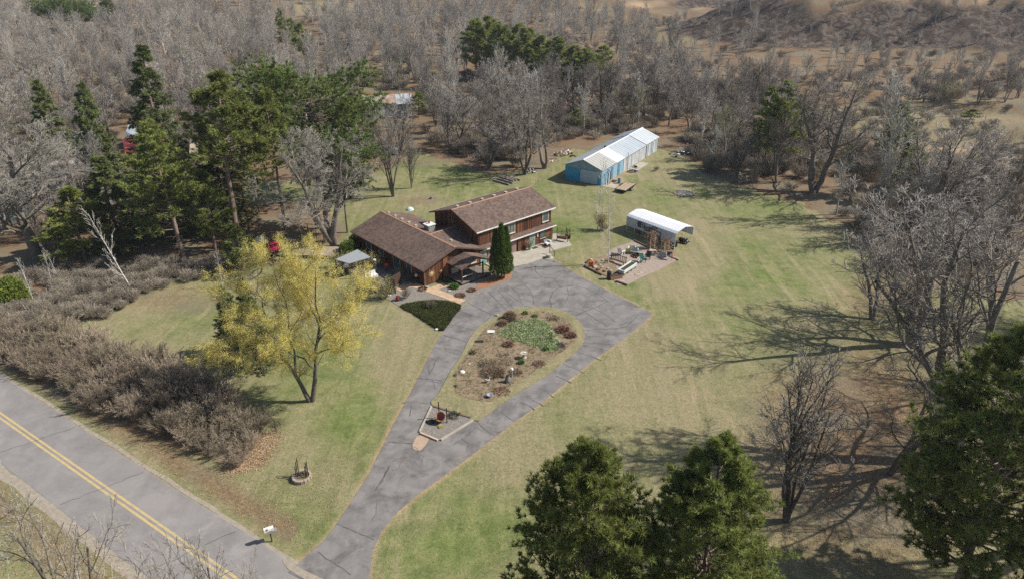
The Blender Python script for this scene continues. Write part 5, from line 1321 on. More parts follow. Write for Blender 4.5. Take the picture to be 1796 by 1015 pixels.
# iron gate panel, barrel pedestal and rail near the apron
gp = U(986, 424); o = thing('garden_screen', 'black iron garden screen with a round motif on the terrace corner', 'screen', (gp.x, gp.y, .1), R_(-28))
for x in (-.9, .9): MB().box(x - .04, x + .04, -.04, .04, 0, 2.1).build('post', m_dark, o)
mb = MB(); mb.tube([(-.86, 0, 1.95), (-.4, 0, 2.05), (0, 0, 1.98), (.5, 0, 1.8), (.86, 0, 1.55)], .03, 5); mb.tube([(-.86, 0, .7), (.86, 0, .7)], .03, 5); mb.build('frame_rail', m_dark, o)
for k in range(9): MB().tube([(-.7 + k * .175, 0, .7), (-.7 + k * .175, 0, 1.9 - max(0, k - 4) * .07)], .012, 4).build('wire', m_dark, o)
mb = MB(); pts = [(math.cos(a * .52) * .22, -.02, 1.45 + math.sin(a * .52) * .22) for a in range(13)]; mb.tube(pts, .04, 5); mb.build('round_motif', m_dark, o)
MB().box(-.8, .7, -.18, .18, .38, .7).build('flower_trough', m_rust, o)
o = thing('wooden_bench', 'small wooden bench at the outer corner of the terrace', 'bench', HW(3.5, -.7, .0), HA + 1.2)
MB().box(-.6, .6, -.22, .22, .55, .6).build('seat', m_wood, o)
for x in (-.52, .52): MB().box(x - .04, x + .04, -.2, .2, 0, .55).build('leg', m_dkwood, o)
MB().box(-.66, -.58, -.04, .04, .0, 1.9).build('tall_post', m_dark, o); MB().box(.58, .66, -.04, .04, .0, 1.5).build('tall_post', m_dark, o); MB().box(-.58, .58, -.02, .02, 1.35, 1.4).build('rail', m_dark, o)
bp = U(962, 453); o = thing('concrete_pedestal', 'round pale concrete pedestal with a square top at the apron edge', 'pedestal', (bp.x, bp.y, .0))
MB().lathe([(.75, 0), (.75, .1), (.4, .12), (.38, .55), (.42, .6), (.36, .62)], n=16).build('drum', m_conc, o); MB().box(-.06, .22, -.3, -.27, .25, .5).build('plate', m_dark, o)
o = thing('slanted_handrail', 'brown slanted timber handrail on two posts beside the pedestal', 'handrail', (U(964, 446).x, U(964, 446).y, 0), R_(-48))
for x, h in ((0, 1.25), (1.0, .75)): MB().box(x - .04, x + .04, -.04, .04, 0, h).build('post', m_wood, o)
MB().tube([(-.05, 0, 1.3), (1.1, 0, .72)], .05, 5).build('rail', m_wood, o)
o = thing('white_chair', 'white and black patterned garden seat under the front window', 'chair', HW(-1.2, -.9, .12), HA)
MB().box(-.4, .4, -.3, .3, .25, .48).build('cushion', m_white, o); MB().cbox((-.1, .28, .65), (.8, .12, .5), 0, -.2).build('back', m_grayj, o); MB().box(.3, .5, -.35, .25, .1, .75).build('side', m_white, o)
for x in (-.36, .36): MB().box(x - .03, x + .03, -.28, .28, 0, .25).build('leg', m_dark, o)
o = tag(MB().box(-.5, .5, -.3, .3, 0, .03).build('door_mat', m_dkwood), 'dark doormat in front of the teal door', 'doormat'); o.location = HW(-3.3, -.35, .125); o.rotation_euler = (0, 0, HA)
o = tag(MB().box(-.7, .7, -.4, .4, 0, .03).build('dark_rug', m_dkwood), 'second dark mat under the garden seat', 'doormat'); o.location = HW(-1.6, -1.15, .125); o.rotation_euler = (0, 0, HA)
def pot(P_, r, h, m, leafm, label, lh=.6, n=90):
    o = thing('potted_plant', label, 'potted plant', P_)
    MB().lathe([(r * .7, 0), (r, h * .9), (r * 1.08, h), (r * .9, h), (.001, h * .9)], n=12).build('pot', m, o)
    g = np.random.default_rng(int(abs(P_[0] * 100))); C = g.normal(size=(n, 3)) * np.array([r * .4, r * .4, .05]) + np.array([0, 0, h]); V, T, tn = spikes(g, C, np.tile([0, 0, 1.], (n, 1)), lh, 5, .015, .4)
    link('leaves', mkmesh('leaves', V, [T], leafm, tone=tn), o); return o
pot(HW(-4.35, -.3, .12), .25, .5, mat('teal_grey_pot', (.20, .32, .32)), m_dead2, 'tall straw grass in a teal pot left of the teal door', 1.1)
pot(HW(-.2, -.2, .12), .25, .5, mat('terracotta', (.42, .20, .12)), MATS['fresh_green_leaves'], 'green potted plant at the right corner of the house', .5)
None and sheet('terrace_shadow_board', [HW(*p)[:2] for p in ((.5, 0), (2.5, -.9), (2.7, 1.2), (.9, 1.8))], .119, .14, mat('grey_terrace_boards', (.20, .20, .21), (.15, .15, .16), 3)) if False else None

# ------------------------------------------------------------------ the patio and fence left of the wing
def Lh(px, py, z=0): return U(px, py, z)
awn = thing('patio_canopy', 'flat pale grey canopy over the patio beside the house wing', 'canopy', U(624, 452, 0), R_(38))
c_ = [U(588, 455, 2.3), U(627, 437.5, 2.5), U(650, 451, 2.5), U(612, 462, 2.3)]
inv = Matrix.Rotation(-R_(38), 4, 'Z') @ Matrix.Translation(-awn.location)
MB().slab([tuple(inv @ p) for p in (c_[0], c_[3], c_[2], c_[1])], .06).build('canopy_top', mat('pale_grey_sheet', (.29, .31, .32), (.24, .26, .27)), awn)
for p in c_: q = inv @ p; MB().box(q.x - .04, q.x + .04, q.y - .04, q.y + .04, 0, q.z - .06).build('post', m_dark, awn)
sheet('side_terrace', [HW(*p)[:2] for p in ((-23.2, 1), (-27.5, 1.5), (-29, 9), (-28.5, 16), (-23.2, 16))], -.02, .06, m_deck)
gr = HW(-24.4, 7.6, .06); o = thing('red_grill', 'red lidded barbecue on the shaded terrace under the eave', 'barbecue', gr, HA)
MB().lathe([(.2, .75), (.36, .85), (.38, 1.0), (.3, 1.15), (.1, 1.24)], n=14).build('lid', mat('red_enamel', (.55, .05, .03), rough=.3), o)
for k in range(3): a = k * 2.09; MB().tube([(math.cos(a) * .4, math.sin(a) * .4, 0), (math.cos(a) * .2, math.sin(a) * .2, .8)], .025, 5).build('leg', m_dark, o)
o = thing('white_heater', 'thin white patio stand in the shade left of the red barbecue', 'stand', HW(-25.3, 9.3, .06)); MB().lathe([(.25, 0), (.25, .1), (.04, .12), (.04, 1.3), (.2, 1.32), (.2, 1.5)], n=10).build('body', m_white, o)
# wooden lattice screen
A, B = U(681, 511), U(694, 515); d = B - A
o = thing('lattice_screen', 'dark lattice privacy screen at the end of the terrace', 'screen', A, math.atan2(d.y, d.x))
for x in (0, d.length): MB().box(x - .06, x + .06, -.06, .06, 0, 2.1).build('post', m_dkwood, o)
mb = MB()
for k in range(14): mb.box(.06, d.length - .06, -.02, .0, .15 + k * .14, .15 + k * .14 + .07)
for k in range(int(d.length / .14)): mb.box(.08 + k * .14, .08 + k * .14 + .05, .002, .02, .15, 2.05)
mb.build('lattice_slat', m_dkwood, o, kind='stuff')
MB().box(-.06, .06, -.1, 2.6, 0, 1.8).build('side_board', m_dkwood, o)
# tan board cover / table and white boxes among the shrubs
o = thing('tan_board_screen', 'tan vertical board screen standing among the yellow leaved bushes', 'screen', U(655, 512), R_(-35))
for k in range(7): MB().box(-.75 + k * .22, -.75 + k * .22 + .2, -.02, .02, 0, 2.2 - k * .05).build('board', mat('tan_new_boards', (.50, .30, .14), (.40, .24, .11), 2), o)
for x in (-.7, .7): MB().box(x - .04, x + .04, .021, .1, 0, 2.0).build('post', m_wood, o)
for (x, y, lab) in ((648, 489, 'white square cushioned seat nearer the drive among the yellow bushes'), (656, 485, 'white square cushioned seat nearer the house among the yellow bushes')):
    o = thing('white_cube_seat', lab, 'seat', U(x, y, 1.0), R_(40)); MB().box(-.42, .42, -.42, .42, 0, .35).build('cushion', m_white, o); MB().box(-.42, .42, .3, .42, .35, .75).build('back', m_white, o)
    for xx in (-.36, .36): MB().box(xx - .04, xx + .04, -.3, .3, -1.0, 0).build('leg', m_wood, o)
o = thing('white_garden_lamp', 'small white globe lamp by the terrace corner of the house', 'lamp', U(731, 497), 0); MB().lathe([(.05, 0), (.05, 1.0)], n=8).build('pole', m_dark, o); MB().lathe([(.1, 1.0), (.22, 1.12), (.22, 1.35), (.1, 1.46)], n=12).build('globe', m_white, o)
o = thing('red_hydrant_pot', 'small dark red urn at the lawn edge of the gravel garden', 'urn', U(698, 527), 0); MB().lathe([(.2, 0), (.3, .3), (.22, .55), (.28, .65)], n=12).build('body', mat('dark_red_glaze', (.22, .05, .04), rough=.5), o); MB().lathe([(.1, .65), (.05, .8)], n=8).build('knob', m_rust, o)
# raised planting wall/deck behind the willow, red umbrella, white chair, pergola posts
WA, WB = U(452, 452), U(590, 455); d = WB - WA
o = thing('garden_platform', 'long low weathered timber platform behind the yellow tree', 'platform', WA, math.atan2(d.y, d.x))
for k in range(8): MB().box(0, d.length, k * .42, k * .42 + .40, .5, .56).build('deck_board', mat('buff_boards', (.42, .34, .25), (.32, .26, .19), 1.5, grain=.4), o)
for k in range(9): MB().box(k * d.length / 8.2, k * d.length / 8.2 + .14, .1, .24, 0, .5).build('support', m_dkwood, o)
um = U(486, 446); o = thing('red_umbrella', 'drooping crimson garden umbrella in the shade behind the yellow tree', 'umbrella', um, 0)
n = 10; r, z0, z1 = 1.45, 1.15, 2.0
for k in range(n):
    a0, a1 = 2 * math.pi * k / n, 2 * math.pi * (k + 1) / n
    P_ = [(0, 0, z1), (math.cos(a0) * r * .6, math.sin(a0) * r * .6, z1 - .25), (math.cos(a1) * r * .6, math.sin(a1) * r * .6, z1 - .25), (math.cos(a0) * r, math.sin(a0) * r, z0), (math.cos(a1) * r, math.sin(a1) * r, z0), (math.cos((a0 + a1) / 2) * r * .8, math.sin((a0 + a1) / 2) * r * .8, (z0 + z1) / 2 - .12)]
    MB().add(P_, [(0, 1, 2), (1, 3, 5), (3, 4, 5), (4, 2, 5), (2, 1, 5)]).build('canopy_panel', mat('crimson_cloth', (.60, .03, .09), (.50, .02, .07), 3), o)
MB().tube([(0, 0, 0), (0, 0, 2.1)], .03, 6).build('pole', m_dark, o)
o = thing('covered_grill', 'pale grey covered object left of the crimson umbrella', 'cover', U(457, 424), 0); MB().lathe([(.8, 0), (.85, .4), (.5, .8), (.1, .95)], n=9).build('cover_cloth', m_roofl, o); MB().box(-.5, .5, -.05, .05, 0, .3).build('base', m_dark, o)
o = thing('white_locker', 'white upright cabinet at the house end of the garden platform', 'cabinet', U(574, 424), R_(10)); MB().box(-.5, .5, -.4, .4, .05, 1.7).build('body', m_white, o); MB().box(-.42, .42, -.44, -.402, .15, 1.6).build('door', m_trim, o); MB().box(.3, .36, -.48, -.442, .8, 1.0).build('handle', m_dark, o)
o = thing('pergola_frame', 'slim brown timber pergola frame behind the garden platform', 'pergola', U(535, 426), R_(-8))
for x in (0, 1.3, 3.2):
    for y in (0, 1.6): MB().box(x - .06, x + .06, y - .06, y + .06, 0, 2.4).build('post', m_wood, o)
for y in (0, 1.6): MB().box(-.4, 3.6, y - .04, y + .04, 2.4, 2.52).build('beam', m_wood, o)
o = thing('dark_garden_bench', 'small pale topped bench below the crimson umbrella', 'bench', U(489, 458), 0); MB().box(-.55, .55, -.22, .22, .42, .47).build('seat', m_ltg, o)
for x in (-.45, .45): MB().box(x - .04, x + .04, -.2, .2, 0, .42).build('leg', m_dark, o)
p = U(622, 412); 
# ------------------------------------------------------------------ mailbox, stone ring, tip bed, island things
mbx = thing('mailbox', 'white rural mailbox on a dark post beside the road at the drive mouth', 'mailbox', U(477, 949), R_(28))
MB().box(-.05, .05, -.05, .05, 0, 1.2).build('post', m_dkwood, mbx); MB().box(-.3, .3, -.04, .04, 1.12, 1.2).build('arm', m_dkwood, mbx)
b = MB(); pf = [(-.16, 1.22), (.16, 1.22), (.16, 1.42)] + [(math.cos(a * math.pi / 6) * .16, 1.42 + math.sin(a * math.pi / 6) * .12) for a in range(1, 6)] + [(-.16, 1.42)]
vs = [(-.42, y, z) for y, z in pf] + [(.3, y, z) for y, z in pf]; n = len(pf); b.add(vs, [tuple(range(n))[::-1], tuple(range(n, 2 * n))] + [(i, (i + 1) % n, (i + 1) % n + n, i + n) for i in range(n)]); bx = b.build('box', m_white, mbx)
MB().box(-.2, -.14, -.2, -.165, 1.38, 1.62).build('flag', mat('red_flag_paint', (.5, .04, .03)), bx); MB().box(-.45, -.422, -.03, .03, 1.3, 1.36).build('latch', m_dark, bx)
MB().box(-.12, .5, -.2, .2, 1.0, 1.12).build('paper_tube', m_grayj, mbx)

wl = U(530, 838); o = thing('stone_ring_planter', 'round stone planter ring with five dark upright posts on the front lawn', 'planter', (wl.x, wl.y, 0), .3, None, (.78, .78, .95))
mb = MB(); mb.lathe([(1.05, 0), (1.05, .22)], n=20)
for k in range(16):
    a = 2 * math.pi * k / 16; MB().cbox((math.cos(a) * .95, math.sin(a) * .95, .17), (.26, .34, .36 + rnd.uniform(-.02, .03)), a + rnd.uniform(-.1, .1)).build('stone', m_stone, o)
MB().lathe([(.8, 0), (.8, .28)], n=16).build('soil', m_mulch, o)
for (x, y, h) in ((-.62, .45, 1.2), (-.45, .3, 1.75), (-.3, .55, 2.0), (.55, -.1, 1.75), (.7, -.25, 1.95), (.45, -.45, 1.6)): MB().tube([(x, y, .1), (x + .02, y, h)], .055, 6).build('post', m_dark, o)
small_shrub(533, 836, .35, .3, m_dead2, 'small tuft of dry grass inside the stone ring', 70, .2, z=.3, cat='plant')

tip = sheet('gravel_triangle', tip_w, .0, .115, m_grav)
for (a, b, m) in (((757.5, 713), (736, 758.5), m_conc), ((737, 760), (768, 773), mat('buff_edging', (.55, .42, .30))), ((773.5, 772.5), (830, 738), m_conc), ((757.5, 713), (826, 734), m_wood)):
    A, B = U(*a), U(*b); d = B - A; e = MB().box(0, d.length, -.09, .09, 0, .19).build('edging', m, tip); e.location = (A.x, A.y, 0); e.rotation_euler = (0, 0, math.atan2(d.y, d.x))
kt = U(773, 741); o = thing('kettle_on_posts', 'rusty cauldron tilted between three dark posts in the gravel triangle', 'cauldron', (kt.x, kt.y, .11))
mb = MB(); prof = [(.05, -.48), (.3, -.42), (.47, -.2), (.5, .05), (.44, .22), (.52, .28), (.46, .28), (.40, .1), (.3, -.25), (.001, -.35)]
Mx = Matrix.Translation((.0, .0, .62)) @ Matrix.Rotation(.75, 4, 'X')
n = 16; vs = [Mx @ Vector((r * math.cos(2 * math.pi * k / n), r * math.sin(2 * math.pi * k / n), z)) for r, z in prof for k in range(n)]
mb.add(vs, [(i * n + k, i * n + (k + 1) % n, (i + 1) * n + (k + 1) % n, (i + 1) * n + k) for i in range(len(prof) - 1) for k in range(n)]); mb.build('cauldron', mat('copper_rust', (.42, .20, .13), (.25, .11, .07), 5, rough=.7), o, smooth=True)
for (x, y, h) in ((-.2, .65, 1.9), (.62, -.1, 1.75), (-.25, -.35, .8)): MB().tube([(x, y, 0), (x, y, h)], .055, 6).build('post', m_dark, o)
small_shrub(797, 730, .75, .25, mat('dark_evergreen_mat', (.07, .085, .04), tone=True), 'low dark evergreen clump in the gravel triangle', 130)
small_shrub(755, 741, .45, .2, MATS['dark_evergreen_mat'], 'sparse dark plant left of the cauldron', 60)
small_shrub(772, 750, .25, .25, m_yell, 'tiny yellow tuft in front of the cauldron', 40, .15, cat='plant')

Z = .12
def post_thing(name, px, py, label, cat): p = U(px, py); return thing(name, label, cat, (p.x, p.y, Z))
o = post_thing('birdhouse', 861.5, 599, 'white roofed bird feeder box on a thin post at the left edge of the island', 'bird feeder'); MB().tube([(0, 0, 0), (0, 0, 1.1)], .035, 6).build('post', m_lt, o); MB().box(-.28, .28, -.16, .16, 1.1, 1.3).build('box', m_grayj, o)
mb = MB(); mb.slab([(-.42, -.3, 1.32), (.42, -.3, 1.32), (.42, 0, 1.46), (-.42, 0, 1.46)], .04); mb.slab([(-.42, 0, 1.46), (.42, 0, 1.46), (.42, .3, 1.32), (-.42, .3, 1.32)], .04); mb.build('roof', m_white, o)
o = post_thing('birdbath', 919, 629, 'pale stone pedestal bowl in the middle of the island', 'bird bath'); MB().lathe([(.32, 0), (.3, .1), (.18, .2), (.17, .5), (.35, .62), (.42, .68), (.36, .68), (.2, .62), (.001, .6)], n=16).build('bowl', m_conc, o); MB().cbox((.1, 0, .74), (.25, .1, .08), .5, .3).build('bird_figure', m_white, o)
o = post_thing('globe_lamp', 897.5, 662, 'garden lamp with a white globe on a grey stem in the island bed', 'lamp'); MB().lathe([(.14, 0), (.1, .15), (.06, .75)], n=10).build('stem', m_grayj, o); MB().lathe([(.06, .75), (.17, .85), (.19, .97), (.14, 1.1), (.02, 1.15)], n=12).build('globe', m_white, o)
o = post_thing('stone_urn', 890.5, 671, 'dark grey stone urn beside the globe lamp', 'urn'); MB().lathe([(.32, 0), (.34, .2), (.28, .45), (.16, .7), (.2, .78), (.12, .8)], n=14).build('body', mat('grey_carved_stone', (.20, .19, .18), (.12, .11, .11), 6, bump=.4), o); MB().lathe([(.2, .8), (.12, .9)], n=10).build('lid', m_dark, o)
o = post_thing('goose_figure', 854, 672, 'white and tan goose shaped garden figure in the island bed', 'figurine')
mb = MB(); mb.tube([(-.3, 0, .25), (-.15, 0, .3), (.1, 0, .32), (.25, 0, .38), (.3, 0, .6), (.33, 0, .72)], [.04, .14, .16, .09, .05, .06], 8); mb.build('body', mat('chalky_white', (.62, .56, .48)), o, smooth=True); MB().cbox((.43, 0, .71), (.14, .05, .04)).build('beak', m_rmulch, o)
for s in (-.06, .06): MB().tube([(0, s, 0), (0, s, .22)], .02, 5).build('leg', m_rmulch, o)
rock(811, 654, .38, 'flat white disc shaped stone near the left edge of the island', m_white, 'white_stone', 'stone', (1, .8, .35), z=Z)
o = post_thing('blue_pot', 859, 697, 'small blue grey glazed bowl at the lower edge of the island bed', 'bowl'); MB().lathe([(.15, 0), (.3, .25), (.34, .3), (.28, .3), (.001, .15)], n=12).build('bowl', mat('blue_grey_glaze', (.20, .23, .32), (.32, .30, .34), 6, rough=.4), o); MB().cbox((-.35, .1, .08), (.3, .2, .14), .4).build('saucer', m_conc, o)
o = post_thing('wire_trellis', 947, 610, 'thin dark wire trellis in the green groundcover of the island', 'trellis')
for k in range(7): MB().tube([(-.75 + k * .25, 0, 0), (-.75 + k * .25, 0, 1.25)], .014, 4).build('wire', m_dark, o)
for z in (.3, .75, 1.2): MB().tube([(-.75, 0, z), (.75, 0, z)], .014, 4).build('cross_wire', m_dark, o)
o = post_thing('twin_stakes', 966, 596, 'pair of dark wooden stakes at the right of the green groundcover', 'stakes')
for x, h in ((-.08, 1.1), (.08, .95)): MB().tube([(x, 0, 0), (x * 1.4, 0, h)], .05, 5).build('stake', m_dkwood, o)
o = post_thing('red_flower_post', 990, 583, 'small post topped with a red figure in the reddish stems of the island', 'garden ornament'); MB().tube([(0, 0, 0), (0, 0, .6)], .05, 6).build('post', m_lt, o); MB().lathe([(.1, .6), (.15, .72), (.05, .85)], n=8).build('figure', mat('red_paint_dull', (.4, .08, .05)), o)
rock(799, 659, .25, 'dark stone at the left rim of the island', m_dkwood, z=Z); rock(800, 678, .22, 'dark stone lower on the left rim of the island', m_dkwood, z=Z); rock(872, 554, .25, 'grey stone at the top of the island', m_stone, z=Z); rock(823, 640, .2, 'grey stone by the dead stems of the island', m_conc, z=Z)
def isl(px, py, r, h, m, lab, n=150, size=.2, wd=.018): small_shrub(px, py, r, h, m, lab, n, size, wd, z=Z, cat='plant')
isl(914, 638, .35, .35, MATS['fresh_green_leaves'], 'small bright green plant below the stone bowl of the island', 120)
isl(891, 606, .65, .35, m_red, 'rusty red dead clump left of the island centre', 260); isl(986, 580, .9, .35, m_red, 'red brown stems at the right end of the island bed', 420, .25); isl(1000, 590, .7, .3, m_red, 'low red brown stems at the right rim of the island', 260, .25)
isl(894, 560, .75, .9, m_dead, 'grey brown leafless bush at the upper left of the island', 520, .45, .012); isl(882, 570, .5, .5, m_dead, 'low brown bush left of the leafless one on the island', 200, .35, .012)
isl(865, 655, 1.3, .45, m_dead, 'wide brown tangle of dead stems in the island', 620, .4, .010); isl(858, 640, .9, .5, m_dead2, 'straw coloured tangle of stems in the island', 320, .45, .010)
isl(830, 621, .3, .35, MATS['mid_green_leaves'], 'green tuft at the left rim of the island', 60); isl(921, 551, .35, .3, MATS['mid_green_leaves'], 'low green plant at the top rim of the island', 60); isl(938, 556, .35, .25, MATS['fresh_green_leaves'], 'green plant beside the top rim one', 60)
isl(958, 614, .4, .3, MATS['fresh_green_leaves'], 'green tuft at the foot of the wire trellis', 90); isl(975, 612, .5, .2, m_gc, 'pale green patch right of the trellis foot', 90); isl(983, 608, .5, .3, mat('grey_purple_stems', (.28, .24, .26), tone=True), 'greyish purple stems right of the trellis', 140); isl(905, 655, .7, .25, m_dead, 'thin brown stems behind the globe lamp', 160, .3, .012)
isl(970, 559, .8, .2, m_dead2, 'pale dry stems along the top of the island', 180); isl(945, 640, .8, .2, m_red, 'reddish leaf drift at the lower right of the island', 160, .15); isl(880, 688, .9, .2, m_red, 'reddish leaf drift above the blue bowl', 160, .15)

# lamp bracket at the bottom edge
o = thing('sign_post', 'dark wooden bracket post at the bottom edge of the lawn', 'post', U(901, 1040), R_(-25)); MB().box(-.06, .06, -.06, .06, 0, 1.25).build('post', m_dark, o); MB().box(-.35, .75, -.05, .05, 1.25, 1.35).build('arm', m_dark, o)

# ------------------------------------------------------------------ neighbours' buildings seen through the trees
def shed(px, py, L, Wd, He, Hr, rz, wallm, roofm, label, name='shed', cat='shed', ns=8, door_=True):
    p = G(px, py); o = thing(name, label, cat, p, R_(rz))
    mb = MB(); gable_core(mb, 0, L, 0, Wd, -.3, He, Hr - .06); mb.build('wall', wallm, o)
    for s in (0, 1):
        for k in range(ns):
            a, b = -.3 + (L + .6) * k / ns, -.3 + (L + .6) * (k + 1) / ns - .02; rm = roofm[k % len(roofm)]; sl = (Hr - He) / (Wd / 2)
            q = [(a, -.3, He - .3 * sl), (b, -.3, He - .3 * sl), (b, Wd / 2, Hr), (a, Wd / 2, Hr)] if s == 0 else [(a, Wd / 2, Hr), (b, Wd / 2, Hr), (b, Wd + .3, He - .3 * sl), (a, Wd + .3, He - .3 * sl)]
            MB().slab([(x, y, z + .08 + .01 * (k % 2)) for x, y, z in q], .06).build('roof_sheet', rm, o)
    if door_: MB().box(L * .3, L * .3 + 1.6, -.06, -.001, 0, He * .85).build('door', m_white, o); MB().box(L * .65, L * .65 + 1.2, -.05, -.001, 1, 2).build('window', m_glass, o)
    return o
m_rustr = mat('rusty_roof_sheet', (.30, .14, .09), (.42, .38, .34), .9, rough=.7); m_bshed = mat('blue_grey_shed_wall', (.14, .20, .24), (.22, .27, .30), 1.2); m_moss = mat('mossy_roof', (.20, .24, .10), (.30, .28, .22), 1)
shed(640, 207, 12.5, 6, 3.2, 5, 14, m_bshed, [m_moss, m_moss, m_rustr, m_rustr, m_roofg, m_roofg], 'old blue grey shed with a rusty patched roof behind the green pines', ns=6)
shed(228, 292, 7, 6, 3.0, 5.2, 25, mat('red_barn_boards', (.36, .07, .06)), [mat('red_roof', (.42, .10, .09)), mat('red_roof', (.4, .1, .1))], 'red roofed building glimpsed between the dark pines', 'outbuilding', 'building')
shed(118, 316, 7, 5, 2.6, 4.2, 10, mat('red_barn_boards', (.36, .07, .06)), [mat('dark_red_roof', (.33, .08, .08))], 'small red outbuilding behind the big bare tree at the left', 'outbuilding', 'building')
shed(15, 345, 15, 9, 2.9, 4.8, 20, m_trim, [mat('grey_beige_roof', (.36, .33, .29), (.28, .25, .22), 1)], 'neighbouring house with a beige grey roof at the left edge', 'neighbour_house', 'house', ns=10)
shed(-30, 395, 6, 5, 2.6, 4.0, 20, m_bshed, [m_roofg], 'grey green shed cut by the left picture edge')
shed(228, 262, 9, 6, 3, 4.6, 8, m_bshed, [m_roofg], 'grey roofed building behind the red one among the pines', ns=6)
shed(340, 292, 10, 7, 2.8, 4.6, 15, m_stone, [mat('tan_roof', (.45, .38, .28), (.36, .30, .22), 1)], 'pale tan roofed house hidden behind the tall pines', 'neighbour_house', 'house', ns=8)
shed(145, 22, 12, 8, 3, 5, 5, m_trim, [mat('tan_roof', (.4, .3, .2))], 'tiny far off brown roofed house at the top left', 'far_house', 'house', ns=4)
shed(480, 268, 8, 6, 2.6, 4.2, 12, m_stone, [mat('brown_roof', (.26, .18, .14), (.2, .14, .11), 1)], 'brown roofed shed behind the white pine', ns=5)
# white pickup and blue tarp by the wood
def car(px, py, rz, label, m, name='parked_van', cat='van', van=True):
    p = G(px, py); o = thing(name, label, cat, p, R_(rz))
    hh = 1.9 if van else 1.35
    pf = [(-2.3, .35), (-2.35, 1.0), (-2.2, hh - .05), (.9, hh), (1.5, 1.15), (2.3, .95), (2.35, .4)]
    vs = [(x, -.9, z) for x, z in pf] + [(x, .9, z) for x, z in pf]; n = len(pf)
    MB().add(vs, [tuple(range(n)), tuple(range(n, 2 * n))[::-1]] + [(i, i + n, (i + 1) % n + n, (i + 1) % n) for i in range(n)]).build('body', m, o)
    for s in (-1, 1): MB().box(-1.9, .8, s * .905 - .01, s * .905 + .01, 1.1, hh - .2).build('side_window', m_glass, o)
    MB().hexa([(.95, -.75, hh - .12), (1.45, -.75, 1.2), (1.45, .75, 1.2), (.95, .75, hh - .12), (1.0, -.75, hh - .05), (1.5, -.75, 1.22), (1.5, .75, 1.22), (1.0, .75, hh - .05)]).build('windscreen', m_glass, o)
    for x in (-1.4, 1.4):
        for y in (-.85, .85): wheel(o, (x, y, .34), .34, .22)
    return o
car(680, 271, 15, 'white van parked on the lawn below the old blue shed', m_white)
car(200, 345, -20, 'dark car in the shade under the left pines', m_dark, 'parked_car', 'car', False)
o = thing('blue_tarp_pile', 'small pile under a faded blue tarp between the shed and the white van', 'tarp', G(649, 241)); MB().lathe([(1.3, 0), (1.1, .4), (.5, .65), (.05, .7)], n=9).build('tarp', mat('faded_blue_tarp', (.25, .34, .42), (.34, .40, .45), 1), o); MB().box(-1.5, 1.2, -.2, .1, 0, .12).build('plank', m_lt, o)
o = thing('pool_toy_dish', 'pale blue upturned dish on the lawn behind the house wing', 'dish', U(719, 368)); MB().lathe([(.62, 0), (.58, .2), (.3, .42), (.05, .48)], n=14).build('dish', mat('pale_aqua_shell', (.50, .66, .68), (.40, .54, .56), 3), o); MB().lathe([(.7, 0), (.68, .05)], n=14).build('rim', m_white, o)
o = thing('tree_stump', 'small grey stump in a ring of brown leaves on the back lawn', 'stump', U(757, 349)); MB().lathe([(.5, 0), (.35, .12), (.28, .4), (.001, .42)], n=11).build('stump_wood', m_bark, o); MB().tube([(.2, 0, .1), (.8, .2, .02)], [.1, .03], 5).build('root', m_bark, o)
for (x, y, h) in ((731, 345, 3.5), (745, 343, 3.0)): pass
# overhead wire between the pole beyond the pines and the house
wire = thing('power_line', 'thin dark overhead wire crossing from the pines to the house', 'wire', (0, 0, 0)); a = U(425, 336, 6.5); b = U(640, 352, 5.5); pts = [a.lerp(b, k / 12) - Vector((0, 0, .5 * math.sin(math.pi * k / 12))) for k in range(13)]
MB().tube(pts, .018, 4).build('cable', m_dark, wire); MB().tube([(a.x, a.y, 0), (a.x, a.y, 7)], .12, 7).build('pole', m_wood, wire)

# ------------------------------------------------------------------ trees: the ones that can be picked out, one by one
def tree_px(kind, idx, bx, by, ty, label, wpx=None, name=None, cat='tree', lean=(0, 0), rz=None, group=None, far=False, crown='crown'):
    p = G(bx, by); H = top_h(p, ty); w_ = None if wpx is None else wpx / ppm((p.x, p.y, p.z + H * .6))
    return put_tree(kind, idx, p, H, label, cat, name or ('pine_tree' if 'pine' in kind else 'spruce_tree' if kind == 'spruce' else 'bare_tree'), w_, rz, lean, group, crown)

# foreground pines
tree_px('bigpine', 0, 1025, 1185, 780, 'large dark green pine at the bottom centre, left of its twin', 275, rz=.6)
tree_px('bigpine', 1, 1200, 1180, 780, 'large dark green pine at the bottom between its twin and the bare tree', 255, rz=2.2)
tree_px('bigpine', 1, 1672, 1040, 552, 'tallest foreground pine standing at the right picture edge', 295, rz=4.0)
tree_px('bigpine', 0, 1840, 1130, 700, 'pine cut off by the right picture edge below the tallest one', 200, rz=1.4)
# right hand bare trees
tree_px('vase', 0, 1378, 912, 592, 'many stemmed bare tree standing between the foreground pines', 200, rz=.3, lean=(0, -.05))
tree_px('limbs', 2, 1650, 815, 375, 'crooked bare tree with a long limb reaching left over the lawn, behind the tall pine', 430, rz=2.6, lean=(0, -.2))
tree_px('sparse', 1, 1600, 608, 320, 'broad bare tree behind the tall pine, second row on the right', 330, rz=1.0, lean=(0, -.08))
tree_px('sparse', 2, 1745, 560, 330, 'bare tree with thick dark trunk near the right edge behind the others', 260, rz=3.0)
tree_px('sparse', 2, 1560, 830, 620, 'small twiggy bare tree low beside the tall pine', 200, rz=5)
tree_px('sparse', 2, 1530, 560, 395, 'small grey bare tree at the right edge of the lawn', 170, rz=1.6)
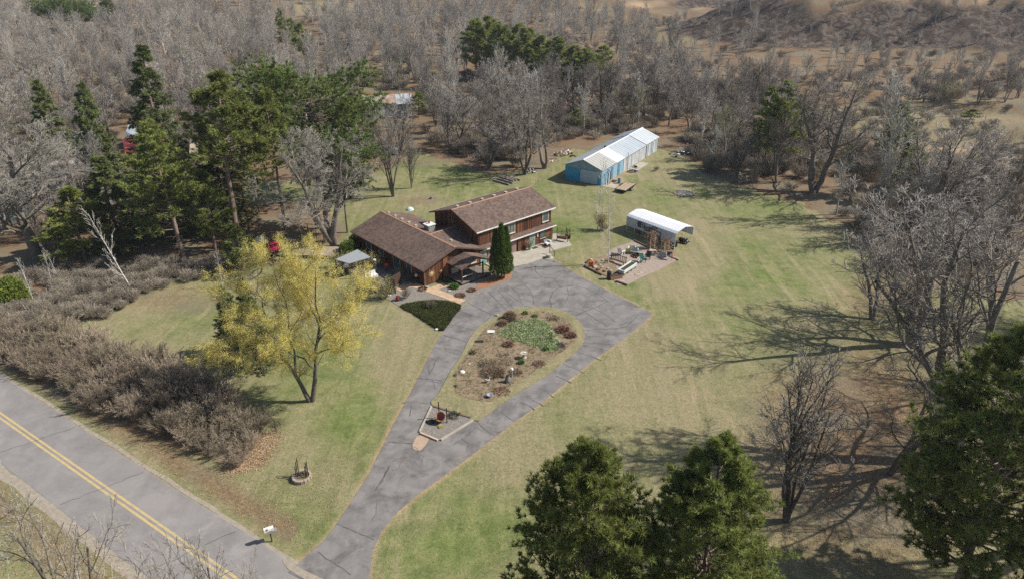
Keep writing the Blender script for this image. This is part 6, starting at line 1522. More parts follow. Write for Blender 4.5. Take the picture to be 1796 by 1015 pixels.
# right mid trees
tree_px('limbs', 2, 1427, 338, 128, 'wide spreading bare tree with a dark trunk at the far right corner of the lawn', 210, rz=.5)
tree_px('aspen', 0, 1539, 382, 110, 'tall slim dark bare tree right of the spreading one', 90, rz=.5)
tree_px('vase', 1, 1628, 412, 190, 'vase shaped bare tree with many upright limbs at the right', 200, rz=1.2)
tree_px('limbs', 0, 1790, 395, 250, 'bare tree at the right picture edge above the wood', 120, rz=1.9)
tree_px('redpine', 1, 1362, 305, 140, 'green pine standing in the right hand wood edge', 95)
tree_px('redpine', 1, 1338, 300, 150, 'slimmer green pine left of the other in the right hand wood', 60)
tree_px('redpine', 0, 1552, 345, 180, 'thin sparse pine among the bare trees at the right', 65)
tree_px('farpine', 0, 1580, 355, 235, 'low sparse pine beside the thin pine at the right', 60)
# centre back
tree_px('limbs', 1, 920, 306, 150, 'pair forming leaning bare tree with pale limbs at the wood edge left of the barn', 120, rz=4.2, lean=(0, -.12))
tree_px('limbs', 2, 955, 296, 152, 'right hand leaning bare tree at the wood edge beside the dark machinery', 110, rz=.2, lean=(0, -.2))
tree_px('vase', 0, 856, 297, 215, 'low spreading bare bush tree at the back lawn edge', 90, rz=2)
tree_px('oak', 1, 790, 268, 150, 'bare tree on the brown leaves at the back lawn edge, left of its neighbour', 90)
tree_px('oak', 2, 806, 264, 165, 'bare tree on the brown leaves at the back lawn edge, right of its neighbour', 80)
tree_px('vase', 1, 690, 345, 185, 'upright many stemmed tan tree in front of the white van', 95, rz=.9)
tree_px('vase', 0, 722, 330, 232, 'thin pale sapling behind the house wing', 40, rz=.9)
# pair of birches in the rock garden
tree_px('sapling', 1, 1067, 462, 322, 'slender white birch in the rock garden by the drive, leaning slightly', None, name='birch_tree', lean=(0, -.06))
pass
tree_px('sapling', 0, 1048, 404, 275, 'thin straight pale tree in the mulch ring behind the birches', None, name='birch_tree')
p = U(1055, 404); g = np.random.default_rng(4)
o = thing('forsythia_bush', 'small bare bush with orange yellow leaves beside the thin pale tree', 'shrub', p); V, Q, tp, rd = shrub_proto(77, 2.6, 10, 22)
P_, R2_ = start(g, 2.6, .03, 5, n=12, spread=22, base=.3); P2_, R3_, _ = grow(g, P_, R2_, 8, .3, 1, .4, (20, 50), 3); lv = leafy(g, P2_, 5, .1, .10, .1)
link('twigs', mkmesh('twigs', V, [Q], m_twigb), o); link('leaves', mkmesh('leaves', lv[0], [lv[1]], mat('orange_yellow_leaves', (.62, .36, .08), (.5, .42, .1), tone=True), tone=lv[2]), o)

# bare tree leaning over the wing, and those beside it
tree_px('limbs', 0, 590, 432, 205, 'big bare tree at the corner of the wing with a limb over the brown roof', 270, rz=.9, lean=(0, .06))
# left side conifers
tree_px('spruce', 0, 300, 345, 80, 'tallest narrow dark spruce at the left', 125, rz=.3)
tree_px('spruce', 1, 182, 335, 148, 'narrow spruce left of the tallest one', 95, rz=1)
tree_px('spruce', 0, 110, 318, 143, 'small topped spruce farthest left of the three spruces', 85, rz=2)
tree_px('redpine', 0, 420, 434, 128, 'tall pine with a long bare sunlit trunk in front of the dark trees', 185, rz=.3)
tree_px('redpine', 1, 324, 460, 218, 'pine with a pale lower trunk left of the tall one', 150, rz=2.3)
tree_px('redpine', 0, 501, 404, 150, 'slimmer bare trunked pine right of the tall one', 100, rz=4.3)
tree_px('redpine', 1, 378, 440, 295, 'young pine between the two bare trunked pines', 95, rz=5.3)
tree_px('spruce', 1, 300, 420, 245, 'dark dense evergreen behind the pale trunked pine', 80, rz=3.3)
tree_px('spruce', 1, 215, 432, 270, 'dark shaded evergreen left of the pale trunked pine', 120, rz=5.3)
tree_px('spruce', 0, 395, 400, 200, 'dark evergreen filling the gap behind the tall pine', 110, rz=1.3)
tree_px('farpine', 1, 455, 372, 225, 'bushy yellow green evergreen between the two bare trunked pines', 60, rz=1.3)
tree_px('whitepine', 0, 560, 345, 106, 'broad flat topped bright green white pine in the middle left', 250, rz=1.1)
tree_px('whitepine', 0, 610, 408, 225, 'lower green pine behind the bare tree at the corner of the wing', 150, rz=3.1)
tree_px('farpine', 0, 150, 455, 330, 'low olive green evergreen behind the white stemmed birch', 100)
tree_px('farpine', 1, 110, 470, 390, 'small dark green evergreen behind the thicket at the left', 80)
tree_px('farpine', 1, 12, 205, 150, 'dark evergreen cut by the left picture edge', 70)
tree_px('spruce', 1, 452, 640, 492, 'dark juniper behind the yellow leaved tree', 84, rz=2.0)
tree_px('spruce', 1, 422, 620, 500, 'second dark juniper left of the first behind the yellow tree', 80, rz=4.0)
tree_px('farpine', 0, 430, 480, 400, 'sparse olive evergreen right behind the yellow tree top', 60)
# left bare trees
tree_px('oakd', 0, 68, 452, 190, 'largest bare tree at the left with a thick grey trunk and wide crown', 300, rz=.7)
tree_px('limbs', 1, 5, 410, 250, 'bare tree cut by the left picture edge beside the neighbouring house', 140, rz=.7)
tree_px('sapling', 1, 233, 512, 352, 'leaning white birch with few limbs above the thicket', None, name='birch_tree', lean=(0, -.22))
tree_px('sapling', 0, 92, 500, 440, 'thin white birch sapling at the back of the thicket', None, name='birch_tree')
tree_px('sapling', 1, 105, 492, 432, 'second thin white birch sapling behind the thicket', None, name='birch_tree', lean=(0, -.1))
tree_px('sapling', 0, 61, 532, 452, 'thin birch sapling beside the yellow green bush', None, name='birch_tree')
tree_px('sapling', 0, 391, 505, 440, 'pair of thin pale saplings left of the yellow tree', None, name='birch_tree')
# trees whose crowns reach in over the road from below
tree_px('sparse', 1, 30, 1290, 760, 'bare tree crown reaching over the road from the bottom left corner', 420, rz=2.2)
tree_px('sparse', 2, -150, 1200, 720, 'bare tree crown at the left edge over the road', 330, rz=4.0)
tree_px('sparse', 0, 235, 1300, 850, 'bare branches over the road verge left of the bottom centre', 300, rz=1.0)
tree_px('sparse', 1, 425, 1290, 900, 'pale bare crown rising from the bottom edge over the road', 200, rz=1.0)
tree_px('sparse', 2, 500, 1350, 935, 'second pale bare crown at the bottom edge near the drive mouth', 160, rz=5.0)
# outside the picture on the right: their long shadows fall over the lawn
for k, (x, y, ty, wp, kd) in enumerate([(1925, 665, 200, 330, 'sparse'), (1985, 810, 220, 380, 'sparse'), (2000, 930, 260, 380, 'sparse'), (2000, 580, 200, 330, 'limbs')]):
    tree_px(kd, k, x, y, ty, 'bare tree standing beyond the right picture edge, its shadow on the lawn', wp, group='bare trees just outside the right edge')

# the yellow leaved willow like tree
def willow():
    g = np.random.default_rng(55); p = U(545, 703); H = top_h(p, 428); o = thing('yellow_leaved_tree', 'forked tree with thin yellow green spring leaves on the front lawn', 'tree', p)
    trunks = []
    for (pts, r0, r1) in (([(0, 0, -.2), (-.5, .1, 1.2), (-1.1, .2, 2.6), (-2.3, .4, 4.6), (-3.9, .5, 6.6), (-5.4, .4, 8.6), (-6.2, .3, 10.2)], .38, .06),
                          ([(0.1, 0, -.2), (.45, 0, 1.5), (.8, .1, 3.4), (1.1, .3, 5.5), (1.6, .3, 7.6), (1.5, .6, 10), (1.9, .5, 12.2)], .40, .05),
                          ([(-1.0, .2, 2.5), (-.9, .8, 4.2), (-1.4, 1.2, 6.2), (-1.2, 1.5, 8.2), (-1.9, 1.6, 10.4), (-1.7, 1.4, 12.2)], .2, .05),
                          ([(.8, .1, 3.2), (.1, -.4, 4.6), (-.9, -.8, 5.4), (-1.6, -1.4, 6.6), (-2.2, -1.8, 8.4)], .14, .03), ([(1.1, .3, 5.4), (2.4, .8, 6.9), (3.6, 1.2, 8.8), (4.3, 1.4, 11.0)], .16, .03),
                          ([(1.0, .2, 4.6), (2.2, -.8, 5.6), (3.6, -1.4, 6.2), (4.8, -1.8, 7.6)], .12, .03), ([(-2.3, .4, 4.6), (-3.4, -.8, 5.4), (-5.0, -1.2, 5.6), (-6.4, -1.6, 6.2)], .13, .03),
                          ([(-2.9, .5, 5.3), (-3.1, 1.4, 7.4), (-3.6, 2.0, 9.6), (-3.4, 2.2, 11.6)], .13, .03), ([(1.5, .4, 7.2), (.6, 1.4, 9), (.2, 1.8, 11), (.3, 2, 12.8)], .12, .03), ([(-1.3, 1.2, 6), (-.3, 2.2, 7.6), (.3, 3.2, 9.4)], .1, .03)):
        n = 10; pts = np.array(pts, float); t = np.linspace(0, len(pts) - 1, n); i = np.minimum(t.astype(int), len(pts) - 2); f = (t - i)[:, None]
        P = (pts[i] * (1 - f) + pts[i + 1] * f) * (H / 12.6); P[1:] += g.normal(size=(n - 1, 3)) * .07; trunks.append((P, np.linspace(r0 * .8, r1 * .5, n)))
    P0 = np.stack([a for a, b in trunks]); R0 = np.stack([b for a, b in trunks])
    P1, R1, _ = grow(g, P0, R0, 17, .24, 1, .26, (30, 70), 6, up=.06, wig=.14, rr=.28, lens=lambda t: 3.3 + 0 * t)
    P2, R2, _ = grow(g, P1, np.maximum(R1, .015), 9, .15, 1, .5, (25, 55), 5, up=.05, wig=.15)
    P3, R3, _ = grow(g, P2, np.maximum(R2, .013), 6, .15, 1, .8, (20, 55), 4, up=-.08, wig=.12)
    V, Q = merge([tubes(P0, R0, 9), tubes(P1, np.maximum(R1, .02), 5)]); link('trunk', mkmesh('trunk', V, [Q], m_bark, smooth=True), o)
    V, Q = merge([tubes(P2, np.maximum(R2, .014), 3), tubes(P3, np.full(R3.shape, .010), 3)]); link('twigs', mkmesh('twigs', V, [Q], mat('olive_twigs', (.46, .38, .17), (.34, .28, .13), .8)), o)
    # leaves denser high up and at the outside
    keep = (P3[:, -1, 2] > 2.2)
    o.scale = (.85, .85, .87)
    L = leafy(g, P3[keep], 24, .05, .052, .16); z = L[0][:, 2].reshape(-1, 4)[:, 0]; pr = np.clip((z - 1.5) / 5.5, .2, 1) * np.where(L[0][:, 0].reshape(-1, 4)[:, 0] < -5.5, .8, 1)
    blob = .5 + .5 * np.sin(L[0][:, 0].reshape(-1, 4)[:, 0] * 1.3 + 1) * np.sin(z * 1.1 + L[0][:, 1].reshape(-1, 4)[:, 0])
    k = g.random(len(z)) < pr * (.45 + .55 * blob); V = L[0].reshape(-1, 4, 3)[k].reshape(-1, 3); T = np.repeat(L[2].reshape(-1, 4)[k][:, 0], 4)
    link('leaves', mkmesh('leaves', V, [np.arange(len(V)).reshape(-1, 4)], m_yell, tone=T), o)
willow()

# shrub row between road and lawn
SH = [shrub_proto(300 + k, 3.4, 26, 40) for k in range(4)]
shm = [mkmesh('twigs', V, [Q], m_hedge) for V, Q, a, b in SH]
m_shst = m_hedge
def shrub(idx, p, H, wd, label, group=None, mats=None, name='bare_shrub', cat='shrub'):
    V, Q, top, rad = SH[idx % 4]; o = link(name, shm[idx % 4]); o.location = p; o.rotation_euler = (0, 0, rnd.uniform(0, 6.28)); s = H / top; o.scale = (wd / 2 / rad, wd / 2 / rad, s); return tag(o, label, cat, group)
HF = [(-60, 622), (0, 632), (80, 662), (150, 692), (220, 726), (300, 762), (380, 796), (428, 812)]; HB = [(-60, 575), (0, 590), (80, 608), (150, 622), (230, 645), (310, 680), (400, 722), (464, 776)]
k = 0
for r in range(5):
    f = r / 4
    A = [U(a[0], a[1]).lerp(U(b[0], b[1]), f) for a, b in zip(HF, HB)]
    tot = sum((b - a).length for a, b in zip(A[:-1], A[1:])); s = .8 + (r % 2) * 1.0
    while s < tot - .6:
        q = s
        for a, b in zip(A[:-1], A[1:]):
            if q <= (b - a).length: p = a.lerp(b, q / (b - a).length); break
            q -= (b - a).length
        hh = 2.95 * min(1, .6 + (tot - s) / 12) * rnd.uniform(.68, 1.22) * (1.12 if r > 1 else .85)
        shrub(k, p + Vector((rnd.uniform(-.8, .8), rnd.uniform(-.8, .8), -.05)), hh, hh * rnd.uniform(1.15, 1.4), 'brown leafless shrub in the dense thicket between the road and the lawn', 'leafless shrubs of the roadside thicket'); k += 1; s += rnd.uniform(1.9, 2.4)
print('hedge shrubs', k)
# small odd shrubs round the garden
for (x, y, h, wd, lab) in ((712, 524, 1.6, 1.4, 'leafless vase shaped shrub in the gravel by the red urn'), (757, 540, 1.3, 1.6, 'tan leafless shrub at the top of the juniper bed'), (719, 490, 1.3, 2.2, 'grey leafless shrub in the shade of the wing wall'), (703, 486, 1.5, 1.8, 'second grey leafless shrub left of the wall shrub'),
                           (1240, 300, 2.5, 3, 'brown shrub at the wood edge below the grey boards'), (1060, 405, 1.3, 1.8, 'low brown shrub in the mulch ring'), (560, 440, 1.6, 2.6, 'tangled shrub behind the garden platform'), (1150, 300, 1, 1.5, 'low dry weeds beside the barn slab')):
    shrub(k, U(x, y), h, wd, lab); k += 1
def evergreen_bush(px, py, r, h, m, label, n, size=.25, wd=.03): return small_shrub(px, py, r, h, m, label, n, size, wd, z=0)
evergreen_bush(28, 532, 2.0, 3.8, mat('yellow_green_leaves', (.27, .32, .05), (.16, .22, .04), 1, tone=True), 'rounded yellow green evergreen bush at the left edge', 1500, .4, .04)
evergreen_bush(612, 446, 1.5, 2.3, m_dkgreen, 'dark rounded bush between the canopy and the bare tree', 900); evergreen_bush(625, 432, 1.4, 2.0, m_dkgreen, 'dark rounded bush in the corner of the wing', 800)
def leafbush(px, py, r, h, label, seed, n=26, lm=None):
    g = np.random.default_rng(seed); p = U(px, py); o = thing('budding_shrub', label, 'shrub', p)
    P, R1 = start(g, h, .035, 6, n=n, spread=42, base=.4, wig=.1); P2, R2, _ = grow(g, P, R1, 9, .2, 1, .4, (20, 55), 4); V, Q = merge([tubes(P, R1, 4), tubes(P2, np.maximum(R2, .012), 3)])
    link('twigs', mkmesh('twigs', V, [Q], m_twigb), o); L = leafy(g, P2, 6, .1, .075, .08); link('leaves', mkmesh('leaves', L[0], [L[1]], lm or mat('olive_yellow_leaves', (.38, .35, .07), (.20, .20, .05), 1, tone=True), tone=L[2]), o)
leafbush(672, 522, 1.6, 2.8, 'yellow budding shrub nearest the lattice screen', 61); leafbush(646, 516, 1.6, 2.9, 'yellow budding shrub left of the tan board screen', 62); leafbush(657, 470, 1.3, 2.2, 'olive budding shrub beside the white seats', 63); leafbush(625, 470, 1.4, 2.4, 'olive budding shrub under the front of the canopy', 64)
leafbush(595, 470, 1.4, 2.2, 'yellow budding shrub at the right end of the platform', 65)

# ------------------------------------------------------------------ the woods
taken = []
def free(p, d):
    for q in taken:
        if abs(q[0] - p[0]) < d and abs(q[1] - p[1]) < d and (q[0] - p[0]) ** 2 + (q[1] - p[1]) ** 2 < d * d: return False
    return True
for o in bpy.data.objects:
    if o.parent is None and o.get('category') == 'tree': taken.append((o.location.x, o.location.y))
EXC = [[(930, 262), (1200, 220), (1215, 330), (960, 345)], [(620, 160), (740, 160), (740, 220), (620, 225)], [(200, 225), (265, 225), (265, 300), (200, 300)], [(430, 255), (560, 255), (560, 300), (430, 300)], [(0, 290), (110, 290), (110, 350), (0, 350)],
       [(1430, 196), (1900, 196), (1900, 330), (1700, 330), (1640, 300), (1430, 225)], [(1560, 250), (1900, 250), (1900, 275), (1560, 275)], [(1170, 0), (1260, 0), (1200, 60), (1140, 60)], [(420, 300), (700, 300), (700, 400), (420, 400)], [(200, 290), (440, 290), (440, 470), (200, 470)]]
EXC += [[(1150, 70), (1262, -5), (1440, -5), (1460, 120), (1420, 150), (1230, 150)], [(605, 205), (760, 205), (770, 268), (600, 262)], [(190, 285), (275, 285), (275, 335), (190, 335)], [(1000, 0), (1260, 0), (1180, 62), (1060, 30)], [(820, 100), (1075, 100), (1075, 178), (820, 160)], [(480, 50), (565, 50), (575, 125), (490, 120)], [(75, 20), (215, 20), (215, 62), (75, 62)], [(430, 8), (600, 8), (600, 30), (430, 34)]]
WEDGE = [(-700, -30), (2500, -30), (2500, 540), (1900, 530), (1640, 485), (1540, 448), (1500, 398), (1400, 345), (1250, 306), (1215, 276), (1170, 240), (1000, 250), (940, 292), (860, 300), (780, 262), (735, 255), (700, 275), (600, 290), (430, 300), (200, 420), (170, 470), (-60, 560), (-700, 640)]
cand = []
g = np.random.default_rng(99)
def zone_of(px, py, x, y):
    if px > 1190: return 'right'
    if px > 640: return 'centre'
    return 'left'
def sparse(px, py):     # how closely trees stand
    if px > 1380 and 185 < py < 330: return .18
    if px > 1100 and 95 < py <= 130: return .5
    if 440 < px < 660 and py < 50: return .35
    if 1150 < px < 1260 and py < 70: return .12
    if px > 1450 and 20 < py < 60: return .6
    if py < 18: return .5
    return 1.0
n_try = 0
pts_all = []
rr_ = np.random.default_rng(12)
for it in range(26000):
    y = rr_.uniform(60, 640); x = rr_.uniform(-.78, .78) * y
    if y > 560 and False: continue
    z = float(mounds(x, y)); px, py, zz = proj(x, y, z)
    if not (-170 < px < 1960): continue
    ax, ay = np.array([px]), np.array([py])
    if not inside(ax, ay, WEDGE)[0]: continue
    if any(inside(ax, ay, e)[0] for e in EXC) and not (px > 1150 and py < 150 and rr_.random() < .14): continue
    if rr_.random() > sparse(px, py): continue
    if not free((x, y), 5.9 if y < 200 else 6.8): continue
    taken.append((x, y)); pts_all.append((y, x, z, px, py))
pts_all.sort()
print('wood trees', len(pts_all))
LAB = {'right': ('bare grey tree of the wood beyond the right side of the lawn', 'bare trees in the right hand wood'), 'centre': ('bare grey tree of the wood behind the house and the barn', 'bare trees in the wood behind the house'), 'left': ('bare grey tree of the wood at the left beyond the pines', 'bare trees in the left hand wood')}
N_IND = 232
far_pts = []
for i, (y, x, z, px, py) in enumerate(pts_all):
    zn = zone_of(px, py, x, y); pale = (px > 850 and py < 150 and rr_.random() < .55) or rr_.random() < .06
    H = (rr_.uniform(7.5, 16) if zn != 'right' else rr_.uniform(7, 13.5)); 
    if px > 1190 and py > 330: H = rr_.uniform(9, 13)
    if px > 1400 and py < 330: H = rr_.uniform(5, 10)
    kd = 'aspen' if pale else rr_.choice(['oak', 'oak', 'limbs2', 'vase2', 'aspen2'])
    if i < N_IND:
        kk = {'limbs2': ('limbs', 2), 'vase2': ('vase', 1), 'aspen2': ('aspen', int(rr_.integers(3)))}.get(kd, (kd, int(rr_.integers(4))))
        put_tree(kk[0], kk[1], (x, y, z), H, LAB[zn][0], 'tree', 'bare_tree', H * rr_.uniform(.55, .8) if kk[0] != 'aspen' else H * .38, group=LAB[zn][1])
    else: far_pts.append((x, y, z, H, pale))

# clump of pines in the middle distance, each one a tree
CP = [(835, 118, 34), (852, 122, 28), (872, 124, 42), (893, 128, 44), (912, 130, 48), (930, 132, 58), (948, 136, 62), (966, 140, 70), (985, 142, 66), (1002, 143, 78), (1020, 145, 84), (1036, 148, 92), (880, 112, 38), (905, 116, 40), (925, 120, 50), (950, 124, 60), (975, 128, 64), (842, 108, 32), (860, 108, 30), (1060, 122, 80)]
for k, (x, y, ty) in enumerate(CP): tree_px('farpine', k, x, y + 20, ty, 'green pine in the dark clump beyond the middle wood', rnd.uniform(50, 66), group='pines of the middle distance clump')
for k, (x, y, ty, w_) in enumerate([(505, 75, 30, 30), (520, 85, 32, 34), (535, 95, 40, 36), (548, 102, 52, 30), (492, 38, 15, 20)]): tree_px('farpine', k, x, y + 18, ty, 'small green pine in the row rising from the wood above the white pine', w_, group='row of small pines above the white pine')
for k, (x, y, ty, w_) in enumerate([(95, 42, 2, 40), (118, 45, 6, 44), (140, 45, 8, 40), (158, 42, 10, 30)]): tree_px('whitepine', k, x, y + 16, ty - 8, 'light green far pine at the top left', w_ * 1.5, group='light green pines at the top left')
tree_px('spruce', 1, 190, 32, -8, 'round dark evergreen at the top left', 46); tree_px('farpine', 0, 1400, 190, 165, 'tiny far pine at the foot of the dark mound', 20)
tree_px('farpine', 0, 20, 60, 20, 'grey green far evergreen at the top left corner', 50)
for k, (x, y, ty) in enumerate([(330, 120, 84), (700, 118, 88), (735, 205, 160), (1120, 175, 140), (1270, 230, 190), (1480, 300, 250), (60, 150, 112), (455, 90, 62), (1700, 215, 192), (250, 78, 50), (620, 92, 66), (1010, 230, 190)]):
    tree_px('farpine', k, x, y, ty, 'lone green evergreen showing through the grey woods', rnd.uniform(24, 44), group='lone evergreens scattered through the woods')
# yellow green willow by the pit road
leafbush_p = G(1665, 178)
g2 = np.random.default_rng(8); o = thing('yellow_green_willow', 'rounded yellow green willow beside the sandy pit track', 'tree', leafbush_p); P, R1 = start(g2, 5, .06, 6, n=30, spread=50, base=.6, wig=.1); P2, R2, _ = grow(g2, P, R1, 10, .2, 1, .4, (20, 55), 4)
V, Q = merge([tubes(P, R1, 4), tubes(P2, np.maximum(R2, .02), 3)]); link('twigs', mkmesh('twigs', V, [Q], m_twigb), o); L = leafy(g2, P2, 7, .1, .11, .1); link('leaves', mkmesh('leaves', L[0], [L[1]], mat('willow_yellow', (.45, .42, .12), (.34, .34, .10), 1, tone=True), tone=L[2]), o)

# ------------------------------------------------------------------ far woods and undergrowth as masses
def scatter(name, pts, meshes, rot_seed, label, cat):
    """one object: copies of a source mesh set on the points (geometry nodes)"""
    pts = np.array(pts, float); me = bpy.data.meshes.new(name); me.vertices.add(len(pts)); me.vertices.foreach_set('co', pts[:, :3].astype(np.float32).ravel())
    for an, c in (('sc', pts[:, 3]), ('sxy', pts[:, 4])):
        a = me.attributes.new(an, 'FLOAT', 'POINT'); a.data.foreach_set('value', c.astype(np.float32))
    o = link(name, me); ng = bpy.data.node_groups.new(name, 'GeometryNodeTree')
    ng.interface.new_socket('Geometry', in_out='INPUT', socket_type='NodeSocketGeometry'); ng.interface.new_socket('Geometry', in_out='OUTPUT', socket_type='NodeSocketGeometry')
    gi = ng.nodes.new('NodeGroupInput'); go = ng.nodes.new('NodeGroupOutput'); ip = ng.nodes.new('GeometryNodeInstanceOnPoints')
    oi = ng.nodes.new('GeometryNodeObjectInfo'); oi.inputs['Object'].default_value = meshes; oi.inputs['As Instance'].default_value = True; oi.transform_space = 'ORIGINAL'
    mp = ng.nodes.new('GeometryNodeMeshToPoints'); ng.links.new(gi.outputs[0], mp.inputs[0]); ng.links.new(mp.outputs[0], ip.inputs['Points']); ng.links.new(oi.outputs['Geometry'], ip.inputs['Instance'])
    rv = ng.nodes.new('FunctionNodeRandomValue'); rv.data_type = 'FLOAT_VECTOR'; rv.inputs['Min'].default_value = (0, 0, 0); rv.inputs['Max'].default_value = (.06, .06, 6.283); rv.inputs['Seed'].default_value = rot_seed
    ng.links.new(rv.outputs[0], ip.inputs['Rotation'])
    a1 = ng.nodes.new('GeometryNodeInputNamedAttribute'); a1.data_type = 'FLOAT'; a1.inputs['Name'].default_value = 'sc'; a2 = ng.nodes.new('GeometryNodeInputNamedAttribute'); a2.data_type = 'FLOAT'; a2.inputs['Name'].default_value = 'sxy'
    cx = ng.nodes.new('ShaderNodeCombineXYZ'); ng.links.new(a2.outputs['Attribute'], cx.inputs[0]); ng.links.new(a2.outputs['Attribute'], cx.inputs[1]); ng.links.new(a1.outputs['Attribute'], cx.inputs[2]); ng.links.new(cx.outputs[0], ip.inputs['Scale'])
    ng.links.new(ip.outputs[0], go.inputs[0]); md = o.modifiers.new('scatter', 'NODES'); md.node_group = ng
    return tag(o, label, cat, kind='stuff')
# source trees for the far wood: real trees standing in it
srcs = []
for k, (kd, ix) in enumerate([('oak', 0), ('oak', 2), ('vase', 1), ('aspen', 0), ('aspen', 2)]):
    tm, cm, top, rad, _ = PR[kd][ix]
    V = []; F4 = []
    for me in (tm, cm):
        v = np.empty(len(me.vertices) * 3, np.float32); me.vertices.foreach_get('co', v); f = np.empty(len(me.loops), np.int32); me.loops.foreach_get('vertex_index', f); V.append((v.reshape(-1, 3), f.reshape(-1, 4)))
    vv, qq = merge(V); mm = mkmesh('far_tree', vv, [qq], m_pale if kd == 'aspen' else m_twig)
    x, y, z, H, pl = far_pts[k * 7]
    s = link('bare_tree', mm); s.location = (x, y, z); s.scale = (H / top,) * 3; tag(s, 'bare tree in the far wood, one of many alike', 'tree', 'bare trees of the far wood'); srcs.append((s, top, kd))
fp_ = [p for i, p in enumerate(far_pts)]
for k, (s, top, kd) in enumerate(srcs):
    sel = [p for i, p in enumerate(fp_) if (p[4] and kd == 'aspen' and i % 2 == k % 2) or (not p[4] and kd != 'aspen' and i % 3 == k)]
    if sel: scatter('far_wood', [(x, y, z - .2, H / top, H / top * (1.0 if kd != 'aspen' else .85)) for x, y, z, H, pl in sel], s, k + 3, ('pale aspen' if kd == 'aspen' else 'grey leafless') + ' mass of the far off wood', 'wood')
# undergrowth: brushy saplings between the trunks
ug = []; rr2 = np.random.default_rng(31)
for it in range(30000):
    y = rr2.uniform(70, 420) if it % 2 else rr2.uniform(90, 240); x = rr2.uniform(-.76, .76) * y; z = float(mounds(x, y)); px, py, zz = proj(x, y, z)
    if not (-120 < px < 1920): continue
    ax, ay = np.array([px]), np.array([py])
    if not inside(ax, ay, WEDGE)[0]: continue
    if any(inside(ax, ay, e)[0] for e in EXC[:5]): continue
    if (inside(ax, ay, EXC[5])[0] or inside(ax, ay, EXC[11])[0]) and rr2.random() > .3: continue
    if inside(ax, ay, EXC[10])[0] and rr2.random() > .25: continue
    if px < 460 and py > 300 and rr2.random() > .25: continue
    if px > 1380 and py < 215 and rr2.random() > .4: continue
    if z > 2 and rr2.random() > .7: continue
    if math.sin(x * .09) * math.sin(y * .11 + 1) + rr2.uniform(-.8, .8) < -.1: continue
    ug.append((x, y, z - .1, rr2.uniform(.3, .95), rr2.uniform(.45, 1.0)))
ug = ug[:3600]
su = []
for k in range(2):
    q = ug.pop(); s = link('bare_shrub', mkmesh('twigs', SH[k][0], [SH[k][1]], m_twigb)); s.location = q[:3]; s.scale = (q[4], q[4], q[3]); tag(s, 'brown leafless shrub within the undergrowth of the wood', 'shrub', 'shrubs within the undergrowth'); su.append(s)
for k in range(2): scatter('undergrowth', ug[k::2], su[k], 40 + k, 'brown brushy undergrowth between the trunks of the woods', 'undergrowth')
print('undergrowth', len(ug))
# thicket bank left and behind the road hedge (low olive brush)
br = []
for it in range(2600):
    px, py = rr2.uniform(-60, 470), rr2.uniform(455, 590); ax, ay = np.array([px]), np.array([py])
    if inside(ax, ay, [(-60, 520), (120, 470), (380, 455), (470, 462), (400, 480), (280, 505), (180, 560), (60, 575), (-60, 590)])[0]: p = U(px, py); br.append((p.x, p.y, -.05, rr2.uniform(.2, .5), rr2.uniform(.35, .6)))
scatter('brush_bank', br[:260], su[0], 44, 'low dry brush along the edge of the pine grove', 'brush')

# ------------------------------------------------------------------ fallen leaves and grass clumps
def flat_leaves(name, XY, size, m, label, seed):
    g = np.random.default_rng(seed); n = len(XY); C = np.concatenate([XY, np.full((n, 1), .03) + g.random((n, 1)) * .03], 1); a = unit(np.concatenate([g.normal(size=(n, 2)), g.normal(size=(n, 1)) * .25], 1)); up = np.array([0, 0, 1.]) + g.normal(size=(n, 3)) * .3; b = unit(np.cross(up, a)); s = size * g.uniform(.5, 1.2, (n, 1))
    V = np.stack([C - a * s, C - b * s * .55, C + a * s, C + b * s * .55], 1).reshape(-1, 3); o = link(name, mkmesh(name, V, [np.arange(len(V)).reshape(-1, 4)], m, tone=np.repeat(g.uniform(.6, 1.25, n), 4))); return tag(o, label, 'leaves', kind='stuff')
m_leafy = mat('dry_oak_leaves', (.42, .30, .18), (.31, .21, .12), 2, tone=True)
def px_region(poly, n, seed):
    g = np.random.default_rng(seed); return np.stack(scatter_in(W(poly), n, g), -1)
_g = np.random.default_rng(2); _t = _g.random(3600); _a = np.array([U(395, 826)[:2], U(440, 812)[:2], U(466, 785)[:2], U(474, 758)[:2]]); _k = np.minimum((_t * 3).astype(int), 2); _f = (_t * 3 - _k)[:, None]
flat_leaves('fallen_leaves', _a[_k] * (1 - _f) + _a[_k + 1] * _f + _g.normal(size=(3600, 2)) * .65, .075, m_leafy, 'drift of orange brown leaves at the end of the thicket', 1)
flat_leaves('fallen_leaves', px_region([(-60, 625), (60, 675), (200, 750), (330, 812), (430, 842), (540, 900), (520, 950), (400, 905), (200, 790), (0, 655), (-60, 640)], 5200, 2), .06, m_leafy, 'scattered tan leaves on the verge between road and thicket', 2)
flat_leaves('fallen_leaves', px_region([(430, 840), (640, 780), (600, 880), (545, 960), (480, 940)], 1300, 3), .055, m_leafy, 'sparse tan leaves on the lawn round the stone ring', 3)
flat_leaves('fallen_leaves', px_region([(1300, 700), (1600, 640), (1800, 700), (1800, 1015), (1340, 1015)], 7000, 4), .07, m_leafy, 'brown leaves under the bare trees at the right', 4)
flat_leaves('fallen_leaves', px_region([(640, 1015), (700, 930), (900, 800), (1200, 760), (1300, 1015)], 1500, 5), .05, m_leafy, 'sparse leaves on the lawn in front of the pines', 5)
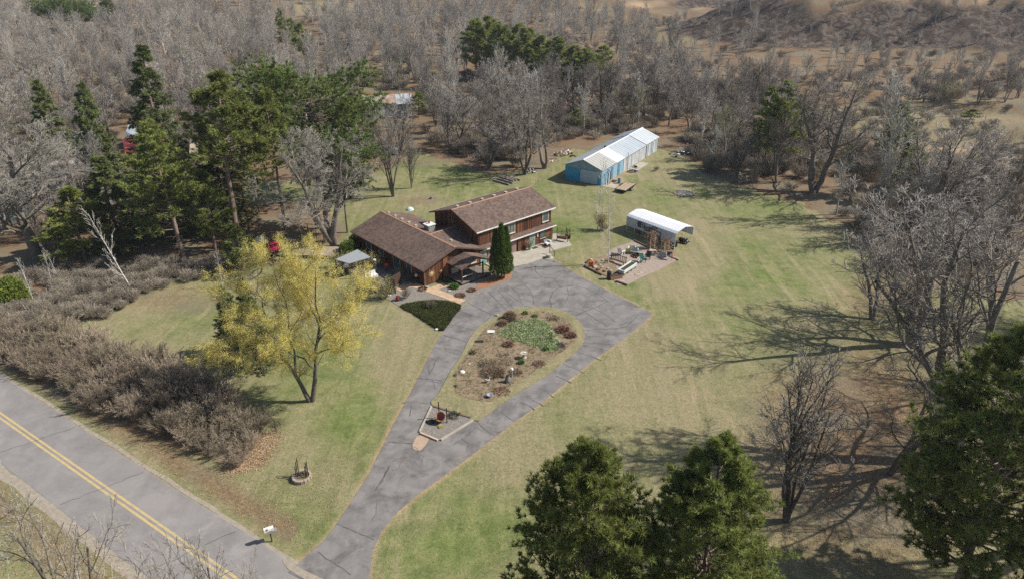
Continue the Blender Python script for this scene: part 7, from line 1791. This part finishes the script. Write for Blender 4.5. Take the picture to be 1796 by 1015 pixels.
flat_leaves('fallen_leaves', px_region([(-100, 830), (0, 840), (250, 1015), (-100, 1015)], 1600, 6), .07, m_leafy, 'leaves on the near verge of the road', 6)
# grass clumps
def lawn_clumps():
    g = np.random.default_rng(17); n = 90000; X = g.uniform(-45, 50, n); Y = g.uniform(35, 80, n)
    px, py, zz = proj(X, Y, 0); ro = (X - road_c.x) * road_n.x + (Y - road_c.y) * road_n.y
    ok = (px > -60) & (px < 1860) & (np.abs(ro) > road_hw + 1) & ~inside(X, Y, drive_w) & ~inside(X, Y, tip_w) & (g.random(n) < np.clip(1.7 - Y / 55, .15, 1))
    X, Y = X[ok][:30000], Y[ok][:30000]; C = np.stack([X, Y, np.full(len(X), .0)], -1); gr_, li, sa, dk = zone_fields(X, Y, np.zeros(len(X)))
    V, T, tn = spikes(g, C, np.tile([0., 0, 1.], (len(X), 1)), .075, 4, .014, .9, np.ones(len(X)))
    t = np.clip(gr_ * 1.1 + g.normal(size=len(X)) * .25, 0, 1)[:, None] * (1 - li[:, None] * .6); c = (1 - t) * np.array([.36, .31, .17]) + t * np.array([.16, .22, .055]); c = c * g.uniform(.75, 1.2, (len(X), 1))
    o = link('grass', mkmesh('grass', V, [T], mat('grass_blades', (1, 1, 1), (.88, .88, .88), 3, tone=True), tone=np.repeat(c, 12, 0))); tag(o, 'short patchy spring grass of the front lawn', 'grass', kind='stuff')
lawn_clumps()

# ------------------------------------------------------------------ thin spring haze over the whole place
hb = MB().box(-1600, 1600, -260, 2700, -6, 62).build('haze', None); hb['kind'] = 'stuff'
hm = bpy.data.materials.new('thin_air_haze'); hm.use_nodes = True; ht = hm.node_tree
for n in list(ht.nodes):
    if n.type != 'OUTPUT_MATERIAL': ht.nodes.remove(n)
pv = ht.nodes.new('ShaderNodeVolumePrincipled'); pv.inputs['Color'].default_value = (.86, .90, 1, 1); pv.inputs['Density'].default_value = .00013; pv.inputs['Anisotropy'].default_value = .2
ht.links.new(pv.outputs[0], ht.nodes['Material Output'].inputs['Volume']); hb.data.materials.append(hm)
tag(hb, 'thin pale haze over the yard and the woods', None)
